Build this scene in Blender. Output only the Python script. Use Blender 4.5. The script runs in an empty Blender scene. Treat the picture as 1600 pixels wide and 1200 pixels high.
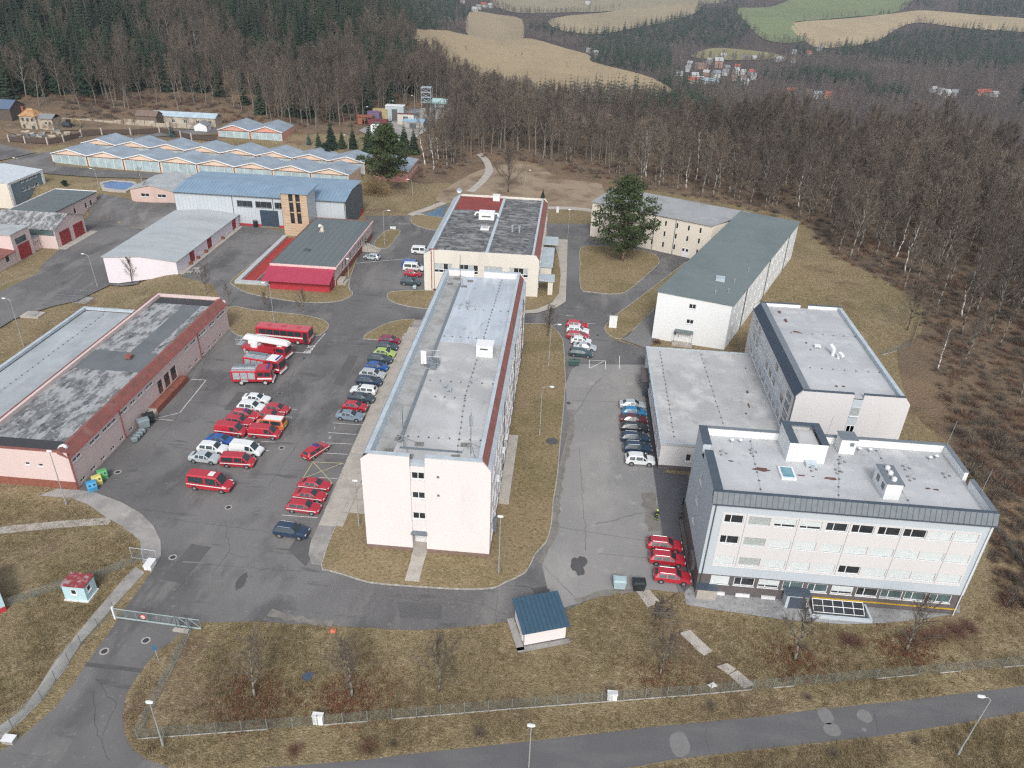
import bpy, bmesh, math, random
from mathutils import Vector, Matrix, noise, geometry
random.seed(7)
scene = bpy.context.scene
COL = scene.collection
R = math.radians

# ---------------------------------------------------------------- camera
F_PX = 1184.0; PITCH = R(29.85); ROLL = R(2.235); HEAD = R(3.7736); CAM_H = 68.0
_c, _s = math.cos(HEAD), math.sin(HEAD)
_rz = Matrix(((_c, -_s, 0), (_s, _c, 0), (0, 0, 1)))
_d = Vector((0, math.cos(PITCH), -math.sin(PITCH)))
_u0 = Vector((0, math.sin(PITCH), math.cos(PITCH))); _r0 = Vector((1, 0, 0))
_r = _r0 * math.cos(ROLL) + _u0 * math.sin(ROLL)
_u = -_r0 * math.sin(ROLL) + _u0 * math.cos(ROLL)
CR, CU, CD = _rz @ _r, _rz @ _u, _rz @ _d
cam_data = bpy.data.cameras.new('camera')
cam = bpy.data.objects.new('camera', cam_data); COL.objects.link(cam)
cam_data.sensor_fit = 'HORIZONTAL'; cam_data.sensor_width = 36.0
cam_data.lens = 36.0 * F_PX / 1600.0
cam_data.clip_start = 1.0; cam_data.clip_end = 12000.0
m3 = Matrix((CR, CU, -CD)).transposed()
cam.matrix_world = Matrix.Translation((0, 0, CAM_H)) @ m3.to_4x4()
scene.camera = cam

# ---------------------------------------------------------------- world, sun, exposure
SUN_EL = 42.0; SUN_AZ = 175.0          # degrees; azimuth clockwise from +Y
world = bpy.data.worlds.new('World'); scene.world = world; world.use_nodes = True
wn = world.node_tree.nodes; wl = world.node_tree.links
sky = wn.new('ShaderNodeTexSky'); sky.sky_type = 'NISHITA'; sky.sun_disc = False
sky.sun_elevation = R(SUN_EL); sky.sun_rotation = R(SUN_AZ)
sky.air_density = 1.0; sky.dust_density = 4.0; sky.ozone_density = 1.0; sky.altitude = 400
wn['Background'].inputs['Strength'].default_value = 0.15
hs_ = wn.new('ShaderNodeHueSaturation'); hs_.inputs['Saturation'].default_value = 0.45      # thin high overcast: the same sky, greyer
wl.new(sky.outputs[0], hs_.inputs['Color']); wl.new(hs_.outputs[0], wn['Background'].inputs['Color'])
sun_d = bpy.data.lights.new('sun', 'SUN'); sun_d.energy = 1.5; sun_d.angle = R(14); sun_d.color = (1.0, 0.985, 0.955)
sun = bpy.data.objects.new('sun', sun_d); COL.objects.link(sun)
sd = Vector((math.sin(R(SUN_AZ)) * math.cos(R(SUN_EL)), math.cos(R(SUN_AZ)) * math.cos(R(SUN_EL)), math.sin(R(SUN_EL))))
sun.rotation_euler = sd.to_track_quat('Z', 'Y').to_euler()
sun.location = (60, -60, 150)
vs = scene.view_settings
vs.view_transform = 'Standard'; vs.look = 'None'; vs.gamma = 1.0; vs.use_curve_mapping = False
vs.exposure = 0.36
scene.cycles.max_bounces = 4; scene.cycles.diffuse_bounces = 2; scene.cycles.glossy_bounces = 2
scene.cycles.transparent_max_bounces = 6; scene.cycles.use_denoising = False; scene.cycles.pixel_filter_type = 'BLACKMAN_HARRIS'; scene.cycles.filter_width = 1.3; scene.cycles.use_adaptive_sampling = False
scene.cycles.volume_bounces = 0

# ---------------------------------------------------------------- terrain and pixel helpers
def sst(a, b, x):
    t = max(0.0, min(1.0, (x - a) / (b - a))); return t * t * (3 - 2 * t)
def lerp_tab(tab, x):
    if x <= tab[0][0]: return tab[0][1]
    for (x0, y0), (x1, y1) in zip(tab, tab[1:]):
        if x <= x1:
            t = (x - x0) / (x1 - x0)
            return y0 + (y1 - y0) * t
    return tab[-1][1]
VALLEY = [(0, 0), (330, 0), (420, -6), (560, -26), (700, -46), (850, -62), (1000, -70), (1200, -70), (1500, -62), (1900, -44), (2400, -14), (3000, 34), (4200, 70)]
HILL = [(0, 0), (285, 0), (340, 3), (450, 12), (600, 27), (800, 42), (1200, 50), (2000, 45), (3000, 60), (4200, 70)]
def zt(x, y):
    D = math.hypot(x, y)
    if D < 270:
        xe = -88 - 44 * sst(185, 210, y); dip = sst(xe, xe - 16, x) * (1 - sst(208, 224, y)) * sst(60, 100, y)
        return -3.6 * dip
    az = math.degrees(math.atan2(x, y))
    w = 1 - sst(-19, -4.0, az)
    z = lerp_tab(HILL, D) * w + lerp_tab(VALLEY, D) * (1 - w)
    if D > 600:
        k = sst(600, 1500, D)
        z += k * 16 * noise.noise(Vector((x / 420.0, y / 420.0, 3.1)))
        z += sst(1100, 1800, D) * 26 * noise.noise(Vector((x / 900.0, y / 900.0, 7.7)))
    return z
def ray(px, py):
    return CD * F_PX + CR * (px - 800) - CU * (py - 600)
def G(px, py, z=0.0):
    v = ray(px, py); t = (z - CAM_H) / v.z
    return Vector((v.x * t, v.y * t, z))
def GT(px, py, off=0.0, far=4000.0):
    """pixel -> point on the terrain"""
    v = ray(px, py).normalized(); t = 60.0; last = t
    while t < far:
        p = v * t
        if CAM_H + p.z < zt(p.x, p.y): break
        last = t; t *= 1.01
    lo, hi = last, t
    for _ in range(22):
        m = (lo + hi) / 2; p = v * m
        if CAM_H + p.z < zt(p.x, p.y): hi = m
        else: lo = m
    p = v * hi
    return Vector((p.x, p.y, zt(p.x, p.y) + off))
def AY(px, py, Y):
    v = ray(px, py); t = Y / v.y; return Vector((v.x * t, Y, CAM_H + v.z * t))
def AX(px, py, X):
    v = ray(px, py); t = X / v.x; return Vector((X, v.y * t, CAM_H + v.z * t))

# ---------------------------------------------------------------- materials
MATS = {}
def _mat(name):
    m = bpy.data.materials.new(name); m.use_nodes = True
    return m, m.node_tree.nodes, m.node_tree.links, m.node_tree.nodes['Principled BSDF']
def mat(name, col, rough=0.7, metal=0.0, noise_amt=0.12, scale=1.5, bump=0.0, bscale=20.0, spec=None, coat=0.0):
    """plain surface with a little uneven tone"""
    if name in MATS: return MATS[name]
    m, N, L, b = _mat(name)
    b.inputs['Roughness'].default_value = rough; b.inputs['Metallic'].default_value = metal
    if spec is not None: b.inputs['Specular IOR Level'].default_value = spec
    if coat: b.inputs['Coat Weight'].default_value = coat; b.inputs['Coat Roughness'].default_value = 0.08
    if noise_amt:
        tc = N.new('ShaderNodeTexCoord'); nz = N.new('ShaderNodeTexNoise')
        nz.inputs['Scale'].default_value = scale; nz.inputs['Detail'].default_value = 5
        L.new(tc.outputs['Object'], nz.inputs['Vector'])
        rp = N.new('ShaderNodeValToRGB')
        a = [max(0, c * (1 - noise_amt)) for c in col]; z = [min(1, c * (1 + noise_amt)) for c in col]
        rp.color_ramp.elements[0].color = (*a, 1); rp.color_ramp.elements[1].color = (*z, 1)
        rp.color_ramp.elements[0].position = 0.3; rp.color_ramp.elements[1].position = 0.7
        L.new(nz.outputs[0], rp.inputs[0]); L.new(rp.outputs[0], b.inputs['Base Color'])
    else:
        b.inputs['Base Color'].default_value = (*col, 1)
    if bump:
        tc = N.new('ShaderNodeTexCoord'); nz = N.new('ShaderNodeTexNoise'); nz.inputs['Scale'].default_value = bscale; nz.inputs['Detail'].default_value = 4
        bp = N.new('ShaderNodeBump'); bp.inputs['Strength'].default_value = bump; bp.inputs['Distance'].default_value = 0.05
        L.new(tc.outputs['Object'], nz.inputs['Vector']); L.new(nz.outputs[0], bp.inputs['Height']); L.new(bp.outputs[0], b.inputs['Normal'])
    MATS[name] = m; return m
def layered(name, base, layers, rough=0.9, bump=0.0, bscale=8.0, bdist=0.05, coord='Object'):
    """base colour with several noise / streak layers: (colour, scale, lo, hi, amount, stretch, detail)"""
    if name in MATS: return MATS[name]
    m, N, L, b = _mat(name)
    b.inputs['Roughness'].default_value = rough; b.inputs['Specular IOR Level'].default_value = 0.25
    tc = N.new('ShaderNodeTexCoord')
    prev = None
    for i, (c, sc, lo, hi, amt, st, det) in enumerate(layers):
        mp = N.new('ShaderNodeMapping'); mp.inputs['Scale'].default_value = st
        mp.inputs['Location'].default_value = (i * 13.7, i * 5.1, i * 2.3)
        L.new(tc.outputs[coord], mp.inputs['Vector'])
        nz = N.new('ShaderNodeTexNoise'); nz.inputs['Scale'].default_value = sc; nz.inputs['Detail'].default_value = det
        nz.inputs['Roughness'].default_value = 0.62
        L.new(mp.outputs[0], nz.inputs['Vector'])
        mr = N.new('ShaderNodeMapRange'); mr.inputs['From Min'].default_value = lo; mr.inputs['From Max'].default_value = hi
        mr.inputs['To Max'].default_value = amt
        L.new(nz.outputs[0], mr.inputs['Value'])
        mx = N.new('ShaderNodeMix'); mx.data_type = 'RGBA'
        L.new(mr.outputs[0], mx.inputs['Factor'])
        if prev is None: mx.inputs['A'].default_value = (*base, 1)
        else: L.new(prev, mx.inputs['A'])
        mx.inputs['B'].default_value = (*c, 1)
        prev = mx.outputs['Result']
    L.new(prev, b.inputs['Base Color'])
    if bump:
        nz = N.new('ShaderNodeTexNoise'); nz.inputs['Scale'].default_value = bscale; nz.inputs['Detail'].default_value = 6
        L.new(tc.outputs[coord], nz.inputs['Vector'])
        bp = N.new('ShaderNodeBump'); bp.inputs['Strength'].default_value = bump; bp.inputs['Distance'].default_value = bdist
        L.new(nz.outputs[0], bp.inputs['Height']); L.new(bp.outputs[0], b.inputs['Normal'])
    MATS[name] = m; return m
one = (1, 1, 1)
M_GRASS = layered('dry_grass', (0.26, 0.20, 0.115), [
    ((0.205, 0.17, 0.085), 0.045, 0.42, 0.60, 0.8, one, 4),
    ((0.32, 0.255, 0.155), 0.16, 0.50, 0.70, 0.85, one, 6),
    ((0.135, 0.085, 0.058), 0.11, 0.54, 0.68, 0.75, one, 6),
    ((0.40, 0.325, 0.21), 1.6, 0.52, 0.70, 0.8, one, 6),
    ((0.10, 0.074, 0.044), 2.3, 0.50, 0.68, 0.75, one, 7)], rough=1.0, bump=1.0, bscale=5.0, bdist=0.25)
M_LAWN = layered('lawn', (0.26, 0.20, 0.115), [
    ((0.19, 0.158, 0.075), 0.07, 0.44, 0.58, 0.85, one, 4),
    ((0.30, 0.23, 0.135), 0.2, 0.50, 0.66, 0.8, one, 6),
    ((0.36, 0.29, 0.18), 1.9, 0.52, 0.70, 0.7, one, 6),
    ((0.10, 0.075, 0.042), 2.4, 0.50, 0.68, 0.8, one, 7)], rough=1.0, bump=0.8, bscale=6.0, bdist=0.15)
M_LEAFLITTER = layered('leaf_litter', (0.175, 0.128, 0.086), [
    ((0.23, 0.155, 0.095), 0.06, 0.45, 0.65, 0.8, one, 5),
    ((0.095, 0.072, 0.052), 0.15, 0.48, 0.70, 0.8, one, 6),
    ((0.28, 0.20, 0.12), 1.4, 0.55, 0.75, 0.6, one, 6)], rough=1.0, bump=1.0, bscale=2.5, bdist=0.4)
M_FOREST_FLOOR = layered('forest_floor_far', (0.060, 0.048, 0.038), [
    ((0.085, 0.065, 0.05), 0.01, 0.45, 0.6, 0.8, one, 5)], rough=1.0)
M_ASPHALT = layered('asphalt', (0.135, 0.131, 0.130), [
    ((0.185, 0.18, 0.177), 0.035, 0.45, 0.56, 0.85, one, 3),
    ((0.095, 0.093, 0.094), 0.09, 0.52, 0.62, 0.8, (1, 0.6, 1), 6),
    ((0.215, 0.206, 0.196), 0.25, 0.54, 0.66, 0.65, (1, 0.3, 1), 8),
    ((0.30, 0.285, 0.265), 1.6, 0.60, 0.72, 0.5, one, 6),
    ((0.075, 0.074, 0.075), 0.5, 0.60, 0.68, 0.6, (0.25, 1.4, 1), 6)], rough=0.92, bump=0.25, bscale=14)
M_ASPHALT_OLD = layered('old_asphalt', (0.27, 0.262, 0.252), [
    ((0.235, 0.232, 0.23), 0.06, 0.45, 0.60, 0.85, one, 5),
    ((0.33, 0.318, 0.30), 0.10, 0.52, 0.66, 0.8, (1, 0.5, 1), 7),
    ((0.39, 0.37, 0.34), 0.5, 0.58, 0.74, 0.6, one, 7)], rough=0.93, bump=0.25, bscale=12)
M_ASPHALT_NEW = layered('fresh_asphalt', (0.095, 0.096, 0.106), [((0.125, 0.125, 0.135), 0.4, 0.45, 0.7, 0.7, one, 5)], rough=0.9, bump=0.2, bscale=14)
M_ROAD = layered('road_asphalt', (0.12, 0.119, 0.122), [
    ((0.155, 0.153, 0.153), 0.12, 0.45, 0.65, 0.7, (1, 3, 1), 5),
    ((0.11, 0.11, 0.117), 0.30, 0.52, 0.70, 0.6, (1, 3, 1), 6)], rough=0.92, bump=0.25, bscale=14)
M_CONC = layered('concrete_slab', (0.43, 0.395, 0.35), [
    ((0.32, 0.295, 0.265), 0.5, 0.45, 0.65, 0.8, one, 7),
    ((0.52, 0.48, 0.43), 1.4, 0.55, 0.72, 0.6, one, 6)], rough=0.95, bump=0.3, bscale=6)
M_PATH = layered('old_concrete_path', (0.34, 0.325, 0.305), [
    ((0.22, 0.21, 0.20), 0.3, 0.42, 0.65, 0.9, one, 7),
    ((0.46, 0.435, 0.40), 0.9, 0.55, 0.75, 0.7, one, 6)], rough=0.95, bump=0.35, bscale=5)
M_KERB = mat('kerb', (0.35, 0.335, 0.305), 0.9, noise_amt=0.3, scale=2.0)
M_PAINT = mat('road_paint', (0.60, 0.60, 0.58), 0.7, noise_amt=0.3, scale=3.0)
M_PAINT_Y = mat('yellow_paint', (0.52, 0.47, 0.25), 0.7, noise_amt=0.3, scale=3.0)
M_STAIN = layered('wet_stain', (0.088, 0.087, 0.088), [((0.115, 0.113, 0.113), 0.8, 0.4, 0.7, 0.8, one, 5)], rough=0.45)
M_PATCH = layered('pale_patch', (0.20, 0.196, 0.192), [((0.165, 0.163, 0.161), 1.5, 0.4, 0.7, 0.8, one, 5)], rough=0.9)

# ---------------------------------------------------------------- mesh helpers
class MB:
    def __init__(s): s.v = []; s.f = []; s.m = []
    def add(s, vs, fs, mi=0):
        o = len(s.v); s.v.extend([tuple(p) for p in vs]); s.f.extend([tuple(i + o for i in f) for f in fs]); s.m.extend([mi] * len(fs)); return s
    def box(s, x0, x1, y0, y1, z0, z1, mi=0):
        return s.add([(x0, y0, z0), (x1, y0, z0), (x1, y1, z0), (x0, y1, z0), (x0, y0, z1), (x1, y0, z1), (x1, y1, z1), (x0, y1, z1)],
                     [(0, 3, 2, 1), (4, 5, 6, 7), (0, 1, 5, 4), (1, 2, 6, 5), (2, 3, 7, 6), (3, 0, 4, 7)], mi)
    def obox(s, a, b, w, h0, h1, mi=0):
        """box along the ground line a-b (2D), width w centred, from z h0 to h1"""
        a = Vector(a[:2]); b = Vector(b[:2]); d = (b - a).normalized(); n = Vector((-d.y, d.x)) * (w / 2)
        ps = [a - n, b - n, b + n, a + n]
        return s.add([(p.x, p.y, h0) for p in ps] + [(p.x, p.y, h1) for p in ps],
                     [(0, 3, 2, 1), (4, 5, 6, 7), (0, 1, 5, 4), (1, 2, 6, 5), (2, 3, 7, 6), (3, 0, 4, 7)], mi)
    def prism(s, poly, z0, z1, mi=0, mtop=None):
        n = len(poly)
        s.add([(p[0], p[1], z0) for p in poly] + [(p[0], p[1], z1) for p in poly], [(i, (i + 1) % n, n + (i + 1) % n, n + i) for i in range(n)] + [tuple(range(n - 1, -1, -1))], mi)
        s.add([(p[0], p[1], z1) for p in poly], [tuple(range(n))], mi if mtop is None else mtop); return s
    def quad(s, a, b, c, d, mi=0): return s.add([a, b, c, d], [(0, 1, 2, 3)], mi)
    def bar(s, a, b, r, mi=0, n=5, r2=None, cap=True):
        a = Vector(a); b = Vector(b); d = b - a
        if d.length < 1e-6: return s
        q = d.to_track_quat('Z', 'Y'); r2 = r if r2 is None else r2
        vs = [a + q @ Vector((math.cos(2 * math.pi * i / n) * r, math.sin(2 * math.pi * i / n) * r, 0)) for i in range(n)] + \
             [b + q @ Vector((math.cos(2 * math.pi * i / n) * r2, math.sin(2 * math.pi * i / n) * r2, 0)) for i in range(n)]
        fs = [(i, (i + 1) % n, n + (i + 1) % n, n + i) for i in range(n)]
        if cap: fs += [tuple(range(n - 1, -1, -1)), tuple(range(n, 2 * n))]
        return s.add(vs, fs, mi)
    def path(s, pts, rs, mi=0, n=5):
        for (a, b), (r1, r2) in zip(zip(pts, pts[1:]), zip(rs, rs[1:])): s.bar(a, b, r1, mi, n, r2)
        return s
    def loft(s, rings, mi=0, caps=True):
        n = len(rings[0]); vs = [p for r_ in rings for p in r_]; fs = []
        for k in range(len(rings) - 1):
            for i in range(n): fs.append((k * n + i, k * n + (i + 1) % n, (k + 1) * n + (i + 1) % n, (k + 1) * n + i))
        if caps: fs += [tuple(range(n - 1, -1, -1)), tuple((len(rings) - 1) * n + i for i in range(n))]
        return s.add(vs, fs, mi)
    def mesh(s, name, mats, origin=None, smooth=False):
        me = bpy.data.meshes.new(name)
        vs = s.v if origin is None else [(p[0] - origin[0], p[1] - origin[1], p[2] - origin[2]) for p in s.v]
        me.from_pydata(vs, [], s.f)
        if not isinstance(mats, (list, tuple)): mats = [mats]
        for m in mats: me.materials.append(m)
        if len(mats) > 1: me.polygons.foreach_set('material_index', s.m)
        if smooth: me.polygons.foreach_set('use_smooth', [True] * len(me.polygons))
        me.update(); return me
    def build(s, name, mats, parent=None, origin=None, smooth=False):
        """origin: world point the vertices are measured from (defaults to the parent's place)"""
        if parent is not None and origin is None: origin = WORLD_OF.get(parent.name, (0, 0, 0))
        me = s.mesh(name, mats, origin, smooth)
        o = bpy.data.objects.new(name, me); COL.objects.link(o)
        if parent is not None:
            o.parent = parent; WORLD_OF[o.name] = origin
        elif origin is not None:
            o.location = origin; WORLD_OF[o.name] = origin
        else: WORLD_OF[o.name] = (0, 0, 0)
        return o
WORLD_OF = {}
def tag(o, label, cat, group=None):
    o['label'] = label; o['category'] = cat
    if group: o['group'] = group
    return o
def thing(name, label, cat, loc=(0, 0, 0), rz=0.0, group=None):
    o = bpy.data.objects.new(name, None); COL.objects.link(o); o.empty_display_size = 0.5
    o.location = loc; o.rotation_euler = (0, 0, rz); WORLD_OF[o.name] = tuple(loc)
    return tag(o, label, cat, group)
def struct(o, kind='structure'): o['kind'] = kind; return o
def child(name, me, parent, loc=(0, 0, 0), rz=0.0):
    o = bpy.data.objects.new(name, me); COL.objects.link(o); o.parent = parent; o.location = loc; o.rotation_euler = (0, 0, rz)
    return o
def copy_tree(o, parent=None):
    c = o.copy(); COL.objects.link(c); c.parent = parent
    for ch in list(o.children): copy_tree(ch, c)
    return c

def smooth_loop(pts, n=4):
    out = []; N_ = len(pts)
    for i in range(N_):
        p0, p1, p2, p3 = pts[i - 1], pts[i], pts[(i + 1) % N_], pts[(i + 2) % N_]
        for k in range(n):
            t = k / n
            out.append(tuple(0.5 * ((2 * p1[j]) + (-p0[j] + p2[j]) * t + (2 * p0[j] - 5 * p1[j] + 4 * p2[j] - p3[j]) * t * t + (-p0[j] + 3 * p1[j] - 3 * p2[j] + p3[j]) * t ** 3) for j in range(2)))
    return out
def smooth_line(pts, n=5):
    out = []
    for i in range(len(pts) - 1):
        p0, p1, p2, p3 = pts[max(0, i - 1)], pts[i], pts[i + 1], pts[min(len(pts) - 1, i + 2)]
        for k in range(n):
            t = k / n
            out.append(tuple(0.5 * ((2 * p1[j]) + (-p0[j] + p2[j]) * t + (2 * p0[j] - 5 * p1[j] + 4 * p2[j] - p3[j]) * t * t + (-p0[j] + 3 * p1[j] - 3 * p2[j] + p3[j]) * t ** 3) for j in range(2)))
    out.append(tuple(pts[-1][:2])); return out
def sheet(name, pts, off, m, parent=None, step=None, kind='structure', origin_shift=None):
    """flat ground sheet from world xy points, draped on the terrain, off metres above it"""
    bm = bmesh.new()
    vs = [bm.verts.new((p[0], p[1], 0)) for p in pts]
    for i in range(len(vs)): bm.edges.new((vs[i], vs[(i + 1) % len(vs)]))
    bmesh.ops.triangle_fill(bm, use_beauty=True, use_dissolve=False, edges=bm.edges[:], normal=(0, 0, 1))
    if step:
        xs = [p[0] for p in pts]; ys = [p[1] for p in pts]
        x = math.floor(min(xs) / step) * step + step
        while x < max(xs):
            bmesh.ops.bisect_plane(bm, geom=bm.verts[:] + bm.edges[:] + bm.faces[:], plane_co=(x, 0, 0), plane_no=(1, 0, 0)); x += step
        y = math.floor(min(ys) / step) * step + step
        while y < max(ys):
            bmesh.ops.bisect_plane(bm, geom=bm.verts[:] + bm.edges[:] + bm.faces[:], plane_co=(0, y, 0), plane_no=(0, 1, 0)); y += step
        bmesh.ops.triangulate(bm, faces=bm.faces[:])
    for v in bm.verts: v.co.z = zt(v.co.x, v.co.y) + off
    bmesh.ops.recalc_face_normals(bm, faces=bm.faces[:])
    up = sum(f.normal.z for f in bm.faces)
    if up < 0: bmesh.ops.reverse_faces(bm, faces=bm.faces[:])
    me = bpy.data.meshes.new(name); bm.to_mesh(me); bm.free(); me.materials.append(m)
    o = bpy.data.objects.new(name, me); COL.objects.link(o)
    if parent is not None: o.parent = parent
    elif kind: o['kind'] = kind
    return o
def px_pts(px, z=0.0): return [tuple(G(a, b, z)[:2]) for a, b in px]
def pxt_pts(px): return [tuple(GT(a, b)[:2]) for a, b in px]
def area2(p): return sum(p[i][0] * p[(i + 1) % len(p)][1] - p[(i + 1) % len(p)][0] * p[i][1] for i in range(len(p)))
def inset(pts, w):
    """loop moved w metres to the inside"""
    if area2(pts) < 0: pts = pts[::-1]
    out = []; n = len(pts)
    for i in range(n):
        a, b, c = Vector(pts[i - 1]), Vector(pts[i]), Vector(pts[(i + 1) % n])
        d1 = (b - a); d2 = (c - b)
        if d1.length < 1e-6 or d2.length < 1e-6: out.append(pts[i]); continue
        d1.normalize(); d2.normalize()
        nn = Vector((-d1.y, d1.x)) + Vector((-d2.y, d2.x))
        if nn.length < 1e-6: nn = Vector((-d1.y, d1.x))
        nn.normalize(); out.append(tuple(b + nn * w))
    return pts, out
def island(name, pts, m, kerb=True, h=0.10, kw=0.15):
    """raised bed: soil top plus a kerb ring round it"""
    pts, inn = inset(pts, kw)
    top = sheet(name, inn if kerb else pts, h, m)
    if kerb:
        mb = MB(); n = len(pts)
        zz = lambda p: zt(p[0], p[1])
        vs = [(p[0], p[1], zz(p) - 0.02) for p in pts] + [(p[0], p[1], zz(p) + h + 0.03) for p in pts] + [(q[0], q[1], zz(q) + h + 0.03) for q in inn] + [(q[0], q[1], zz(q) + h - 0.05) for q in inn]
        fs = []
        for i in range(n):
            j = (i + 1) % n
            for k in range(3): fs.append((k * n + i, k * n + j, (k + 1) * n + j, (k + 1) * n + i))
        mb.add(vs, fs); mb.build('kerb', M_KERB, top, origin=(0, 0, 0))
    return top
# ================================================================ ground
def build_terrain():
    # one sheet: square cells in the compound, growing outwards to the horizon
    def axis(lo, hi, core0, core1, step, grow):
        a = []; x = core0
        while x <= core1 + 1e-6: a.append(x); x += step
        s_ = step; x = a[-1]
        while x < hi: s_ = min(s_ * grow, 60); x += s_; a.append(x)
        s_ = step; x = a[0]; l = []
        while x > lo: s_ = min(s_ * grow, 60); x -= s_; l.append(x)
        return l[::-1] + a
    xs = axis(-2900, 2400, -240, 140, 2.5, 1.05); ys = axis(-300, 4000, 20, 330, 2.5, 1.05)
    nx, ny = len(xs), len(ys)
    vs = [(x, y, zt(x, y)) for y in ys for x in xs]
    fs = []; mi = []
    for j in range(ny - 1):
        for i in range(nx - 1):
            fs.append((j * nx + i, j * nx + i + 1, (j + 1) * nx + i + 1, (j + 1) * nx + i))
            cx = (xs[i] + xs[i + 1]) / 2; cy = (ys[j] + ys[j + 1]) / 2
            D = math.hypot(cx, cy); mi.append(1 if D > 440 else 2 if D > 318 else 0)
    me = bpy.data.meshes.new('ground'); me.from_pydata(vs, [], fs)
    me.materials.append(M_GRASS); me.materials.append(M_FOREST_FLOOR); me.materials.append(M_LEAFLITTER)
    me.polygons.foreach_set('material_index', mi); me.polygons.foreach_set('use_smooth', [True] * len(fs)); me.update()
    o = bpy.data.objects.new('ground', me); COL.objects.link(o); return struct(o)
build_terrain()

# leaf litter under the woods
sheet('forest_floor', smooth_loop(pxt_pts([(640, 282), (700, 285), (775, 300), (800, 250), (850, 262), (870, 300), (1000, 296), (1140, 318), (1250, 345), (1300, 395), (1385, 440), (1440, 470), (1440, 520), (1402, 545), (1425, 640), (1480, 690), (1570, 800), (1660, 900), (1900, 800), (1800, 400), (1700, 250), (1500, 200), (1200, 190), (900, 185), (700, 195), (600, 215)]), 3), 0.03, M_LEAFLITTER, step=10)
sheet('clearing', smooth_loop(pxt_pts([(690, 300), (760, 262), (830, 258), (880, 280), (940, 288), (930, 325), (860, 322), (700, 318)]), 3), 0.05, layered('clearing_soil', (0.30, 0.235, 0.165), [((0.13, 0.085, 0.055), 0.12, 0.45, 0.65, 0.8, one, 6), ((0.33, 0.28, 0.21), 0.5, 0.55, 0.75, 0.7, one, 6)], 1.0, 0.6, 3))

# --- asphalt
COURT = px_pts([(262, 1250), (262, 1198), (230, 1187), (207, 1170), (194, 1145), (191, 1117), (197, 1085), (217, 1052), (242, 1022), (280, 992), (314, 973),
                (400, 971), (462, 975), (575, 981), (650, 985), (700, 982), (750, 977), (800, 970), (882, 955), (920, 937), (955, 924), (975, 921), (1015, 921), (1069, 926), (1082, 922),
                (1070, 850), (1030, 700), (1008, 560), (1010, 545), (957, 530), (880, 530), (700, 640), (695, 500), (672, 482), (682, 457), (664, 452), (662, 400), (690, 345), (700, 320), (655, 335), (640, 337), (570, 337),
                (574, 350), (560, 400), (524, 455), (440, 380), (450, 363), (380, 350), (372, 350), (283, 432), (333, 445), (346, 470), (360, 483), (359, 514), (122, 764), (150, 770), (190, 785), (220, 802), (240, 822), (251, 845), (252, 866),
                (232, 900), (200, 945), (162, 1000), (135, 1037), (112, 1072), (87, 1105), (45, 1142), (0, 1174), (-40, 1210), (-60, 1300)])
sheet('courtyard', COURT, 0.010, M_ASPHALT)
sheet('upper_road', px_pts([(854, 349), (930, 350), (950, 366), (1030, 388), (1079, 401), (1080, 407), (990, 473), (962, 493), (946, 510), (946, 520), (957, 530), (1010, 546), (1008, 572), (880, 572), (866, 512), (857, 506), (819, 505), (690, 498), (690, 485), (819, 491), (838, 489), (870, 481), (884, 472), (887, 375), (856, 370)]), 0.014, M_ASPHALT)
sheet('concrete_court', px_pts([(893, 577), (905, 569), (1007, 570), (1011, 640), (1022, 733), (1033, 838), (1060, 926), (1015, 921), (975, 921), (955, 924), (930, 934), (880, 950), (858, 930), (846, 880), (862, 838), (860, 800), (872, 770), (874, 730), (884, 690), (892, 660), (886, 640), (884, 600)]), 0.018, M_ASPHALT_OLD)
sheet('fresh_asphalt_strip', px_pts([(1003, 576), (1011, 576), (1036, 738), (1076, 742), (1072, 930), (1052, 900), (1036, 838), (1021, 736)]), 0.022, M_ASPHALT_NEW)
ROADW = px_pts([(-200, 1245), (100, 1225), (300, 1207), (450, 1197), (575, 1187), (650, 1177), (800, 1161), (925, 1147), (1025, 1135), (1200, 1119), (1262, 1110), (1400, 1096), (1600, 1072), (1800, 1045), (1800, 1085), (1600, 1112), (1500, 1130), (1375, 1150), (1200, 1169), (1050, 1187), (1000, 1197), (800, 1222), (400, 1262), (-200, 1330)])
sheet('road', ROADW, 0.006, M_ROAD)
for nm, pts in (('lower_road', [(0, 514), (22, 500), (82, 480), (120, 472), (150, 457), (172, 447), (215, 445), (300, 318), (250, 318), (214, 317), (156, 303), (120, 360), (94, 390), (62, 420), (64, 425), (53, 432), (0, 457), (-60, 470), (-60, 530)]),
                ('hangar_road', [(-60, 262), (0, 256), (40, 244), (80, 237), (86, 259), (250, 272), (440, 288), (440, 296), (242, 280), (150, 278), (70, 272), (-60, 275)]),
                ('parking_apron', [(-60, 222), (0, 226), (15, 229), (57, 239), (0, 252), (-60, 262)]),
                ('back_road', [(160, 222), (300, 200), (345, 200), (345, 208), (240, 215)])):
    sheet(nm, pxt_pts(pts), 0.26, M_ASPHALT, step=2.5)
sheet('training_yard', pxt_pts([(560, 205), (600, 186), (690, 165), (705, 172), (668, 205), (640, 222), (600, 222)]), 0.3, M_PATH, step=8)
sheet('excavated_soil', smooth_loop(pxt_pts([(0, 195), (30, 212), (100, 205), (180, 204), (320, 212), (400, 205), (340, 190), (200, 186), (110, 186), (60, 190)]), 3), 0.25, layered('bare_soil', (0.20, 0.15, 0.10), [((0.11, 0.08, 0.055), 0.1, 0.42, 0.65, 0.8, one, 6), ((0.30, 0.25, 0.18), 0.3, 0.55, 0.75, 0.8, one, 6)], 1.0, 0.6, 2), step=8)
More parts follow.
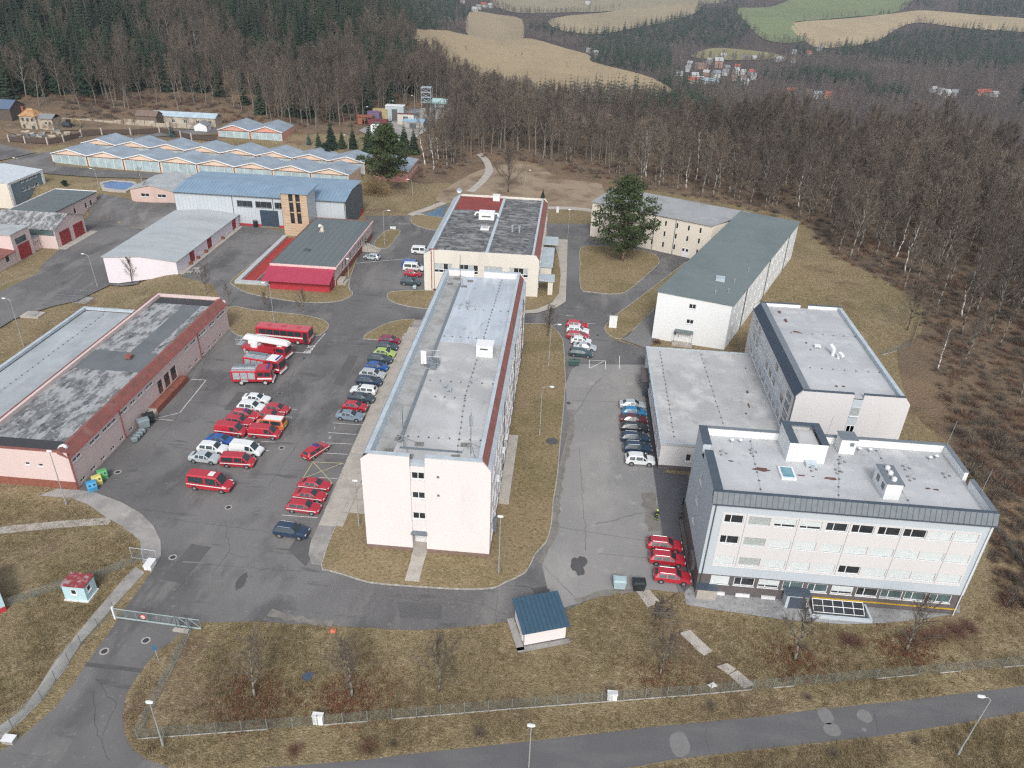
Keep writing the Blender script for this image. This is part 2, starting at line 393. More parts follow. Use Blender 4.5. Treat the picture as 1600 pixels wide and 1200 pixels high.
# --- pale paths
def strip(name, px, w, m, off=0.02, terr=False):
    c = smooth_line([tuple((GT(a, b) if terr else G(a, b))[:2]) for a, b in px])
    L_, R_ = [], []
    for i, p in enumerate(c):
        a = Vector(c[max(0, i - 1)]); b = Vector(c[min(len(c) - 1, i + 1)]); d = (b - a).normalized(); n = Vector((-d.y, d.x)) * w / 2
        L_.append(tuple(Vector(p) + n)); R_.append(tuple(Vector(p) - n))
    return sheet(name, L_ + R_[::-1], off, m)
strip('woodland_path', [(735, 300), (752, 285), (764, 268), (760, 252), (748, 240)], 2.6, M_CONC, 0.08, True)
strip('garden_path', [(640, 336), (672, 325), (705, 312)], 2.4, M_CONC, 0.03)
strip('garden_path', [(650, 333), (670, 340), (690, 345)], 1.6, M_CONC, 0.045)
strip('gravel_path', [(856, 325), (895, 326), (940, 331)], 3.0, M_CONC, 0.06)
strip('footpath', [(-40, 834), (0, 829), (90, 820), (172, 814)], 1.5, M_CONC, 0.03)
sheet('cobbled_pavement', px_pts([(90, 764), (124, 766), (150, 770), (190, 785), (220, 802), (240, 822), (251, 845), (252, 868), (236, 896), (222, 878), (219, 845), (190, 822), (165, 808), (140, 790), (110, 778), (60, 775)]), 0.05, M_PATH)
sheet('side_pavement', px_pts([(212, 885), (190, 908), (125, 985), (87, 1032), (60, 1075), (32, 1112), (0, 1134), (-40, 1160), (-40, 1180), (7, 1150), (37, 1124), (66, 1092), (100, 1049), (126, 1006), (176, 950), (226, 895)]), 0.04, M_PATH)
sheet('entrance_apron', px_pts([(970, 531), (1010, 545), (1030, 530), (1022, 484), (1008, 498), (990, 516)]), 0.13, M_PATCH)
sheet('building_pavement', px_pts([(1069, 926), (1072, 945), (1120, 953), (1220, 968), (1320, 976), (1380, 974), (1440, 968), (1500, 958), (1500, 945), (1080, 915)]), 0.05, layered('setts', (0.30, 0.30, 0.30), [((0.16, 0.16, 0.16), 1.8, 0.5, 0.7, 0.8, one, 3), ((0.40, 0.40, 0.39), 0.9, 0.5, 0.7, 0.6, one, 4)], 0.9, 0.5, 3))
# old slabs of the field path
for poly in ([(994, 924), (1014, 922), (1030, 940), (1012, 950)], [(1062, 990), (1078, 985), (1100, 1006), (1085, 1012)], [(1085, 1013), (1100, 1006), (1113, 1018), (1100, 1025)], [(1120, 1042), (1136, 1037), (1150, 1046), (1138, 1054)], [(1139, 1055), (1152, 1048), (1178, 1070), (1162, 1076)]):
    pts = px_pts(poly); mb = MB(); mb.prism(pts if area2(pts) > 0 else pts[::-1], 0.0, 0.12); struct(mb.build('path_slab', M_CONC))
# pavement of big slabs along the main block, each slab a piece of it
sw = struct(sheet('slab_pavement', px_pts([(648, 500), (690, 500), (585, 705), (566, 750), (540, 787), (522, 822), (500, 884), (487, 882), (482, 866), (486, 845)]), 0.06, M_PATH))
xo = [tuple(G(a, b)[:2]) for a, b in ((648, 500), (625, 531), (560, 675), (520, 765), (486, 846))]
y = 76.5
while y < 137:
    x0 = lerp_tab(sorted([(p[1], p[0]) for p in xo]), y + 1.3) + 0.1
    for k in range(2):
        w = (-23.6 - x0) / 2
        if y < 79 and k == 1: continue
        mb = MB(); dz = random.uniform(0, 0.025)
        mb.box(x0 + k * w + 0.04, x0 + (k + 1) * w - 0.04, y + 0.04, y + 2.9, 0.05, 0.10 + dz); mb.build('slab', M_CONC, sw, origin=(0, 0, 0))
    y += 2.95

# --- grass islands with kerbs
def isl(name, px, m=M_LAWN, kerb=True, n=3): return island(name, smooth_loop(px_pts(px), n) if n > 1 else px_pts(px), m, kerb)
isl('lawn_by_bus', [(356, 480), (400, 485), (442, 489), (482, 494), (507, 501), (514, 510), (508, 518), (490, 526), (400, 529), (360, 517)])
isl('lawn_by_red_garage', [(437, 378), (400, 407), (362, 438), (366, 447), (386, 458), (429, 467), (475, 473), (525, 472), (549, 463), (551, 456), (545, 445), (560, 400), (570, 375), (480, 350)])
isl('small_island', [(584, 381), (598, 364), (612, 359), (626, 361), (618, 374), (607, 387), (592, 388)])
isl('pond_island', [(642, 340), (646, 351), (668, 358), (684, 359), (694, 342), (672, 338), (652, 336)])
isl('lawn_patch', [(605, 465), (612, 456), (660, 454), (684, 457), (690, 470), (674, 482), (642, 480), (615, 473)])
isl('lawn_tongue', [(567, 530), (585, 515), (612, 503), (648, 499), (640, 512), (626, 530)], n=2)
isl('lawn_round_main_block', [(501, 883), (512, 892), (540, 900), (575, 911), (625, 916), (670, 919), (725, 922), (770, 920), (790, 911), (822, 895), (838, 865), (854, 848), (862, 820), (865, 785), (872, 740), (876, 690), (881, 640), (884, 600), (883, 575), (880, 532), (866, 513), (855, 506), (819, 506), (700, 500), (600, 700), (566, 752), (541, 788), (523, 823)], n=2)
isl('drop_shaped_lawn', [(908, 387), (906, 412), (907, 451), (925, 457), (962, 460), (985, 452), (1025, 417), (1030, 407), (1018, 395), (975, 387), (940, 385)])
isl('lawn_by_green_roof', [(1079, 406), (1040, 434), (990, 472), (962, 492), (947, 507), (945, 517), (957, 527), (974, 529), (992, 514), (1020, 486), (1060, 440), (1110, 404)])
isl('lawn_by_canteen', [(846, 372), (868, 374), (884, 385), (878, 440), (868, 474), (838, 487), (815, 482), (820, 460), (843, 452)], n=2)
isl('corner_grass', [(40, 408), (60, 414), (64, 422), (54, 431), (20, 448), (-20, 462), (-20, 430)], n=2)
sheet('canteen_pavement', px_pts([(862, 374), (887, 375), (884, 472), (870, 481), (838, 490), (819, 491), (819, 486), (838, 484), (862, 474), (873, 460), (876, 430), (872, 400)]), 0.15, M_CONC)
# --- stains, patches, manholes
def blot(name, px, py, rx, ry, m, off=0.03, jag=0.3, n=30, seed=0):
    c = G(px, py); rnd = random.Random(seed + int(px * 7 + py)); pts = []
    for i in range(n):
        a = 2 * math.pi * i / n; k = 1 + jag * (1.6 * noise.noise(Vector((math.cos(a) * 1.3, math.sin(a) * 1.3, px))) + .35 * rnd.uniform(-1, 1))
        pts.append((c.x + math.cos(a) * rx * k, c.y + math.sin(a) * ry * k))
    return sheet(name, smooth_loop(pts, 2), off, m)
blot('wet_stain', 905, 882, .9, 1.6, M_STAIN, 0.03, 0.32, 26); blot('wet_stain', 862, 690, 0.9, 1.0, M_STAIN, 0.13, 0.2)
blot('wet_stain', 378, 908, .55, 1.3, M_STAIN, 0.03, 0.4); blot('wet_stain', 845, 925, 1.3, 0.8, M_STAIN, 0.03, 0.4)
for px, py, rx, ry in ((1062, 1163, 1.0, 1.4), (1300, 1140, 0.9, 0.8), (1290, 1118, 0.8, 1.0), (1351, 1119, 0.75, 0.8), (1350, 1140, 0.25, 0.25)): blot('road_patch', px, py, rx, ry, M_PATCH, 0.012, 0.08)
def crack(px, w=0.042, m=None, off=0.024):
    rnd = random.Random(int(px[0][0] * 3 + px[0][1])); c = [Vector(G(a, b)[:2]) for a, b in px]; pts = []
    for a, b in zip(c, c[1:]):
        n = max(2, int((b - a).length / .7))
        for k in range(n): t = k / n; d = (b - a).normalized(); pts.append(a.lerp(b, t) + Vector((-d.y, d.x)) * rnd.gauss(0, .09))
    pts.append(c[-1]); mb = MB(); n = len(pts); L_ = []
    for i, p in enumerate(pts):
        d = (pts[min(n - 1, i + 1)] - pts[max(0, i - 1)]).normalized(); q = Vector((-d.y, d.x)) * w * rnd.uniform(.3, .8); L_ += [(p.x + q.x, p.y + q.y, off), (p.x - q.x, p.y - q.y, off)]
    mb.add(L_, [(2 * i, 2 * i + 1, 2 * i + 3, 2 * i + 2) for i in range(n - 1)]); struct(mb.build('asphalt_crack', m or M_STAIN))
for px in ([(215, 805), (300, 815), (420, 832)], [(330, 900), (360, 860), (352, 815)], [(300, 880), (345, 884), (400, 889), (470, 894)], [(575, 560), (500, 640), (420, 760)], [(260, 940), (290, 905), (330, 880)], [(150, 1060), (180, 1100), (160, 1150)], [(170, 1190), (150, 1140), (145, 1080)], [(700, 935), (760, 945), (790, 960)], [(1100, 1138), (1108, 1175)], [(1365, 1110), (1372, 1145)], [(845, 880), (870, 905), (900, 935)], [(520, 470), (560, 440), (590, 400)], [(470, 560), (450, 600), (455, 680)], [(905, 700), (912, 800), (915, 860)], [(775, 930), (775, 975)], [(330, 540), (300, 620), (240, 700)], [(600, 930), (660, 940), (720, 945)]): crack(px)
for px in ([(890, 660), (912, 627), (925, 605), (940, 590)], [(930, 820), (1010, 800)], [(400, 800), (480, 815)], [(330, 745), (420, 752)]): crack(px, .18, M_PATCH, .0235)
for q in ([(350, 640), (372, 612), (395, 614), (374, 643)], [(520, 600), (545, 555), (560, 556), (536, 603)], [(250, 905), (300, 850), (330, 855), (285, 912)], [(620, 940), (625, 965), (690, 968), (690, 944)], [(450, 860), (470, 830), (500, 850), (478, 885)]): sheet('asphalt_repair', px_pts(q), .0125, layered('repair_asphalt', (.105, .103, .104), [((.125, .122, .12), .5, .4, .65, .8, one, 6)], .9))
edge = layered('sandy_edge', (.23, .212, .188), [((.17, .16, .147), .7, .42, .6, .9, one, 7)], .95)
for px, w in (([(846, 880), (868, 820), (874, 750), (892, 680), (893, 640)], .5), ([(420, 958), (470, 968), (520, 975)], .5), ([(900, 940), (940, 926), (1000, 922)], .45), ([(1012, 770), (1018, 800), (1024, 830)], 1.0)): crack(px, w * 1.6, edge, .0215)
M_IRON = mat('cast_iron', (0.06, 0.06, 0.065), 0.6, 0.3)
for px, py in ((357, 793), (184, 738), (270, 871), (228, 1001), (163, 1018), (437, 615), (440, 700), (475, 560), (934, 524), (888, 630)):
    c = G(px, py); o = thing('manhole', 'round iron manhole cover with a pale concrete ring set in the asphalt', 'manhole', (c.x, c.y, 0.022), 0, 'manhole covers in the asphalt')
    mb = MB(); n = 20; ri, ro = 0.33, 0.52
    vs = [(math.cos(2 * math.pi * i / n) * q, math.sin(2 * math.pi * i / n) * q, 0.012) for q in (ri, ro) for i in range(n)]
    mb.add(vs, [(i, n + i, n + (i + 1) % n, (i + 1) % n) for i in range(n)]); child('ring', mb.mesh('ring', M_PATCH if py < 700 else M_KERB), o)
    mb = MB(); mb.bar((0, 0, 0), (0, 0, 0.02), ri - 0.01, n=16); child('cover', mb.mesh('cover', M_IRON), o)
# --- painted lines
def line(name, a, b, w=0.12, m=M_PAINT, off=0.026, off_mesh=None):
    a = G(*a); b = G(*b); mb = MB(); d = (b - a); d.z = 0; d.normalize(); n = Vector((-d.y, d.x, 0)) * w / 2
    mb.quad(*[tuple(Vector((p.x, p.y, off))) for p in (a - n, b - n, b + n, a + n)]); return struct(mb.build(name, m))
for a, b in (((521, 661), (566, 664)), ((513, 676), (557, 679)), ((507, 692), (551, 694)), ((503, 708), (543, 710)), ((441, 805), (496, 809)), ((432, 824), (486, 828)), ((498, 746), (527, 748)),
             ((560, 646), (574, 647)), ((568, 632), (581, 633)), ((450, 639), (464, 640)), ((444, 651), (456, 652)), ((408, 690), (429, 691)), ((414, 704), (421, 704)), ((379, 688), (387, 682)),
             ((0 + 281, 645), (322, 594)), ((281, 645), (240, 655)), ((322, 594), (298, 593)), ((243, 655), (271, 657)), ((455, 550), (481, 552)), ((481, 552), (508, 521)), ((427, 537), (458, 540)), ((384, 526), (390, 519)), ((362, 514), (385, 518)),
             ((921, 576), (946, 563)), ((921, 563), (921, 576)), ((921, 563), (946, 564)), ((946, 564), (946, 577)), ((968, 556), (968, 577)), ((884, 493), (896, 494)), ((622, 350), (646, 350)), ((549, 412), (640, 404)), ((884, 505), (930, 506))):
    line('painted_line', a, b, 0.11 if b[1] > 600 else 0.14)
for a, b in (((489, 722), (537, 724)), ((489, 722), (473, 748)), ((490, 723), (520, 755)), ((535, 724), (475, 747))): line('yellow_painted_line', a, b, 0.10, M_PAINT_Y)
for a, b in (((888, 626), (970, 628)), ((862, 822), (1012, 846)), ((935, 865), (1012, 872))): line('expansion_joint', a, b, .07, M_ASPHALT)
line('expansion_joint', (525, 905), (500, 970), 0.10, M_PATCH); line('expansion_joint', (320, 880), (285, 878), 0.25, M_PATCH)
line('drain_channel', (133, 1038), (222, 1048), 0.5, M_STAIN, 0.02)
def text(body, name, px, py, size, m, off=0.03, rz=0.0):
    cu = bpy.data.curves.new(name, 'FONT'); cu.body = body; cu.size = size; cu.align_x = 'CENTER'; cu.align_y = 'CENTER'
    tmp = bpy.data.objects.new(name, cu); COL.objects.link(tmp)
    dg = bpy.context.evaluated_depsgraph_get(); me = bpy.data.meshes.new_from_object(tmp.evaluated_get(dg)); bpy.data.objects.remove(tmp)
    me.materials.clear(); me.materials.append(m); o = bpy.data.objects.new(name, me); COL.objects.link(o); c = G(px, py)
    o.location = (c.x, c.y, off); o.rotation_euler = (0, 0, rz); return o
struct(text('BUS', 'road_marking_bus', 484, 546, 2.0, M_PAINT, 0.03, R(90)))
for bd, px, py in (('1', 523, 669), ('2', 515, 684), ('1', 444, 815)): struct(text(bd, 'bay_number', px, py, 0.9, M_PAINT, 0.03))
# --- pools
M_POOL = mat('pool_water', (0.035, 0.13, 0.33), 0.12, noise_amt=0.25, scale=0.6)
for nm, px, lab in (('fire_pond', [(161, 287), (176, 284), (205, 286), (211, 290), (195, 299), (165, 297)], 'small blue fire water pool with pale concrete rim by the grass'),):
    pts = pxt_pts(px); cx = sum(p[0] for p in pts) / len(pts); cy = sum(p[1] for p in pts) / len(pts); z = max(zt(*p) for p in pts)
    o = thing('water_pool', lab, 'pool', (cx, cy, z)); outer = [((p[0] - cx) * 1.22 + cx, (p[1] - cy) * 1.25 + cy) for p in pts]
    n = len(pts); mb = MB(); mb.add([(p[0], p[1], z + 0.35) for p in outer] + [(p[0], p[1], z + 0.35) for p in pts] + [(p[0], p[1], z - 0.4) for p in outer] + [(p[0], p[1], z - 0.2) for p in pts],
        [f for i in range(n) for f in ((i, (i + 1) % n, n + (i + 1) % n, n + i), (2 * n + i, 2 * n + (i + 1) % n, (i + 1) % n, i), (n + i, n + (i + 1) % n, 3 * n + (i + 1) % n, 3 * n + i))])
    mb.build('rim', M_CONC, o); mb = MB(); mb.add([(p[0], p[1], z + 0.15) for p in pts], [tuple(range(n))]); mb.build('water', M_POOL, o)
M_POOL2 = mat('pond_water', (0.07, 0.15, 0.22), 0.12, noise_amt=0.3, scale=0.6)
o = struct(sheet('pond_water', px_pts([(664, 335), (698, 320), (689, 343)]), 0.05, M_POOL2))
# ================================================================ buildings
def wallmat(name, col, dirt=0.18):
    d = tuple(c * (1 - dirt) for c in col)
    return layered(name, col, [(d, 0.25, 0.45, 0.75, 0.7, (1, 1, 0.25), 5), (tuple(c * 0.8 for c in col), 1.2, 0.60, 0.85, 0.5, (1, 1, 0.15), 6)], 0.85)
W_PINKWHITE = wallmat('pale_pink_plaster', (0.725, 0.682, 0.672), 0.08)
W_PINK = wallmat('pink_plaster', (0.64, 0.515, 0.49), 0.10)
W_PINKDARK = wallmat('dirty_pink_plaster', (0.56, 0.42, 0.37), 0.2)
W_CREAM = wallmat('cream_cladding', (0.68, 0.645, 0.57), 0.14)
W_CREAM2 = wallmat('cream_plaster', (0.69, 0.635, 0.545), 0.06)
W_WHITE = wallmat('white_plaster', (0.75, 0.765, 0.76), 0.05)
W_GREYBLUE = wallmat('grey_blue_plaster', (0.47, 0.52, 0.56), 0.06)
W_LPINK = wallmat('light_pink_panel', (0.61, 0.595, 0.592), 0.05)
W_LILAC = wallmat('lilac_white_plaster', (0.72, 0.67, 0.71), 0.08)
M_PLINTH = mat('dark_brown_plinth', (0.115, 0.10, 0.10), 0.85)
M_BRICK = layered('brick_plinth', (0.27, 0.10, 0.07), [((0.16, 0.07, 0.055), 1.5, 0.45, 0.65, 0.8, (1, 1, 3), 4)], 0.9)
M_FRAME = mat('white_frame', (0.72, 0.73, 0.73), 0.5, noise_amt=0.03)
M_GLASS = mat('window_glass', (0.030, 0.034, 0.038), 0.08, noise_amt=0.5, scale=0.4, spec=0.6)
M_GLASSG = mat('tinted_glass', (0.085, 0.125, 0.13), 0.08, noise_amt=0.35, scale=0.4, spec=0.6)
M_GLASSP = mat('pale_glass', (0.37, 0.46, 0.48), 0.2, noise_amt=0.2, scale=0.5)
M_CURTAIN = mat('net_curtain', (0.42, 0.45, 0.45), 0.6, noise_amt=0.15, scale=2)
M_BLIND = mat('white_blind', (0.60, 0.645, 0.645), 0.6, noise_amt=0.04)
M_SLAT = mat('grey_blind', (0.40, 0.43, 0.42), 0.6, noise_amt=0.2, scale=6)
M_DKMETAL = mat('anthracite_metal', (0.060, 0.080, 0.105), 0.45, 0.0, noise_amt=0.15)
M_SEAM = mat('grey_seam_metal', (0.155, 0.18, 0.20), 0.45, 0.0, noise_amt=0.12)
M_GALV = mat('galvanised_steel', (0.42, 0.46, 0.49), 0.45, 0.3, noise_amt=0.15, scale=2)
M_SILVER = mat('pale_sheet_metal', (0.45, 0.51, 0.55), 0.5, 0.1, noise_amt=0.12, scale=0.8)
M_RUST = layered('rust_red_sheet', (0.26, 0.10, 0.085), [((0.17, 0.085, 0.075), 0.8, 0.45, 0.65, 0.8, one, 6), ((0.32, 0.20, 0.18), 0.5, 0.58, 0.72, 0.6, one, 6)], 0.7)
M_RED = mat('red_sheet', (0.42, 0.035, 0.05), 0.55, noise_amt=0.1)
M_REDDOOR = mat('red_door', (0.30, 0.03, 0.035), 0.6, noise_amt=0.15)
M_PIPE = mat('dark_pipe', (0.09, 0.10, 0.10), 0.5)
M_REDPIPE = mat('red_pipe', (0.30, 0.07, 0.06), 0.5)
R_GREYMEM = layered('grey_roof_membrane', (0.46, 0.475, 0.485), [((0.37, 0.38, 0.39), 0.10, 0.42, 0.60, 0.9, (0.3, 1, 1), 5), ((0.54, 0.545, 0.54), 0.35, 0.5, 0.66, 0.7, one, 6), ((0.28, 0.265, 0.25), 0.7, 0.60, 0.74, 0.6, one, 7)], 0.75)
R_GREYMEM2 = layered('weathered_roof_membrane', (0.47, 0.475, 0.475), [((0.37, 0.375, 0.375), 0.07, 0.42, 0.58, 0.9, one, 5), ((0.58, 0.575, 0.56), 0.22, 0.5, 0.66, 0.8, one, 6), ((0.28, 0.27, 0.255), 0.5, 0.58, 0.74, 0.7, (1, 0.4, 1), 7)], 0.8)
R_BLUEMEM = layered('bluish_roof_membrane', (0.45, 0.50, 0.55), [((0.36, 0.40, 0.44), 0.12, 0.42, 0.60, 0.8, one, 5), ((0.54, 0.58, 0.61), 0.8, 0.5, 0.66, 0.7, (1, 0.15, 1), 5), ((0.22, 0.23, 0.23), 0.6, 0.60, 0.72, 0.8, (1, 0.5, 1), 7)], 0.7)
R_BITUMEN = layered('weathered_bitumen', (0.15, 0.155, 0.158), [((0.36, 0.37, 0.375), 0.7, 0.44, 0.56, 0.9, (1, 0.5, 1), 8), ((0.075, 0.075, 0.08), 1.2, 0.54, 0.62, 0.85, (1, 0.35, 1), 7), ((0.46, 0.46, 0.46), 2.2, 0.56, 0.66, 0.7, one, 6)], 0.9)
R_BITDARK = layered('dark_bitumen', (0.11, 0.112, 0.115), [((0.28, 0.28, 0.28), 0.5, 0.46, 0.60, 0.85, (0.5, 1.3, 1), 8), ((0.05, 0.05, 0.055), 0.8, 0.52, 0.62, 0.85, one, 7), ((0.36, 0.355, 0.35), 1.8, 0.55, 0.66, 0.7, (0.4, 1.3, 1), 6)], 0.9)
R_BITPATCH = layered('new_bitumen', (0.15, 0.165, 0.175), [((0.12, 0.13, 0.14), 0.2, 0.45, 0.65, 0.8, one, 5)], 0.85)
R_SLATE = layered('slate_grey_roof', (0.135, 0.16, 0.165), [((0.11, 0.13, 0.135), 0.15, 0.45, 0.65, 0.7, (1, 0.2, 1), 5), ((0.17, 0.19, 0.19), 0.8, 0.55, 0.7, 0.5, one, 5)], 0.8)
R_GREEN = layered('grey_green_roof', (0.155, 0.19, 0.19), [((0.13, 0.162, 0.163), 0.08, 0.42, 0.62, 0.8, one, 5), ((0.18, 0.215, 0.212), 0.6, 0.5, 0.7, 0.5, one, 6)], 0.75)
R_BLUE = mat('blue_metal_roof', (0.20, 0.29, 0.38), 0.5, 0.0, noise_amt=0.10, scale=0.3)
R_HANG = mat('grey_blue_hangar_roof', (0.26, 0.31, 0.36), 0.6, 0.0, noise_amt=0.18, scale=0.25)
R_REDROOF = layered('red_bitumen', (0.25, 0.06, 0.05), [((0.18, 0.05, 0.045), 0.4, 0.45, 0.65, 0.8, one, 5)], 0.85)
W_HALL = wallmat('light_grey_sheet_wall', (0.46, 0.50, 0.525), 0.06)
W_HALLDK = wallmat('dark_grey_sheet_wall', (0.125, 0.14, 0.15), 0.08)
W_HANG = wallmat('peach_plaster', (0.72, 0.55, 0.43), 0.10)
W_HANGP = wallmat('salmon_plaster', (0.62, 0.32, 0.26), 0.12)

def facade(mb, p0, p1, z0, z1, holes=(), mi=0, depth=0.14):
    """wall p0->p1 (outside on the right hand), openings with reveals"""
    p0 = Vector(p0[:2]); p1 = Vector(p1[:2]); W = (p1 - p0).length; d = (p1 - p0) / W; n = Vector((d.y, -d.x))
    us = sorted({0.0, W} | {max(0, min(W, h[0])) for h in holes} | {max(0, min(W, h[1])) for h in holes})
    vz = sorted({z0, z1} | {h[2] for h in holes} | {h[3] for h in holes})
    P = lambda u, v, k=0.0: (p0.x + d.x * u - n.x * k, p0.y + d.y * u - n.y * k, v)
    for a, b in zip(us, us[1:]):
        run = None
        for v0, v1 in zip(vz, vz[1:]):
            cu, cv = (a + b) / 2, (v0 + v1) / 2
            if any(h[0] < cu < h[1] and h[2] < cv < h[3] for h in holes): continue
            mb.quad(P(a, v0), P(b, v0), P(b, v1), P(a, v1), mi)
    for h in holes:
        a, b, v0, v1 = h[:4]
        mb.quad(P(a, v0), P(a, v0, depth), P(a, v1, depth), P(a, v1), mi); mb.quad(P(b, v0, depth), P(b, v0), P(b, v1), P(b, v1, depth), mi)
        mb.quad(P(a, v1), P(a, v1, depth), P(b, v1, depth), P(b, v1), mi); mb.quad(P(a, v0, depth), P(a, v0), P(b, v0), P(b, v0, depth), mi)
def win(parent, p0, p1, h, style='two', depth=0.14, sill=True, framem=None, name='window'):
    p0 = Vector(p0[:2]); p1 = Vector(p1[:2]); d = (p1 - p0).normalized(); n = Vector((d.y, -d.x)); a, b, v0, v1 = h[:4]
    def bx(mb, u0, u1, z0, z1, k0, k1):
        ps = [p0 + d * u0 - n * k0, p0 + d * u1 - n * k0, p0 + d * u1 - n * k1, p0 + d * u0 - n * k1]
        mb.add([(p.x, p.y, z0) for p in ps] + [(p.x, p.y, z1) for p in ps], [(0, 3, 2, 1), (4, 5, 6, 7), (0, 1, 5, 4), (1, 2, 6, 5), (2, 3, 7, 6), (3, 0, 4, 7)])
    fm = framem or M_FRAME; t = min(0.09, (b - a) * 0.12); k0, k1 = depth - 0.07, depth + 0.02
    mb = MB()
    bx(mb, a, a + t, v0, v1, k0, k1); bx(mb, b - t, b, v0, v1, k0, k1); bx(mb, a + t, b - t, v0, v0 + t, k0, k1); bx(mb, a + t, b - t, v1 - t, v1, k0, k1)
    W = b - a; H = v1 - v0
    mull = {'two': [0.36], 'half': [0.36], 'slats': [0.5], 'blind': [], 'two_g': [0.36], 'even': [0.5], 'four': [0.25, 0.5, 0.75], 'slit': [], 'three': [0.33, 0.66], 'door': [0.5], 'grid': [0.2, 0.4, 0.6, 0.8], 'pale': [0.25, 0.5, 0.75]}[style if style in ('two', 'half', 'slats', 'blind', 'two_g', 'even', 'four', 'slit', 'three', 'door', 'grid', 'pale') else 'two']
    for q in mull: bx(mb, a + W * q - t / 2, a + W * q + t / 2, v0 + t, v1 - t, k0, k1)
    if style == 'four': bx(mb, a + t, b - t, v0 + H * 0.30, v0 + H * 0.36, k0 - 0.004, k1)
    if style == 'grid': bx(mb, a + t, b - t, v0 + H * 0.5, v0 + H * 0.54, k0 - 0.004, k1)
    if sill: bx(mb, a - 0.06, b + 0.06, v0 - 0.07, v0 - 0.004, -0.10, depth - 0.01)
    w = mb.build(name, fm, parent)
    mb = MB(); bx(mb, a + t, b - t, v0 + t, v1 - t, depth - 0.02, depth + 0.01)
    gm = {'two_g': M_GLASSG, 'blind': M_GLASSG, 'pale': M_GLASSP}.get(style, M_GLASS)
    mb.build('pane', gm, w)
    if style == 'four':
        for k in range(4):
            if random.random() < 0.55:
                mb = MB(); bx(mb, a + W * k / 4 + t / 2 + 0.02, a + W * (k + 1) / 4 - t / 2 - 0.02, v0 + H * 0.37, v1 - t - 0.01, depth - 0.05, depth - 0.03); mb.build('curtain', M_CURTAIN, w)
    if style in ('blind', 'half', 'slats'):
        lo = {'blind': v0 + 0.03, 'half': v0 + H * 0.34, 'slats': v0 + H * 0.05}[style]
        mb = MB(); ns = 9; hh = (v1 - lo) / ns
        for k in range(ns): bx(mb, a + 0.01, b - 0.01, lo + k * hh + (0.03 if style == 'slats' else 0.012), lo + (k + 1) * hh, 0.02, 0.055)
        mb.build('blind', M_SLAT if style == 'slats' else M_BLIND, w)
    return w
def walls(root, poly, z0, z1, wm, holes={}, name='wall', depth=0.14):
    mb = MB(); n = len(poly)
    for i in range(n): facade(mb, poly[i], poly[(i + 1) % n], z0, z1, [h for h in holes.get(i, [])], 0, depth)
    w = mb.build(name, wm, root)
    for i, hs in holes.items():
        for h in hs:
            st = h[4] if len(h) > 4 else 'two'
            if st == 'open': continue
            win(root, poly[i], poly[(i + 1) % n], h, st, depth)
    return w
def rect(x0, x1, y0, y1): return [(x0, y0), (x1, y0), (x1, y1), (x0, y1)]
def flat_roof(root, poly, z, m, name='roof', th=0.25):
    mb = MB(); mb.prism(poly, z - th, z); return mb.build(name, m, root)
def seams(root, x0, x1, y0, y1, zf, step, m, along='y', w=0.05, h=0.04, name='seam'):
    """standing seams on a roof plane, zf(x, y) gives the height; one mesh per seam"""
    t = x0 + step if along == 'y' else y0 + step
    end = x1 if along == 'y' else y1
    while t < end - 0.01:
        mb = MB()
        if along == 'y': a, b = (t, y0, zf(t, y0)), (t, y1, zf(t, y1)); dx, dy = w / 2, 0
        else: a, b = (x0, t, zf(x0, t)), (x1, t, zf(x1, t)); dx, dy = 0, w / 2
        vs = [(a[0] - dx, a[1] - dy, a[2] - 0.02), (a[0] + dx, a[1] + dy, a[2] - 0.02), (b[0] + dx, b[1] + dy, b[2] - 0.02), (b[0] - dx, b[1] - dy, b[2] - 0.02)]
        vs += [(p[0], p[1], p[2] + h + 0.02) for p in vs]
        mb.add(vs, [(4, 5, 6, 7), (0, 1, 5, 4), (1, 2, 6, 5), (2, 3, 7, 6), (3, 0, 4, 7)]); mb.build(name, m, root); t += step
def ac_box(name, label, x, y, z, w, d, h, m, rz=0):
    o = thing(name, label, 'roof unit', (x, y, z), rz)
    mb = MB(); mb.box(-w / 2, w / 2, -d / 2, d / 2, 0.12, h); mb.box(-w / 2 - .04, w / 2 + .04, -d / 2 - .04, d / 2 + .04, h, h + 0.06); child('housing', mb.mesh('housing', m), o)
    mb = MB(); mb.box(-w * .4, -w * .4 + .1, -d * .4, d * .4, 0, 0.12); mb.box(w * .4 - .1, w * .4, -d * .4, d * .4, 0, 0.12); child('foot', mb.mesh('foot', M_PIPE), o)
    mb = MB(); mb.box(-w * .3, w * .3, -d / 2 - 0.02, -d / 2 + 0.01, h * 0.45, h * 0.62); child('vent', mb.mesh('vent', M_PIPE), o)
    return o

# ---------------- main block
ML, MR, MF, MBk = -22.8, -6.9, 73.1, 134.2
root = thing('office_block', 'long three storey pale pink block with flat silver grey roof between the two courts', 'building', (ML, MF, 0))
fronts = [(6.10, 7.75, 11.47, 12.53, 'even'), (6.10, 7.75, 8.47, 9.51, 'even'), (6.10, 7.75, 5.21, 6.29, 'even')]
ww = []
for k in range(17):
    y0 = 1.6 + k * 3.45
    for z0 in (1.5, 4.7, 7.9, 11.0): ww.append((y0, y0 + 2.1, z0, z0 + 1.5, random.choice(('two', 'two_g', 'two_g', 'blind'))))
mb = MB(); poly = rect(ML, MR, MF, MBk)
facade(mb, (ML, MF), (ML + 6.0, MF), 0.6, 13.4); facade(mb, (ML + 7.85, MF), (MR, MF), 0.6, 13.4)
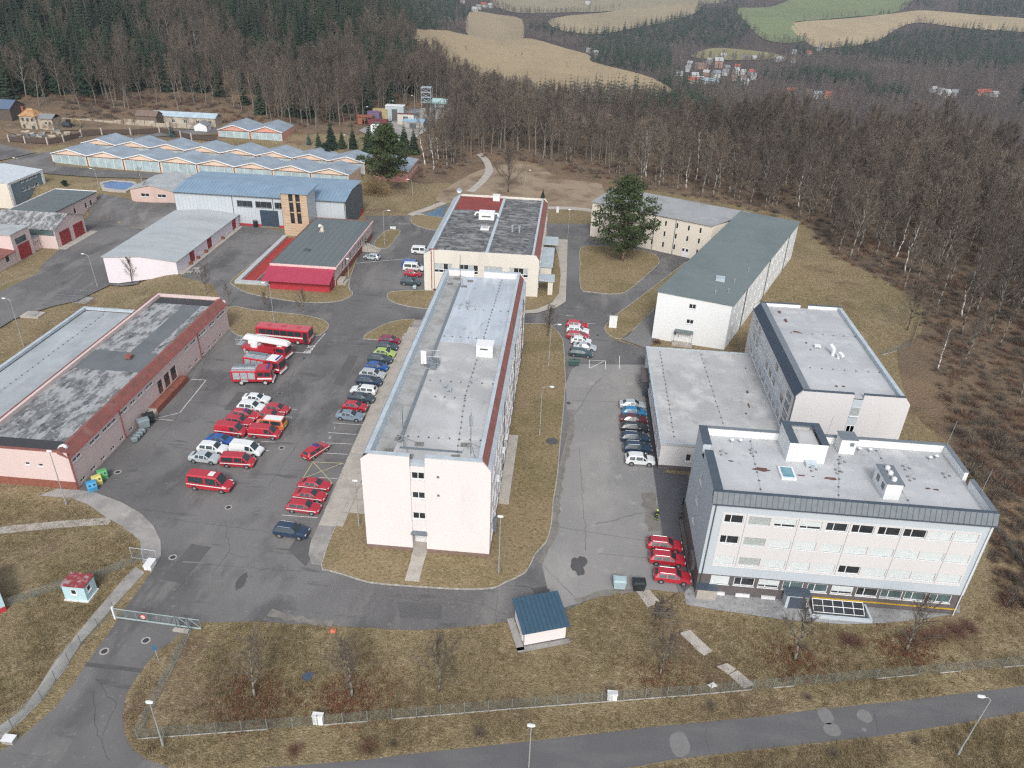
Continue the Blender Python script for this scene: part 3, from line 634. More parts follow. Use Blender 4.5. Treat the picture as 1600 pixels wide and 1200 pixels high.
# recessed bay with windows and entrance
facade(mb, (ML + 6.0, MF + 0.25), (ML + 7.85, MF + 0.25), 3.3, 13.4, [(h[0] - 6.0, h[1] - 6.0, h[2], h[3]) for h in fronts])
mb.quad((ML + 6.0, MF, 0), (ML + 6.0, MF + 0.25, 0), (ML + 6.0, MF + 0.25, 14.2), (ML + 6.0, MF, 14.2)); mb.quad((ML + 7.85, MF + 0.25, 0), (ML + 7.85, MF, 0), (ML + 7.85, MF, 14.2), (ML + 7.85, MF + 0.25, 14.2))
mb.box(ML + 5.95, ML + 6.0, MF + 0.26, MF + 1.9, 0, 3.3); mb.box(ML + 7.85, ML + 7.9, MF + 0.26, MF + 1.9, 0, 3.3); mb.box(ML + 6.0, ML + 7.85, MF + 0.26, MF + 1.9, 3.1, 3.3)
facade(mb, (MR, MF), (MR, MBk), 0.6, 13.2, ww); facade(mb, (MR, MBk), (ML, MBk), 0, 13.4); facade(mb, (ML, MBk), (ML, MF), 0, 14.05)
mb.build('wall', W_PINKWHITE, root)
for h in fronts: win(root, (ML, MF + 0.25), (MR, MF + 0.25), h, 'even')
for h in ww: win(root, (MR, MF), (MR, MBk), h, h[4])
mb = MB(); mb.box(ML + 6.0, ML + 7.85, MF + 1.7, MF + 1.8, 0.1, 3.0); d_ = mb.build('door', M_FRAME, root)
mb = MB(); mb.box(ML + 6.25, ML + 6.9, MF + 1.66, MF + 1.695, 1.5, 2.7); mb.build('pane', M_GLASS, d_); mb = MB(); mb.box(ML + 7.0, ML + 7.6, MF + 1.66, MF + 1.695, 1.5, 2.7); mb.build('pane', M_GLASS, d_)
mb = MB(); mb.box(ML + 5.9, ML + 7.95, MF - 0.5, MF + 0.24, 3.15, 3.3); mb.build('canopy', M_SEAM, root)
mb = MB(); mb.box(ML - 0.06, ML + 6.0, MF - 0.06, MF + 0.1, 0, 0.62); mb.box(ML + 7.85, MR + 0.06, MF - 0.06, MF + 0.1, 0, 0.62); mb.box(MR - 0.1, MR + 0.06, MF + 0.11, MBk, 0, 0.62); mb.build('plinth', mat('brown_plinth', (0.20, 0.135, 0.115), 0.9), root)
mb = MB(); mb.box(ML + 6.0, ML + 7.85, MF - 1.2, MF + 1.7, 0.1, 0.22); mb.box(ML + 6.05, ML + 7.8, MF - 5.4, MF - 1.2, 0.09, 0.16); mb.build('doorstep', M_CONC, root)
for z in (9.3, 12.1):
    mb = MB(); mb.box(-13.5, -13.2, MF - .06, MF - .01, z, z + .3); mb.build('wall_vent', M_SEAM, root)
# gable parapets with chamfered shoulders, mansard sides
for yy, sgn in ((MF, 1), (MBk - 0.3, 1)):
    for a, b, ca, cb in ((ML, ML + 6.0, 1.1, 0), (ML + 7.85, MR, 0, 1.1)):
        mb = MB(); pr = [(a, 13.4), (b, 13.4)]
        if cb: pr += [(b, 13.5), (b - cb, 14.95)]
        else: pr += [(b, 14.95)]
        if ca: pr += [(a + ca, 14.95), (a, 14.1)]
        else: pr += [(a, 14.95)]
        n = len(pr); mb.add([(p[0], yy, p[1]) for p in pr] + [(p[0], yy + 0.3, p[1]) for p in pr], [tuple(range(n)), tuple(range(2 * n - 1, n - 1, -1))] + [(i, n + i, n + (i + 1) % n, (i + 1) % n) for i in range(n)])
        mb.build('parapet', W_PINKWHITE, root)
        mb = MB(); mb.box(a + (ca or -0.0), b - (cb or 0.0), yy - 0.06, yy + 0.55, 14.95, 15.05); mb.build('coping', M_SILVER, root)
mb = MB(); L0, L1 = MF + 0.05, MBk - 0.05
mb.add([(ML, L0, 14.05), (ML, L1, 14.05), (ML + .5, L1, 14.9), (ML + .5, L0, 14.9), (ML + 1.05, L0, 14.9), (ML + 1.05, L1, 14.9), (ML + 1.3, L1, 13.7), (ML + 1.3, L0, 13.7)], [(0, 1, 2, 3), (3, 2, 5, 4), (4, 5, 6, 7)]); mb.build('mansard', M_SILVER, root)
mb = MB(); mb.add([(MR + 0.05, L0, 13.35), (MR + 0.05, L1, 13.35), (MR - 0.45, L1, 13.95), (MR - 0.45, L0, 13.95)], [(3, 2, 1, 0)]); mb.add([(MR - 1.2, L0, 14.9), (MR - 1.2, L1, 14.9), (MR - 1.7, L1, 14.9), (MR - 1.7, L0, 14.9), (MR - 1.7, L1, 13.7), (MR - 1.7, L0, 13.7)], [(0, 1, 2, 3), (3, 2, 4, 5)]); mb.build('mansard', M_SILVER, root)
mb = MB(); mb.add([(MR - 0.45, L0, 13.95), (MR - 0.45, L1, 13.95), (MR - 1.2, L1, 14.9), (MR - 1.2, L0, 14.9)], [(3, 2, 1, 0)]); mb.build('rusty_strip', M_RUST, root)
flat_roof(root, rect(ML + 1.25, MR - 1.7, MF + 0.3, MBk - 0.3), 13.75, R_GREYMEM2)
mb = MB(); mb.box(ML + 4.1, MR - 1.75, 106.2, MBk - 0.35, 13.75, 13.79); mb.build('roof_sheet', R_BLUEMEM, root)
mb = MB(); mb.box(ML + 3.6, ML + 4.05, MF + 4.5, MBk - 4, 13.76, 13.90); mb.box(ML + 4.1, MR - 4, MF + 3.2, MF + 3.5, 13.76, 13.88); mb.build('cable_tray', M_SEAM, root)
mb = MB(); mb.box(ML + 1.35, ML + 3.5, MF + 0.4, MBk - 0.4, 13.752, 13.77); mb.build('gutter', layered('dirty_gutter', (0.36, 0.365, 0.36), [((0.24, 0.235, 0.225), 0.5, 0.45, 0.65, 0.8, one, 6)], 0.85), root)
mb = MB(); mb.box(ML + 6.0, ML + 7.85, MF + 0.25, MF + 1.0, 13.4, 13.9); mb.build('roof_scupper', M_SILVER, root)
for y0 in (90, 108, 126):
    mb = MB(); mb.bar((MR + 0.1, y0, 0), (MR + 0.1, y0, 13.3), 0.07, n=6); mb.build('downpipe', M_PIPE, root)
mb = MB(); mb.box(MR + 0.1, MR + 1.6, 84, 100.5, 0.0, 0.9); mb.build('light_well', M_CONC, root)
mb = MB(); mb.box(MR + 0.05, MR + 0.5, 77, 78.2, 1.0, 2.6); mb.build('meter_box', M_SEAM, root)
for y0 in (80.5, 88.5, 93.5):
    mb = MB(); mb.box(MR + 0.03, MR + 0.4, y0, y0 + 0.8, 4.1 + (y0 % 3), 4.7 + (y0 % 3)); mb.build('air_conditioner', M_FRAME, root)
# conductor lines with little blocks on the roofs
def conductor(lab, pts, z, step=1.3, m=M_PIPE, gr='lightning conductor lines on the flat roofs'):
    o = thing('lightning_conductor', lab, 'conductor', (pts[0][0], pts[0][1], z), 0, gr); mb = MB(); bl = MB()
    for a, b in zip(pts, pts[1:]):
        mb.bar((a[0], a[1], z + 0.1), (b[0], b[1], z + 0.1), 0.015, n=4); L_ = math.hypot(b[0] - a[0], b[1] - a[1]); n = int(L_ / step)
        for k in range(n + 1):
            t = k / max(1, n); x, y = a[0] + (b[0] - a[0]) * t + random.uniform(-.05, .05), a[1] + (b[1] - a[1]) * t
            bl.prism([(x + math.cos(q * 1.2566) * 0.12, y + math.sin(q * 1.2566) * 0.12) for q in range(5)], z + 0.002, z + 0.11)
    mb.build('wire', M_GALV, o); bl.build('holders', M_PIPE, o)['kind'] = 'stuff'
cl = 'thin wire on dark blocks laid across the silver roof of the long pink block'
conductor(cl, [(-11.4, 75), (-12.4, 90), (-12.0, 106), (-11.5, 133)], 13.8); conductor(cl, [(-19.5, 79.0), (-9, 79.3)], 13.8); conductor(cl, [(-18, 93.6), (-9, 93.8)], 13.8); conductor(cl, [(-16.5, 89.2), (-12.4, 89.3)], 13.8); conductor(cl, [(-18.3, 108), (-11.8, 108)], 13.8); conductor(cl, [(-17.5, 119), (-9, 119)], 13.8)
hut = thing('roof_hatch', 'white roof access hatch standing on the silver grey roof', 'hatch', (-11.1, 101.8, 13.78)); mb = MB(); mb.box(-1.25, 1.25, 0, 2.0, 0, 1.9); child('housing', mb.mesh('housing', W_WHITE), hut); mb = MB(); mb.box(-1.32, 1.32, -.08, 2.08, 1.9, 2.0); child('lid', mb.mesh('lid', M_FRAME), hut); mb = MB(); mb.box(-.7, .5, -0.05, -0.005, 1.25, 1.5); child('vent', mb.mesh('vent', M_PIPE), hut)
def mast(x, y, z, h, label, panels):
    o = thing('antenna_mast', label, 'antenna', (x, y, z)); mb = MB(); mb.bar((0, 0, 0), (0, 0, h), 0.05, n=6); child('pole', mb.mesh('pole', M_SEAM), o)
    for k in range(4):
        a = k * math.pi / 2 + 0.5; mb = MB(); mb.bar((0, 0, 1.6), (2.0 * math.cos(a), 2.0 * math.sin(a), 0.12), 0.035, n=4); child('strut', mb.mesh('strut', M_SEAM), o)
        mb = MB()
        for q in range(3): mb.box(2.0 * math.cos(a) - .55 + q * .38, 2.0 * math.cos(a) - .55 + q * .38 + .32, 2.0 * math.sin(a) - .4, 2.0 * math.sin(a) + .4, 0.0, 0.11 + 0.03 * q)
        child('ballast', mb.mesh('ballast', mat('ballast_slab', (0.20, 0.195, 0.185), 0.95)), o)
    for k in range(panels):
        a = k * 2.1 + 0.4; mb = MB(); mb.box(-.06, .06, -.04, .04, 0, 1.5); child('panel_antenna', mb.mesh('panel_antenna', M_GALV), o, (0.25 * math.cos(a), 0.25 * math.sin(a), h - 2.0), a)
    return o
mast(-18.2, 76.5, 13.76, 6.0, 'tall thin antenna mast with white panels on ballast feet at the front roof corner', 3)
mast(-9.8, 76.3, 13.76, 6.0, 'slim antenna mast with stub aerials near the rusty roof edge', 2)
mast(-19.0, 130.5, 13.8, 5.5, 'antenna mast on ballast feet at the canteen end of the silver roof', 0)
rk = thing('antenna_rack', 'steel rack with white microwave panel and grey cabinets on the roof gutter', 'antenna', (-18.6, 98.0, 13.76))
mb = MB(); mb.box(-1.3, -0.5, -1.2, -1.0, 0.9, 3.0); child('white_panel', mb.mesh('white_panel', M_FRAME), rk)
mb = MB(); [mb.bar((x, y, 0), (x, y, 2.2), 0.04, n=4) for x in (-1, 0.2, 1.2) for y in (-1.2, 0.8)]; [mb.bar((-1, y, z), (1.2, y, z), 0.03, n=4) for y in (-1.2, .8) for z in (0.2, 1.1, 2.2)]; child('frame', mb.mesh('frame', M_GALV), rk)
for k, (x, y) in enumerate(((0.5, -1.0), (0.7, 0.2))):
    mb = MB(); mb.box(x - .45, x + .45, y - .3, y + .3, 0.2, 1.2); child('cabinet', mb.mesh('cabinet', M_SEAM), rk)
for x, y, w in ((-15.5, 92.0, .5), (-14.8, 91.0, .55), (-16.4, 121.5, .6), (-16.2, 119.9, .5)): ac_box('roof_vent', 'low grey vent box lying on the silver roof', x, y, 13.79, w, w, .4, M_GALV)['group'] = 'small vents on the silver roof'

# ---------------- canteen
DL, DR, DF, DB = -31.2, -5.5, 158.2, 202.8
root = thing('canteen_building', 'low cream clad building with blotchy dark roof and four window strips', 'building', (DL, DF, 0))
hs = [(2.3, 6.5, 4.5, 6.7, 'four'), (7.9, 12.2, 4.5, 6.7, 'four'), (13.45, 17.7, 4.5, 6.7, 'four'), (19.1, 23.4, 4.5, 6.7, 'four')]
side = [(3 + k * 4.6, 3 + k * 4.6 + 3.4, z0, z0 + 1.9, 'four') for k in range(9) for z0 in (1.2, 5.0)]
walls(root, rect(DL, DR, DF, DB), 0, 8.6, W_CREAM, {0: hs, 1: side})
mb = MB()
for a, b, c in ((DF, DF + 0.3, 0), (DB - 0.3, DB, 0)):
    pr = [(DL, 8.6), (DR, 8.6), (DR - 0.7, 9.75), (DL + 1.9, 9.75)]; mb.add([(p[0], a, p[1]) for p in pr] + [(p[0], b, p[1]) for p in pr], [(0, 1, 2, 3), (7, 6, 5, 4), (0, 4, 5, 1), (1, 5, 6, 2), (2, 6, 7, 3), (3, 7, 4, 0)])
mb.build('parapet', W_CREAM, root)
mb = MB(); mb.add([(DL, DF + .31, 8.6), (DL, DB - .31, 8.6), (DL + 1.5, DB - .31, 9.7), (DL + 1.5, DF + .31, 9.7), (DL + 2.0, DF + .31, 9.7), (DL + 2.0, DB - .31, 9.7), (DL + 2.0, DB - .31, 9.1), (DL + 2.0, DF + .31, 9.1)], [(0, 1, 2, 3), (3, 2, 5, 4), (4, 5, 6, 7)]); mb.build('mansard', M_SILVER, root)
mb = MB(); mb.add([(DR - 1.2, DF + .31, 9.7), (DR - 1.2, DB - .31, 9.7), (DR - 1.7, DB - .31, 9.7), (DR - 1.7, DF + .31, 9.7), (DR - 1.7, DB - .31, 9.1), (DR - 1.7, DF + .31, 9.1)], [(0, 1, 2, 3), (3, 2, 4, 5)]); mb.build('mansard', M_SILVER, root)
mb = MB(); mb.add([(DR, DF + .31, 8.6), (DR, DB - .31, 8.6), (DR - 1.2, DB - .31, 9.7), (DR - 1.2, DF + .31, 9.7)], [(3, 2, 1, 0)]); mb.build('rusty_strip', M_RUST, root)
flat_roof(root, rect(DL + 2.0, DR - 1.7, DF + .3, DB - .3), 9.25, R_BITDARK)
mb = MB(); mb.box(-17.6, -16.9, DF + .32, DB - .5, 9.25, 9.55); mb.build('roof_kerb', M_SILVER, root)
mb = MB(); mb.box(DL + 2.1, -17.7, 190.5, DB - .4, 9.25, 9.29); mb.build('roof_sheet', R_REDROOF, root)
mb = MB(); mb.box(-8.6, -7.6, 160, 176, 9.252, 9.275); mb.build('roof_patch', R_BITPATCH, root)
mb = MB(); mb.box(DL + 1.2, DL + 3.2, DF - 0.02, DF + 0.32, 9.75, 9.9); mb.build('coping', M_RUST, root)
mb = MB(); mb.bar((DL + 1.7, DF - .12, 0), (DL + 1.7, DF - .12, 9.6), 0.09, n=6); mb.bar((DL + 2.3, DF - .12, 0), (DL + 2.3, DF - .12, 9.6), 0.05, n=6); mb.build('downpipe', M_REDPIPE, root)
for x in (DL + 2.0, DL + 16.0):
    mb = MB(); mb.box(x, x + 2.2, DF - .03, DF - .005, 0.02, 0.5); mb.build('cellar_window', M_GLASS, root)
mb = MB(); mb.box(DR + .02, DR + 2.6, 169, 182, 0, 3.2); mb.build('side_annex', W_CREAM, root); mb = MB(); mb.box(DR + .02, DR + 2.9, 168.7, 182.3, 3.2, 3.4); mb.build('annex_roof', M_SILVER, root)
mb = MB(); mb.box(DR + .02, DR + 3.6, 159.5, 163.5, 3.4, 3.65); mb.build('porch_roof', M_SILVER, root); mb = MB(); mb.box(DR + 2.2, DR + 3.3, 159.9, 161, 0, 3.4); mb.build('porch_column', W_CREAM, root)
mb = MB(); mb.box(DR + .02, DR + 3.6, 184, 190, 3.4, 3.6); mb.build('porch_roof', M_SILVER, root)
ah = ac_box('air_handling_unit', 'white air handling unit with bent ducts on the dark roof', -20.0, 183.5, 9.3, 3.8, 2.4, 1.9, W_WHITE); mb = MB(); mb.path([(-1.9, 0, 1.5), (-2.6, 0, 1.6), (-3.0, -.6, 1.0)], [.22, .22, .22], n=6); mb.path([(1.9, 0, 1.5), (2.6, 0, 1.6), (3.0, -.6, 1.0)], [.22, .22, .22], n=6); child('duct', mb.mesh('duct', M_FRAME), ah)
sk = thing('roof_light', 'pale square roof light on the dark blotchy roof', 'skylight', (-19.6, 176.2, 9.25)); mb = MB(); mb.box(-1, 1, -1.2, 1.2, 0, .35); child('curb', mb.mesh('curb', M_FRAME), sk); mb = MB(); mb.box(-.7, .7, -.9, .9, .35, .42); child('pane', mb.mesh('pane', M_CURTAIN), sk)
for x, y in ((-12.9, 175), (-11.2, 174.8)):
    v = thing('vent_pipe', 'grey vent stack on the dark roof beyond the long roof kerb', 'vent', (x, y, 9.25), 0, 'vent stacks on the dark canteen roof'); mb = MB(); mb.bar((0, 0, 0), (0, 0, 1.5), .22, n=8); child('stack', mb.mesh('stack', M_GALV), v); mb = MB(); mb.bar((0, 0, 1.5), (0, 0, 1.65), .34, n=8); child('cap', mb.mesh('cap', M_GALV), v)
ch = thing('chimney', 'white brick chimney box on the red roof corner', 'chimney', (-19.3, 200.0, 9.29)); mb = MB(); mb.box(-.9, .9, -.6, .6, 0, 1.5); child('stack', mb.mesh('stack', W_WHITE), ch); mb = MB(); mb.box(-1, 1, -.7, .7, 1.5, 1.6); child('cap', mb.mesh('cap', M_FRAME), ch)
blo = thing('satellite_dish', 'grey dish on the roof corner beside the red roof sheet', 'antenna', (DL + 1.6, DB - .8, 9.7)); mb = MB(); mb.bar((0, 0, 0), (0, 0, 1.4), .06, n=5); child('pole', mb.mesh('pole', M_GALV), blo)
mb = MB(); rings = [[(math.cos(i * math.pi / 5) * r_, -h_, math.sin(i * math.pi / 5) * r_) for i in range(10)] for r_, h_ in ((.1, 0), (.5, .08), (.8, .25))]; mb.loft(rings, caps=False); child('dish', mb.mesh('dish', M_GALV), blo, (0, 0, 1.3))

# ---------------- white block with green roof and its cream wing
A_, B_, C_, D_ = (18.9, 141.0), (33.0, 138.0), (59.4, 195.3), (45.3, 199.0)
root = thing('white_block', 'white rendered three storey block with grey green sloping roof', 'building', (*A_, 0))
gp = [A_, B_, C_, D_]; GL = math.hypot(B_[0] - A_[0], B_[1] - A_[1]); SL = math.hypot(C_[0] - B_[0], C_[1] - B_[1])
def gu(px, py):   # along-front coordinate and height of a pixel on the front wall
    v = ray(px, py); n = Vector((B_[1] - A_[1], A_[0] - B_[0], 0)); t = n.dot(Vector((A_[0], A_[1], 0))) / n.dot(v); p = v * t
    return (Vector((p.x, p.y)) - Vector(A_)).length, CAM_H + p.z
hs = []
for a, b in (((1077, 474.5), (1087, 483.5)), ((1073, 498.5), (1083, 507)), ((1053.5, 516), (1056.5, 524))):
    u0, v1 = gu(*a); u1, v0 = gu(*b); hs.append((min(u0, u1), max(u0, u1), min(v0, v1), max(v0, v1), 'even' if abs(u1 - u0) > .8 else 'slit'))
sd_ = [(2.5 + k * 3.6, 2.5 + k * 3.6 + .75, z0, z0 + 1.35, 'slit') for k in range(16) for z0 in (1.4, 4.4, 7.1)]
walls(root, gp, 0, 9.6, W_WHITE, {0: hs, 1: sd_})
mb = MB(); mb.add([(*A_, 9.6), (*B_, 9.6), (*A_, 10.3), (*C_, 9.6), (*D_, 9.6), (*D_, 10.3)], [(0, 1, 2), (3, 4, 5), (4, 0, 2, 5)]); mb.build('gable', W_WHITE, root)
def off(p, q, k): d = (Vector(q) - Vector(p)).normalized(); return Vector(p) - d * k
mb = MB(); e = 0.35; a2, b2, c2, d2 = off(off(A_, B_, e), off(D_, C_, e), .25), off(off(B_, A_, e), off(C_, D_, e), .25), off(off(C_, D_, e), off(B_, A_, e), .25), off(off(D_, C_, e), off(A_, B_, e), .25)
mb.add([(*a2, 10.34), (*b2, 9.58), (*c2, 9.58), (*d2, 10.34), (*a2, 10.48), (*b2, 9.72), (*c2, 9.72), (*d2, 10.48)], [(3, 2, 1, 0), (4, 5, 6, 7), (0, 1, 5, 4), (1, 2, 6, 5), (2, 3, 7, 6), (3, 0, 4, 7)]); mb.build('roof', R_GREEN, root)
sdv = (Vector(C_) - Vector(B_)).normalized(); fdv = (Vector(B_) - Vector(A_)).normalized(); nf = Vector((fdv.y, -fdv.x))
u0, v0 = gu(1062, 537); cpt = Vector(A_) + fdv * (u0 + .5)
def obx(mb, c, hw, k0, k1, z0, z1):
    ps = [c - fdv * hw + nf * k1, c + fdv * hw + nf * k1, c + fdv * hw + nf * k0, c - fdv * hw + nf * k0]; mb.add([(p.x, p.y, z0) for p in ps] + [(p.x, p.y, z1) for p in ps], [(0, 3, 2, 1), (4, 5, 6, 7), (0, 1, 5, 4), (1, 2, 6, 5), (2, 3, 7, 6), (3, 0, 4, 7)])
mb = MB(); obx(mb, cpt, 1.8, 0.02, 1.3, 2.85, 3.0); mb.build('porch_roof', R_GREEN, root)
mb = MB(); obx(mb, cpt - fdv * .3, 1.0, 0.01, .06, 0.4, 2.6); d_ = mb.build('door', M_FRAME, root); mb = MB(); obx(mb, cpt - fdv * 1.0, .06, .061, .12, 1.3, 1.6); mb.build('handle', M_PIPE, d_)
mb = MB(); obx(mb, cpt, 2.0, 0.01, 1.8, 0, .38); mb.build('steps', M_CONC, root)
mb = MB(); obx(mb, cpt - fdv * 1.75, .04, 1.2, 1.28, .38, 2.85); obx(mb, cpt + fdv * 1.75, .04, 1.2, 1.28, .38, 2.85); mb.build('porch_post', M_SEAM, root)
for t in (.18, .5, .82):
    p = Vector(B_) + sdv * SL * t; mb = MB(); mb.bar((p.x + .12, p.y - .05, 0), (p.x + .12, p.y - .05, 9.6), .08, n=6); mb.build('downpipe', M_PIPE, root)
def roofpt(u, k): p = Vector(A_) + fdv * u + sdv * k; return p.x, p.y, 10.48 - .9 * u / GL
x, y, z = roofpt(8.6, 12.4); sk = thing('roof_light', 'pale metal roof light on the grey green roof', 'skylight', (x, y, z - .05), -.2); mb = MB(); mb.box(-.9, .9, -1.3, 1.3, 0, .45); child('curb', mb.mesh('curb', M_SILVER), sk); mb = MB(); mb.box(-.6, .6, -1, 1, .45, .52); child('pane', mb.mesh('pane', M_GLASSP), sk)
for u, k in ((10, 4), (12, 6), (11.6, 12), (12.4, 20)):
    x, y, z = roofpt(u, k); v = thing('vent_pipe', 'thin grey vent pipe on the grey green roof', 'vent', (x, y, z - .05), 0, 'vent pipes on the green roof'); mb = MB(); mb.bar((0, 0, 0), (0, 0, .9), .08, n=6); child('stack', mb.mesh('stack', M_GALV), v); mb = MB(); mb.bar((0, 0, .9), (0, 0, 1.0), .14, n=6); child('cap', mb.mesh('cap', M_GALV), v)
# wing
wa, wb = Vector((6.5, 203.2)), Vector((36.5, 188.0)); wd = (wb - wa).normalized(); wn_ = Vector((-wd.y, wd.x)); wc, we = wb + wn_ * 14.5 + wd * 5, wa + wn_ * 14.5
root = thing('cream_wing', 'long cream wing with rows of slit windows and pale grey roof behind the pine', 'building', (wa.x, wa.y, 0)); WL = (wb - wa).length
hs = []
for k in range(10):
    for z0 in (1.3, 4.2, 7.0):
        u = 2.2 + k * 3.12
        if 8.0 <= k <= 8 and z0 < 2: continue
        hs.append((u, u + .62, z0, z0 + 1.45, 'slit'))
pw = [tuple(wa), tuple(wb), tuple(wc), tuple(we)]
walls(root, pw, 0, 9.5, W_CREAM2, {0: hs})
e0 = .4; q = [wa - wn_ * e0 - wd * .3, wb - wn_ * e0, wc + wn_ * e0, we + wn_ * e0 - wd * .3]; mb = MB(); mb.add([(q[0].x, q[0].y, 9.5), (q[1].x, q[1].y, 9.5), (q[2].x, q[2].y, 10.2), (q[3].x, q[3].y, 10.2)] + [(q[0].x, q[0].y, 9.65), (q[1].x, q[1].y, 9.65), (q[2].x, q[2].y, 10.35), (q[3].x, q[3].y, 10.35)], [(3, 2, 1, 0), (4, 5, 6, 7), (0, 1, 5, 4), (1, 2, 6, 5), (2, 3, 7, 6), (3, 0, 4, 7)]); mb.build('roof', layered('worn_grey_roof', (.31, .318, .325), [((.25, .256, .26), .12, .42, .6, .9, one, 6), ((.37, .375, .37), .5, .52, .68, .7, one, 6)], .8), root)
mb = MB(); p = wa + wd * 26.5; dd = [p - wn_ * .05, p + wd * 1.9 - wn_ * .05]; mb.obox(dd[0], dd[1], .08, 0.05, 2.5); d_ = mb.build('door', M_FRAME, root)
for k in (.15, 1.15):
    mb = MB(); mb.obox(p + wd * k - wn_ * .10, p + wd * (k + .6) - wn_ * .10, .03, 1.6, 2.3); mb.build('pane', M_GLASS, d_)
for k in (18.3, 27.0 - 3):
    pp = wa + wd * k - wn_ * .1; mb = MB(); mb.bar((pp.x, pp.y, 0), (pp.x, pp.y, 9.5), .07, n=6); mb.build('downpipe', M_PIPE, root)

# ---------------- low flat link building
LX0, LX1, LY0, LY1 = 16.4, 35.0, 95.4, 126.8
root = thing('low_hall', 'single storey flat roofed hall with grey membrane roof joining the two taller blocks', 'building', (LX0, LY0, 0))
hs0 = [(3.9, 4.7, 1.9, 3.2, 'slit')]; hs3 = [(1.5 + k * 3.75, 1.5 + k * 3.75 + 2.9, 1.6, 3.9, 'pale') for k in range(8)]
walls(root, rect(LX0, LX1, LY0, LY1), .9, 4.7, W_LPINK, {0: hs0, 3: hs3})
mb = MB(); mb.box(LX0 + .05, LX1, LY0 + .05, LY1 - .05, 0, .9); mb.build('plinth', M_PLINTH, root)
flat_roof(root, rect(LX0 - .25, LX1, LY0 - .25, LY1 + .1), 5.05, R_GREYMEM2, th=.35)
mb = MB(); P4 = rect(LX0 - .27, LX1, LY0 - .27, LY1 + .12); mb.box(LX0 - .27, LX0 + .1, LY0 - .27, LY1 + .12, 5.051, 5.14); mb.box(LX0 + .1, LX1, LY0 - .27, LY0 + .05, 5.051, 5.13); mb.box(LX0 + .1, LX1, LY1 - .2, LY1 + .12, 5.051, 5.13); mb.build('roof_edge', M_SILVER, root)
mb = MB(); mb.box(LX0 - 1.3, LX0 - .02, 117, 122, 3.0, 3.2); mb.build('porch_roof', M_PLINTH, root)
mb = MB(); mb.box(LX0 - .9, LX0 - .05, 117.2, 117.5, 0, 3.0); mb.build('porch_post', M_DKMETAL, root)
conductor('thin wire on blocks along the low grey hall roof', [(18.4, 97), (18.6, 125)], 5.06); conductor('row of dark blocks across the middle of the low grey hall roof', [(26.5, 97), (26.0, 125)], 5.06, 1.6)
M_ROOFSTAIN = layered('rusty_puddle', (0.12, 0.06, 0.05), [((0.20, 0.12, 0.09), 1.5, 0.45, 0.65, 0.8, one, 6)], 0.6)
def rstain(parent, x, y, z, rx, ry, seed):
    rnd = random.Random(seed); n = 14; pts = [(x + math.cos(2 * math.pi * i / n) * rx * rnd.uniform(.6, 1.2), y + math.sin(2 * math.pi * i / n) * ry * rnd.uniform(.6, 1.2)) for i in range(n)]
    mb = MB(); mb.add([(p[0], p[1], z) for p in smooth_loop(pts, 2)], [tuple(range(2 * n))]); mb.build('puddle_stain', M_ROOFSTAIN, parent)
for k, (x, y, a, b) in enumerate(((32.1, 112.5, .25, .5), (31.5, 108, .2, .9), (30.6, 105.4, .2, .3), (33.3, 121, .15, .3))): rstain(root, x, y, 5.056, a, b, k)

# ---------------- rear right block
QX0, QX1, QY0, QY1, QZ = 35.0, 51.2, 98.0, 130.2, 14.0
root = thing('rear_grey_block', 'three storey block with dark blue sloped eaves rising behind the low hall', 'building', (QX0, QY0, 0))
QW = 31.9
hs3 = []
for k in range(10):
    u0 = 3.0 + k * 2.75   # measured from the far corner
    for z0, st in ((5.6, 'slats'), (8.2, random.choice(('two', 'two_g', 'blind'))), (10.7, random.choice(('two', 'blind', 'two_g')))): hs3.append((u0, u0 + 1.9, z0, z0 + (1.0 if z0 < 6 else 1.4), st))
walls(root, rect(QX0, QX1, QY0, QY1), 0, 12.7, W_LPINK, {3: hs3})
mb = MB(); mb.box(QX0 - .035, QX0 - .01, QY0 + 6.0, QY1 - 2.2, 5.2, 5.5); mb.box(QX0 - .035, QX0 - .01, QY0 + 6.0, QY1 - 2.2, 6.75, 8.05); mb.box(QX0 - .035, QX0 - .01, QY0 + 6.0, QY1 - 2.2, 9.75, 10.5); mb.build('blue_band', W_GREYBLUE, root)
for a, b, ca, cb in ((QX0, 43.1, .9, 0), (44.5, QX1, 0, .9)):
    for yy in (QY0, QY1 - .3):
        mb = MB(); pr = [(a, 12.7), (b, 12.7)] + ([(b, 12.9), (b - cb, 14.0)] if cb else [(b, 14.0)]) + ([(a + ca, 14.0), (a, 12.9)] if ca else [(a, 14.0)]); n = len(pr)
        mb.add([(p[0], yy, p[1]) for p in pr] + [(p[0], yy + .3, p[1]) for p in pr], [tuple(range(n)), tuple(range(2 * n - 1, n - 1, -1))] + [(i, n + i, n + (i + 1) % n, (i + 1) % n) for i in range(n)]); mb.build('parapet', W_LPINK if yy == QY0 else W_WHITE, root)
        mb = MB(); mb.box(a + ca, b - cb, yy - .05, yy + .45, 14.0, 14.08); mb.build('coping', M_DKMETAL, root)
mb = MB(); mb.add([(QX0 - .1, QY0 + .02, 12.6), (QX0 - .1, QY1 - .02, 12.6), (QX0 + .9, QY1 - .02, 14.0), (QX0 + .9, QY0 + .02, 14.0)], [(0, 1, 2, 3)]); mb.build('mansard', mat('navy_metal', (0.028, 0.045, 0.075), .4), root)
mb = MB(); mb.box(QX0 + .9, QX0 + 1.9, QY0 + .46, QY1 - .46, 13.2, 14.06); mb.build('parapet_cap', M_SEAM, root)
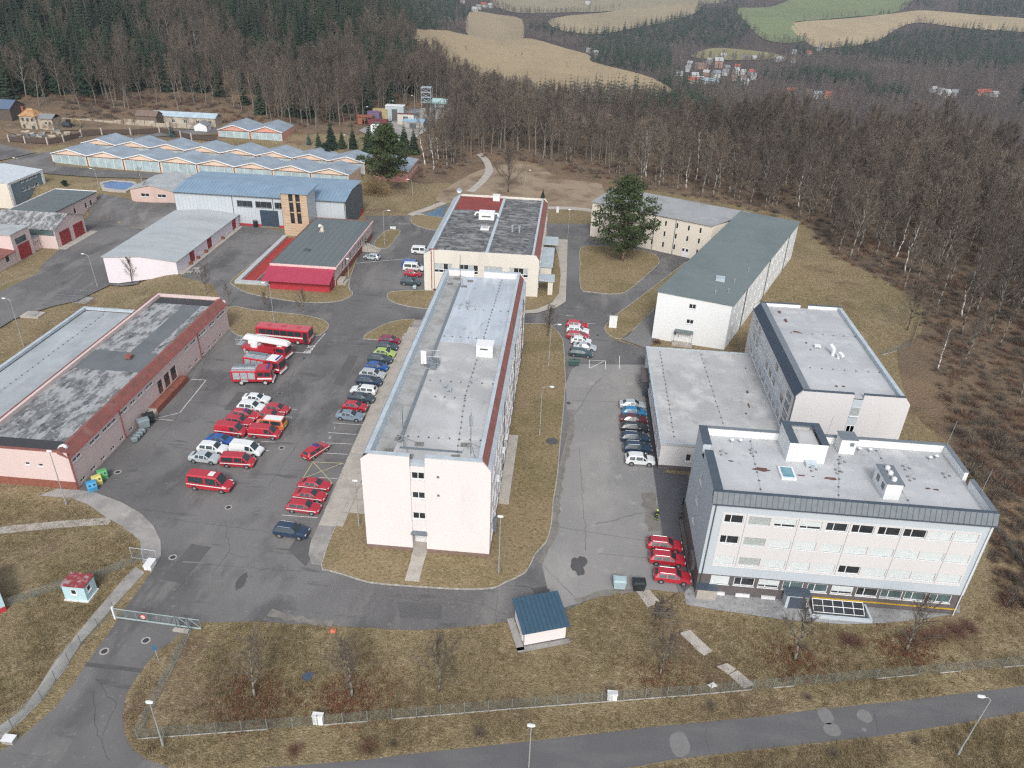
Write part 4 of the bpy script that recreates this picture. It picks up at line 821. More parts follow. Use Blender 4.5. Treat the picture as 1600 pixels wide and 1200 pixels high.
mb = MB(); mb.add([(QX1, QY0 + .02, 12.6), (QX1, QY1 - .02, 12.6), (QX1 - .9, QY1 - .02, 14.0), (QX1 - .9, QY0 + .02, 14.0)], [(3, 2, 1, 0)]); mb.build('mansard', M_SEAM, root); mb = MB(); mb.box(QX1 - 1.5, QX1 - .9, QY0 + .46, QY1 - .46, 13.2, 14.05); mb.build('parapet_cap', M_SILVER, root)
flat_roof(root, rect(QX0 + 1.9, QX1 - 1.5, QY0 + .3, QY1 - .3), 13.4, R_GREYMEM)
# recessed stair strip in the gable
mb = MB(); mb.box(43.12, 44.48, QY0 - .03, QY0 - .005, 4.0, 13.2); mb.build('stair_strip', W_GREYBLUE, root)
for z0, st in ((10.4, 'slats'), (7.3, 'even')): win(root, (QX0, QY0 - .15), (QX1, QY0 - .15), (8.2, 9.4, z0, z0 + 1.5), st)
for k in range(4):
    mb = MB(); mb.box(QX0 - .05, QX0 - .01, QY0 + 1.9, QY0 + 4.1, 6 + k * 1.6, 7.2 + k * 1.6); win_ = mb.build('stair_window', M_GLASSG, root)
    mb = MB(); mb.box(QX0 - .09, QX0 - .055, QY0 + 1.8, QY0 + 4.2, 7.2 + k * 1.6, 7.4 + k * 1.6); mb.build('frame', M_FRAME, win_)
mb = MB(); mb.bar((QX0 - .1, QY0 + .2, 0), (QX0 - .1, QY0 + .2, 12.6), .07, n=6); mb.build('downpipe', M_PIPE, root)
for k, (x, y, a, b) in enumerate(((38.9, 127.5, .35, .7), (39.2, 124, .35, .9), (40.0, 119.5, .6, .5), (40.6, 115.5, .2, .4), (40.7, 113, .15, .3), (41.5, 101.2, .3, .3), (42.6, 101.3, .3, .25))): rstain(root, x, y, 13.406, a, b, 20 + k)
v = thing('duct_vent', 'white twin elbow duct standing on the grey roof of the rear block', 'vent', (43.8, 111.5, 13.4)); mb = MB(); mb.path([(0, 0, 0), (0, 0, 1.1), (-.35, .8, 1.5)], [.28, .28, .28], n=7); child('elbow', mb.mesh('elbow', M_FRAME), v); mb = MB(); mb.path([(.6, -1.0, 0), (.6, -1.0, 1.0), (.9, -1.9, .9)], [.28, .28, .28], n=7); child('elbow', mb.mesh('elbow', M_FRAME), v)
ac_box('roof_vent', 'small white box vent beside the elbow duct', 42.0, 114, 13.4, .9, .7, .4, M_FRAME)
conductor('thin wire with blocks crossing the grey roof of the rear block', [(39, 119), (49.5, 119)], 13.41, 1.6); conductor('thin wire with blocks crossing the grey roof of the rear block', [(39, 106.5), (49.5, 106.5)], 13.41, 1.6)

# ---------------- front right block
RX0, RX1, RY0, RY1 = 18.9, 50.1, 70.1, 84.2
root = thing('grey_blue_block', 'four storey grey blue office block with pale panel front and dark seamed eaves', 'building', (RX0, RY0, 0))
cols = [(20.49, 22.71), (23.27, 25.74), (26.18, 28.66), (29.08, 31.53), (32.02, 34.43), (34.87, 37.39), (37.81, 40.34), (40.65, 43.23), (43.45, 45.99), (46.33, 48.91)]
stt = {11.25: ['two', 'slats', 'half', 'half', 'two', 'two', 'two', 'two', 'blind', 'blind'], 8.15: ['two', 'slats'] + ['blind'] * 8, 5.05: ['blind', 'slats', 'blind', 'blind', 'blind', 'two', 'blind', 'blind', 'blind', 'blind']}
hs = []
for z0, sl in stt.items():
    for (a, b), s_ in zip(cols, sl): hs.append((a - RX0, b - RX0, z0, z0 + 1.25, s_))
gf = ['blind', 'two', 'half', 'two_g', 'two_g', 'half', 'two', 'two_g', 'two_g', 'two_g']
for (a, b), s_ in zip(cols, gf): hs.append((a - RX0 + .0, b - RX0, 1.75, 3.05, s_))
mb = MB()
facade(mb, (RX0, RY0), (RX1, RY0), 3.2, 14.0, [h for h in hs if h[2] > 3.2]); facade(mb, (RX1, RY0), (RX1, RY1), 3.2, 14.0)
facade(mb, (RX1, RY1), (RX0, RY1), 0, 14.0); facade(mb, (RX0, RY1), (RX0, RY0), 3.2, 14.0, [(6.0, 7.2, z0, z0 + 1.2) for z0 in (5.0, 8.1, 11.2)])
mb.build('wall', W_GREYBLUE, root)
for z0 in (5.0, 8.1, 11.2): win(root, (RX0, RY1), (RX0, RY0), (6.0, 7.2, z0, z0 + 1.2), 'even')
mb = MB(); facade(mb, (RX0, RY0), (RX1, RY0), 0, 3.2, [h for h in hs if h[2] < 3.2]); facade(mb, (RX1, RY0), (RX1, RY1), 0, 3.2); facade(mb, (RX0, RY1), (RX0, RY0), 0, 3.2); mb.build('plinth', M_PLINTH, root)
for h in hs: win(root, (RX0, RY0), (RX1, RY0), h, h[4])
mb = MB()
us = Vector((RX0 + 1.35, RY0 - .05)); ue = Vector((RX0 + 30.2, RY0 - .05)); facade(mb, us, ue, 4.75, 12.75, [(h[0] - 1.35, h[1] - 1.35, h[2], h[3]) for h in hs if h[2] > 3.2], 0, .06)
mb.quad((us.x, us.y, 12.75), (ue.x, ue.y, 12.75), (ue.x, RY0, 12.75), (us.x, RY0, 12.75)); mb.quad((us.x, RY0, 4.75), (us.x, us.y, 4.75), (us.x, us.y, 12.75), (us.x, RY0, 12.75)); mb.quad((ue.x, us.y, 4.75), (ue.x, RY0, 4.75), (ue.x, RY0, 12.75), (ue.x, us.y, 12.75)); mb.build('pale_panel', W_LPINK, root)
for x in (22.98, 28.86, 34.64, 40.5, 46.15):
    mb = MB(); mb.box(x - .02, x + .02, RY0 - .058, RY0 - .045, 4.76, 12.74); mb.build('panel_joint', M_SEAM, root)
mb = MB(); mb.box(RX0 + 1.3, RX1 - 1.0, RY0 - .1, RY0 - .06, 4.66, 4.74); mb.build('trim', M_FRAME, root)
# parapet: mansard front, flat dark caps, white insides
mb = MB(); mb.add([(RX0 - .1, RY0 - .25, 14.0), (RX1 + .1, RY0 - .25, 14.0), (RX1 + .1, RY0 + .25, 15.4), (RX0 - .1, RY0 + .25, 15.4), (RX0 - .1, RY0 + .25, 14.0), (RX1 + .1, RY0 + .25, 14.0)], [(0, 1, 2, 3), (0, 3, 4), (1, 5, 2), (0, 4, 5, 1)]); fas = mb.build('mansard', M_SEAM, root)
x = RX0 + .35
while x < RX1:
    mb = MB(); mb.add([(x - .03, RY0 - .29, 14.02), (x + .03, RY0 - .29, 14.02), (x + .03, RY0 + .21, 15.41), (x - .03, RY0 + .21, 15.41), (x - .03, RY0 - .2, 14.02), (x + .03, RY0 - .2, 14.02), (x + .03, RY0 + .28, 15.41), (x - .03, RY0 + .28, 15.41)], [(0, 1, 2, 3), (0, 3, 7, 4), (1, 5, 6, 2), (3, 2, 6, 7)]); mb.build('seam', mat('seam_edge', (0.10, 0.12, 0.135), .45), fas); x += .62
mb = MB(); mb.box(RX0 - .1, RX1 + .1, RY0 - .32, RY0 - .26, 13.9, 14.05); mb.build('gutter', M_DKMETAL, root)
mb = MB(); mb.box(RX0 - .1, RX1 + .1, RY0 + .26, RY0 + .7, 14.6, 15.45); mb.build('parapet_cap', M_DKMETAL, root)
for a, b in ((RY0 + .71, 78.6), (79.9, RY1)):
    mb = MB(); mb.box(RX0, RX0 + .9, a, b, 14.0, 15.4); mb.build('parapet', W_GREYBLUE, root); mb = MB(); mb.box(RX0 - .06, RX0 + 1.0, a, b + .05, 15.4, 15.48); mb.build('parapet_cap', M_DKMETAL, root)
for a, b in ((RY0 + .71, 76.6), (78.0, RY1)):
    mb = MB(); mb.box(RX1 - .45, RX1, a, b, 14.0, 15.4); mb.build('parapet', W_WHITE, root); mb = MB(); mb.box(RX1 - .5, RX1 + .06, a, b + .05, 15.4, 15.48); mb.build('parapet_cap', M_SEAM, root)
mb = MB(); mb.box(RX0 + .91, RX1 - .46, RY1 - .4, RY1, 14.0, 15.4); mb.build('parapet', W_WHITE, root); mb = MB(); mb.box(RX0 + 1.01, RX1 - .51, RY1 - .5, RY1 + .06, 15.4, 15.48); mb.build('parapet_cap', M_SEAM, root)
flat_roof(root, rect(RX0 + .2, RX1 - .2, RY0 + .3, RY1 - .3), 14.3, R_GREYMEM)
for k, (x, y, a, b) in enumerate(((25.6, 77.0, 1.1, .45), (22.2, 78.3, .4, .15), (30.2, 76.4, .6, .2), (33.7, 76.2, .9, .3), (31.6, 76.3, .2, .12), (41.8, 75.9, .6, .22), (44.8, 75.7, .3, .2), (45.7, 75.6, .35, .2), (39.9, 76.1, .2, .12))): rstain(root, x, y, 14.306, a, b, 40 + k)
mb = MB(); mb.box(RX0 + .05, RX0 + 2.4, RY0 - 1.1, RY0 - .02, .06, 1.6); mb.build('bin_shelter', M_CONC, root); mb = MB(); mb.box(RX0 - .1, RX0 + 2.5, RY0 - 1.2, RY0 - .02, 1.6, 1.72); mb.build('shelter_roof', M_DKMETAL, root)
mb = MB(); mb.box(RX0 + 10.6, RX0 + 13.2, RY0 - 1.3, RY0 - .02, .06, 2.1); mb.build('cellar_porch', W_GREYBLUE, root); mb = MB(); mb.box(RX0 + 10.95, RX0 + 12.9, RY0 - 1.36, RY0 - 1.31, .1, 1.85); mb.build('door', M_DKMETAL, root); mb = MB(); mb.box(RX0 + 10.4, RX0 + 13.4, RY0 - 1.45, RY0 - .02, 2.1, 2.22); mb.build('porch_roof', M_DKMETAL, root)
mb = MB(); mb.box(RX0 + 13.5, RX1 - .1, RY0 - .16, RY0 - .04, .9, 1.02); mb.build('yellow_gas_pipe', mat('yellow_pipe', (0.55, 0.36, 0.03), .5), root)
for u in (1.9, 4.9, 8.0):
    mb = MB(); mb.box(RX0 + u, RX0 + u + 1.7, RY0 - .25, RY0 - .02, .1, .5); mb.build('cellar_window', M_FRAME, root)
# sunken window front
mb = MB(); mb.box(RX0 + 13.3, RX0 + 13.55, RY0 - 2.6, RY0 - .05, .04, .5); mb.box(RX0 + 20.3, RX0 + 20.55, RY0 - 2.6, RY0 - .05, .04, .5); mb.box(RX0 + 13.56, RX0 + 20.29, RY0 - 2.6, RY0 - 2.35, .04, .5); mb.build('light_well', W_GREYBLUE, root)
mb = MB(); mb.box(RX0 + 13.6, RX0 + 20.25, RY0 - 2.3, RY0 - .1, .052, .07); mb.build('light_well_floor', M_PIPE, root)
mb = MB(); mb.add([(RX0 + 14.0, RY0 - 1.6, .1), (RX0 + 20.0, RY0 - 1.6, .1), (RX0 + 20.0, RY0 - .2, .85), (RX0 + 14.0, RY0 - .2, .85)], [(0, 1, 2, 3)]); gl = mb.build('glazed_front', M_GLASS, root)
for k in range(6):
    x = RX0 + 14.0 + k * 1.2; mb = MB(); mb.bar((x, RY0 - 1.62, .12), (x, RY0 - .22, .88), .05, n=4); mb.build('bar', M_FRAME, gl)
for yy, zz in ((-1.62, .12), (-.92, .5), (-.22, .88)):
    mb = MB(); mb.bar((RX0 + 14, RY0 + yy, zz), (RX0 + 20, RY0 + yy, zz), .05, n=4); mb.build('bar', M_FRAME, gl)
for x, y in ((RX0 + .4, RY0 - .12), (RX1 - .3, RY0 - .12)):
    mb = MB(); mb.bar((x, y, 0), (x, y, 13.9), .07, n=6); mb.build('downpipe', M_PIPE if x < 30 else M_FRAME, root)
mb = MB(); mb.box(RX0 - .5, RX0 - .02, RY0 + 1, RY1, 0, .45); mb.box(RX0 - .42, RX0 - .02, RY0 + 2.0, RY0 + 4.2, 1.8, 3.1); mb.build('side_ledge', M_PLINTH, root)
def stairhead(name, label, x0, x1, y0, y1, z0, z1, cap, wallm=W_WHITE):
    o = thing(name, label, 'roof structure', (x0, y0, z0)); mb = MB(); facade(mb, (x0, y0), (x1, y0), z0, z1); facade(mb, (x1, y0), (x1, y1), z0, z1); facade(mb, (x1, y1), (x0, y1), z0, z1); facade(mb, (x0, y1), (x0, y0), z0, z1); mb.build('wall', wallm, o); return o
o = stairhead('stair_head', 'white stair head with dark trimmed open top on the grey roof', 29.0, 33.6, 79.2, 84.0, 14.3, 17.0, None)
mb = MB(); mb.box(29.0, 30.0, 79.2, 84.1, 17.0, 17.12); mb.box(32.8, 33.7, 79.2, 84.1, 17.0, 17.12); mb.box(30.01, 32.79, 83.3, 84.1, 17.0, 17.12); mb.build('parapet_cap', M_DKMETAL, o); mb = MB(); mb.box(30.0, 32.8, 79.22, 83.3, 16.2, 16.5); mb.build('roof', R_GREYMEM2, o); mb = MB(); mb.box(29.6, 30.9, 79.13, 79.19, 14.4, 16.4); mb.build('door', M_FRAME, o); mb = MB(); mb.box(31.2, 32.6, 78.2, 79.18, 14.31, 14.75); mb.build('step', M_SILVER, o)
o = stairhead('vent_shaft', 'white rectangular vent shaft by the rear parapet of the office block', 36.1, 38.0, 81.8, 83.6, 14.3, 16.4, None); mb = MB(); mb.box(36.0, 38.1, 81.7, 83.7, 16.4, 16.5); mb.build('cap', M_SEAM, o); mb = MB(); mb.box(37.2, 37.7, 81.74, 81.79, 15.5, 16.0); mb.build('grille', M_SEAM, o)
o = stairhead('long_vent_shaft', 'long white vent shaft with round roof fans on its dark top', 38.6, 40.4, 72.9, 76.6, 14.3, 16.5, None); mb = MB(); mb.box(38.5, 40.5, 72.8, 76.7, 16.5, 16.6); mb.build('cap', M_SEAM, o)
for yy in (73.6, 74.8, 75.8):
    mb = MB(); mb.bar((39.5, yy, 16.6), (39.5, yy, 16.9), .3, n=10); mb.bar((39.5, yy, 16.9), (39.5, yy, 17.0), .2, n=10); mb.build('fan', M_FRAME, o)
for yy in (73.4, 75.0):
    mb = MB(); mb.box(38.54, 38.58, yy, yy + .7, 15.2, 16.0); mb.build('grille', M_SEAM, o)
sk = thing('roof_light', 'blue glazed roof light set in a pale kerb near the stair head', 'skylight', (28.5, 76.4, 14.3)); mb = MB(); mb.box(-.9, .9, -1.2, 1.2, 0, .3); child('curb', mb.mesh('curb', M_FRAME), sk); mb = MB(); mb.box(-.65, .65, -.95, .95, .3, .36); child('pane', mb.mesh('pane', mat('skylight_glass', (.12, .28, .34), .1)), sk)
for k, (x, y) in enumerate(((22.9, 82.4), (24.0, 82.5), (38.9, 82.6), (40.2, 82.6), (48.2, 82.2), (47.3, 81.8))):
    v = thing('roof_fan', 'small white mushroom fan on the grey office roof', 'vent', (x, y, 14.3), 0, 'mushroom fans on the office roof'); mb = MB(); mb.bar((0, 0, 0), (0, 0, .5), .12, n=8); child('stem', mb.mesh('stem', M_GALV), v); mb = MB(); mb.bar((0, 0, .5), (0, 0, .62), .26, n=10, r2=.16); child('cap', mb.mesh('cap', M_FRAME), v)
for k, (x, y) in enumerate(((25.2, 80.6), (21.4, 79.8), (31.9, 77.8), (43.6, 79.6), (34.9, 77.7), (43.4, 77.4), (48.0, 78.6), (35.9, 79.9))):
    v = thing('rod_stand', 'little steel rod stand on concrete feet on the office roof', 'conductor', (x, y, 14.3), 0, 'rod stands on the office roof'); mb = MB(); [mb.bar((.45 * math.cos(q * 2.094), .45 * math.sin(q * 2.094), .1), (0, 0, .7), .03, n=4) for q in range(3)]; child('tripod', mb.mesh('tripod', M_GALV), v); mb = MB(); [mb.box(.45 * math.cos(q * 2.094) - .13, .45 * math.cos(q * 2.094) + .13, .45 * math.sin(q * 2.094) - .13, .45 * math.sin(q * 2.094) + .13, 0, .1) for q in range(3)]; child('foot', mb.mesh('foot', mat('ballast_slab', (.2, .2, .2))), v)
for x, y, h in ((45.0 + 4.9, 83.9, 3.6), (49.9, 74.2, 3.2), (35.0, 84.0, 3.0)):
    v = thing('lightning_rod', 'long thin lightning rod rising from the office parapet', 'rod', (x, y, 15.48), 0, 'lightning rods on the office parapet'); mb = MB(); mb.bar((0, 0, 0), (.15, 0, h), .025, n=4); child('rod', mb.mesh('rod', M_GALV), v); mb = MB(); mb.box(-.1, .1, -.1, .1, 0, .12); child('base', mb.mesh('base', M_SEAM), v)
conductor('thin wire with blocks zigzagging over the office roof', [(24.6, 71.2), (25.4, 83)], 14.31, 1.5); conductor('thin wire with blocks zigzagging over the office roof', [(33.2, 71.3), (36.0, 81)], 14.31, 1.5); conductor('thin wire with blocks zigzagging over the office roof', [(41.5, 71.3), (41.2, 83)], 14.31, 1.5)

# ---------------- pink garage block on the left
PX0, PX1, PY0, PY1 = -79.5, -65.9, 79.8, 132.3
root = thing('pink_garage_block', 'long low pink garage block with weathered dark roof and red mansard edge', 'building', (PX1, PY0, 0))
hs = []
for a, b in (((114, 722), (127, 710)), ((141, 696), (157, 680)), ((161, 676), (182, 655)), ((187, 650), (200, 637)), ((204, 632), (212, 624)), ((216, 620), (224, 612)), ((228, 608), (239, 597)), ((289, 546), (295, 542)), ((297.5, 537), (306, 530)), ((310, 524), (322, 515)), ((327, 507), (335, 501)), ((339, 497), (351, 486))):
    y0, y1 = AX(a[0], a[1], PX1).y, AX(b[0], b[1], PX1).y; hs.append((y0 - PY0, y1 - PY0, 4.05, 4.55, 'three' if y1 - y0 > 3 else 'even'))
doors = []
for a, b in ((248, 255), (258, 266), (268, 276)):
    y0, y1 = AX(a, 606 - (a - 251) * 1.05, PX1).y, AX(b, 606 - (b - 251) * 1.05, PX1).y; doors.append((y0 - PY0, y1 - PY0, 1.1, 3.6))
low = [(1 + k * 2.6, 1 + k * 2.6 + 1.2, .35, .85, 'even') for k in range(19)]
low = [h for h in low if not any(h[0] < d_[1] + 2 and h[1] > d_[0] - 3 for d_ in doors)]
fr = [(7.0, 7.7, 3.6, 4.1, 'slit'), (8.9, 9.6, 3.5, 4.0, 'slit')]
mb = MB(); facade(mb, (PX1, PY0), (PX1, PY1), 0, 5.4, hs + low + doors); facade(mb, (PX0, PY0), (PX1, PY0), 0, 6.2, fr); facade(mb, (PX1, PY1), (PX0, PY1), 0, 6.2); facade(mb, (PX0, PY1), (PX0, PY0), 0, 6.2); mb.build('wall', W_PINK, root)
for h in hs: win(root, (PX1, PY0), (PX1, PY1), h, h[4])
for h in low: win(root, (PX1, PY0), (PX1, PY1), h, h[4], sill=False)
for h in fr: win(root, (PX0, PY0), (PX1, PY0), h, 'slit')
for h in doors:
    mb = MB(); mb.box(PX1 - .16, PX1 - .12, PY0 + h[0], PY0 + h[1], h[2], h[3]); d_ = mb.build('door', mat('brown_door', (.13, .075, .06), .6), root)
    mb = MB(); mb.box(PX1 - .115, PX1 - .1, PY0 + h[0] + .25, PY0 + h[1] - .25, 2.2, 3.3); mb.build('pane', M_GLASS, d_)
mb = MB(); mb.box(PX0, PX1 + .05, PY0 - .06, PY0 - .005, 0, 1.25); mb.build('brick_base', M_BRICK, root)
y0, y1 = AX(236, 637, PX1 + 1.4).y, AX(292, 584, PX1 + 1.4).y
mb = MB(); mb.box(PX1 + .02, PX1 + 1.5, y0 + 1.5, y1, 0, 1.05); mb.build('loading_dock', M_BRICK, root)
for k in range(5):
    mb = MB(); mb.box(PX1 + .05, PX1 + 1.45, y0 + .28 * k, y0 + .28 * (k + 1), 0, .2 * (k + 1)); mb.build('step', M_CONC, root)
mb = MB(); [mb.bar((PX1 + 1.4, y1 - .1 - k * .7, 1.05), (PX1 + 1.4, y1 - .1 - k * .7, 2.0), .03, n=4) for k in range(3)]; mb.bar((PX1 + 1.4, y1 - 1.5, 2.0), (PX1 + 1.4, y1 - .1, 2.0), .03, n=4); mb.build('railing', M_REDPIPE, root)
mb = MB(); mb.add([(PX1 + .12, PY0 - .1, 5.35), (PX1 + .12, PY1 + .1, 5.35), (PX1 - .95, PY1 + .1, 6.55), (PX1 - .95, PY0 - .1, 6.55), (PX1 - 1.35, PY0 - .1, 6.55), (PX1 - 1.35, PY1 + .1, 6.55), (PX1 - 1.35, PY1 + .1, 6.0), (PX1 - 1.35, PY0 - .1, 6.0), (PX1 - .0, PY0 - .1, 5.35), (PX1 - .0, PY1 + .1, 5.35)], [(3, 2, 1, 0), (4, 5, 2, 3), (7, 6, 5, 4), (0, 1, 9, 8), (0, 8, 7, 4, 3), (1, 2, 5, 6, 9)]); mb.build('mansard', M_RUST, root)
mb = MB(); mb.bar((PX1 + .18, PY0 - .1, 5.3), (PX1 + .18, PY1 + .1, 5.3), .1, n=6); mb.build('gutter', M_REDPIPE, root)
for yy in (PY0 + .15, AX(196, 683, PX1).y, AX(314, 556, PX1).y):
    mb = MB(); mb.bar((PX1 + .1, yy, 0), (PX1 + .1, yy, 5.3), .08, n=6); mb.build('downpipe', M_REDPIPE, root)
flat_roof(root, rect(PX0 + .6, PX1 - 1.35, PY0 + .3, PY1 - .3), 6.15, R_BITUMEN)
mb = MB(); mb.box(PX0, PX0 + .6, PY0, PY1, 6.0, 6.75); mb.box(PX0 + .61, PX1 - .9, PY1 - .35, PY1, 6.2, 6.75); mb.build('parapet', W_PINK, root); mb = MB(); mb.box(PX0 - .05, PX0 + .12, PY0, PY1, 6.75, 6.85); mb.box(PX0, PX1 - .95, PY0 - .08, PY0 + .3, 6.2, 6.35); mb.build('coping', M_RUST, root)
mb = MB(); mb.box(PX0 + .7, PX1 - 1.4, PY1 - 3.2, PY1 - .5, 6.152, 6.175); mb.build('roof_patch', mat('black_bitumen', (.045, .045, .05), .8), root); mb = MB(); mb.box(PX0 + .7, PX1 - 1.4, PY0 + .35, PY0 + 2.6, 6.152, 6.175); mb.build('roof_patch', MATS['black_bitumen'], root)
mb = MB(); mb.box(PX0 + .7, PX1 - 1.4, 102.5, 109.0, 6.153, 6.18); mb.build('roof_patch', R_BITPATCH, root); mb = MB(); mb.box(-72.6, -69.2, 109.01, PY1 - 3.3, 6.153, 6.18); mb.build('roof_patch', R_BITPATCH, root)
ac_box('roof_vent', 'rusty square vent cowl on the dark patch of the garage roof', -71.6, 106.8, 6.18, 1.0, 1.0, .6, M_RUST)
bl_ = G(97, 698, 6.4); v = thing('roof_dome', 'small white dome at the front corner of the garage roof', 'vent', (bl_.x, PY0 + 1.2, 6.17)); mb = MB(); mb.loft([[(math.cos(i * .785) * r_, math.sin(i * .785) * r_, z) for i in range(8)] for r_, z in ((.6, 0), (.55, .25), (.3, .42))]); child('dome', mb.mesh('dome', M_FRAME), v); mb = MB(); mb.bar((0, 0, 0), (0, 0, .08), .72, n=10); child('ring', mb.mesh('ring', M_GALV), v)
o = thing('garage_annex', 'low annex with pale grey roof and parapet beside the pink garage block', 'building', (-93, 85, 0)); AX0, AX1, AY0, AY1 = -93.2, -79.52, 80.5, 129.0
mb = MB(); facade(mb, (AX0, AY0), (AX1, AY0), -4, 3.9); facade(mb, (AX1, AY1), (AX0, AY1), -4, 3.9); facade(mb, (AX0, AY1), (AX0, AY0), -4, 3.9); mb.build('wall', W_PINK, o); mb = MB(); mb.box(AX0, AX0 + .6, AY0, AY1, 3.9, 4.4); mb.box(AX0 + .61, AX1, AY1 - .5, AY1, 3.9, 4.4); mb.build('parapet', M_SILVER, o)
flat_roof(o, rect(AX0 + .6, AX1, AY0, AY1 - .5), 3.75, layered('annex_membrane', (.38, .415, .44), [((.31, .335, .35), .12, .42, .6, .9, one, 6), ((.46, .485, .50), .5, .52, .68, .7, (1, .3, 1), 6)], .75))
mb = MB(); mb.box(-83.2, -82.4, 84, 126, 3.752, 3.775); mb.build('dirt_strip', layered('roof_dirt', (.20, .195, .18), [((.30, .31, .31), .8, .4, .65, .8, one, 6)], .9), o)
conductor('row of dark blocks along the pale annex roof', [(-88.5, 90), (-88.3, 127)], 3.76, 1.4); conductor('row of dark blocks along the pale annex roof', [(-81.3, 88), (-81.2, 122)], 3.76, 1.4)

# ---------------- red and pink garage with slate roof
KX0, KX1, KY0, KY1 = -65.9, -51.4, 157.2, 190.6
root = thing('slate_roofed_garage', 'pink single storey garage with slate grey roof and crimson lean-to front', 'building', (KX1, KY0, 0))
hs = []
for a in ((523, 437), (534.5, 412.0), (539, 406.5), (546.5, 397.5), (552.5, 388.5), (555.5, 383.5), (559, 379), (562.5, 374), (566, 369.5)):
    yy = AX(a[0], a[1], KX1).y
    if KY0 + .5 < yy < KY1 - 2: hs.append((yy - KY0, yy - KY0 + 1.1, 1.7, 3.5, 'slit'))
walls(root, rect(KX0, KX1, KY0, KY1), 0, 4.1, W_PINK, {1: hs})
mb = MB(); mb.box(KX1 + .01, KX1 + .06, KY0, KY1, 0, 1.4); mb.build('brick_base', M_BRICK, root)
flat_roof(root, rect(KX0 - .3, KX1 + .3, KY0 - .2, KY1 + .3), 4.5, R_SLATE, th=.3)
mb = MB(); mb.box(KX1 + .31, KX1 + .5, KY0 - .2, KY1 + .3, 4.15, 4.62); mb.box(KX0 - .3, KX1 + .5, KY0 - .4, KY0 - .21, 4.1, 4.66); mb.build('eaves_board', mat('pink_board', (.72, .50, .48), .7), root); mb = MB(); mb.box(KX0 - .5, KX0 - .31, KY0, KY1 + .3, 4.15, 4.62); mb.box(KX0 - .5, KX1 + .5, KY1 + .31, KY1 + .5, 4.15, 4.62); mb.build('eaves_board', M_RUST, root)
seams(root, KX0, KX1, KY0, KY1, lambda x, y: 4.5, 1.45, mat('slate_seam', (.11, .13, .135), .8), 'y', .06, .025)
# lean-to
mb = MB(); mb.box(KX0 + .6, KX1 - .25, 153.1, KY0 - .05, 0, 2.3); mb.build('lean_to', M_RED, root)
mb = MB(); mb.add([(KX0 - .6, 151.9, 2.35), (KX1 + .2, 151.9, 2.35), (KX1 + .2, KY0 - .42, 4.05), (KX0 - .6, KY0 - .42, 4.05), (KX0 - .6, 151.9, 2.47), (KX1 + .2, 151.9, 2.47), (KX1 + .2, KY0 - .42, 4.17), (KX0 - .6, KY0 - .42, 4.17)], [(3, 2, 1, 0), (4, 5, 6, 7), (0, 1, 5, 4), (1, 2, 6, 5), (2, 3, 7, 6), (3, 0, 4, 7)]); mb.build('lean_to_roof', mat('crimson_sheet', (.36, .045, .085), .5, noise_amt=.08), root)
seams(root, KX0 - .6, KX1 + .2, 151.9, KY0 - .45, lambda x, y: 2.47 + (y - 151.9) / (KY0 - .42 - 151.9) * 1.7, .5, M_RED, 'y', .04, .02, 'corrugation')
mb = MB(); mb.box(KX1 - .24, KX1 - .2, 154, 156, 0, 2.1); mb.build('side_panel', M_REDDOOR, root)
v = thing('roof_cowl', 'cream vent cowl on the slate grey garage roof', 'vent', (-61.4, 180.5, 4.5)); mb = MB(); mb.path([(0, 0, 0), (0, 0, 1.3), (-.4, -.5, 1.7)], [.4, .4, .45], n=8); child('cowl', mb.mesh('cowl', W_CREAM2), v); mb = MB(); mb.box(-.6, .6, -.6, .6, 0, .2); child('base', mb.mesh('base', M_CONC), v)
bl2 = thing('roof_hatch', 'small dark hatch on the slate grey garage roof', 'hatch', (-60.7, 166.5, 4.5)); mb = MB(); mb.box(-.6, .6, -.5, .5, 0, .3); child('curb', mb.mesh('curb', M_PIPE), bl2); mb = MB(); mb.box(-.65, .65, -.55, .55, .3, .36); child('lid', mb.mesh('lid', M_DKMETAL), bl2)
# outside stair on the right side
st = thing('outside_stair', 'grey concrete outside stair leading up to the garage side door', 'stair', (KX1 + 3.5, 181.5, 0))
for k in range(8):
    mb = MB(); mb.box(KX1 + .3 + (7 - k) * .0 + 1.2 + (7 - k) * .38, KX1 + 1.2 + .3 + (8 - k) * .38, 180.2, 182.0, 0, 1.4 - (7 - k) * .17); mb.build('step', M_CONC, st)
mb = MB(); mb.box(KX1 + .1, KX1 + 1.49, 180.0, 182.3, 0, 1.45); mb.build('landing', M_CONC, st)
mb = MB(); mb.bar((KX1 + 1.4, 180.1, 2.4), (KX1 + 4.5, 180.1, 1.1), .04, n=4); mb.bar((KX1 + 1.4, 180.1, 1.4), (KX1 + 1.4, 180.1, 2.4), .04, n=4); mb.bar((KX1 + 4.5, 180.1, 0), (KX1 + 4.5, 180.1, 1.1), .04, n=4); mb.build('handrail', M_GALV, st)
bs = thing('concrete_step_block', 'small grey concrete steps at the crimson end of the garage', 'steps', (KX1 + 1.0, 158.5, 0)); mb = MB(); mb.box(KX1 + .1, KX1 + 1.6, 157.6, 160.5, 0, 1.1); mb.build('landing', M_CONC, bs); mb = MB(); mb.box(KX1 + 1.61, KX1 + 2.1, 157.7, 160.4, 0, .55); mb.build('step', M_CONC, bs)
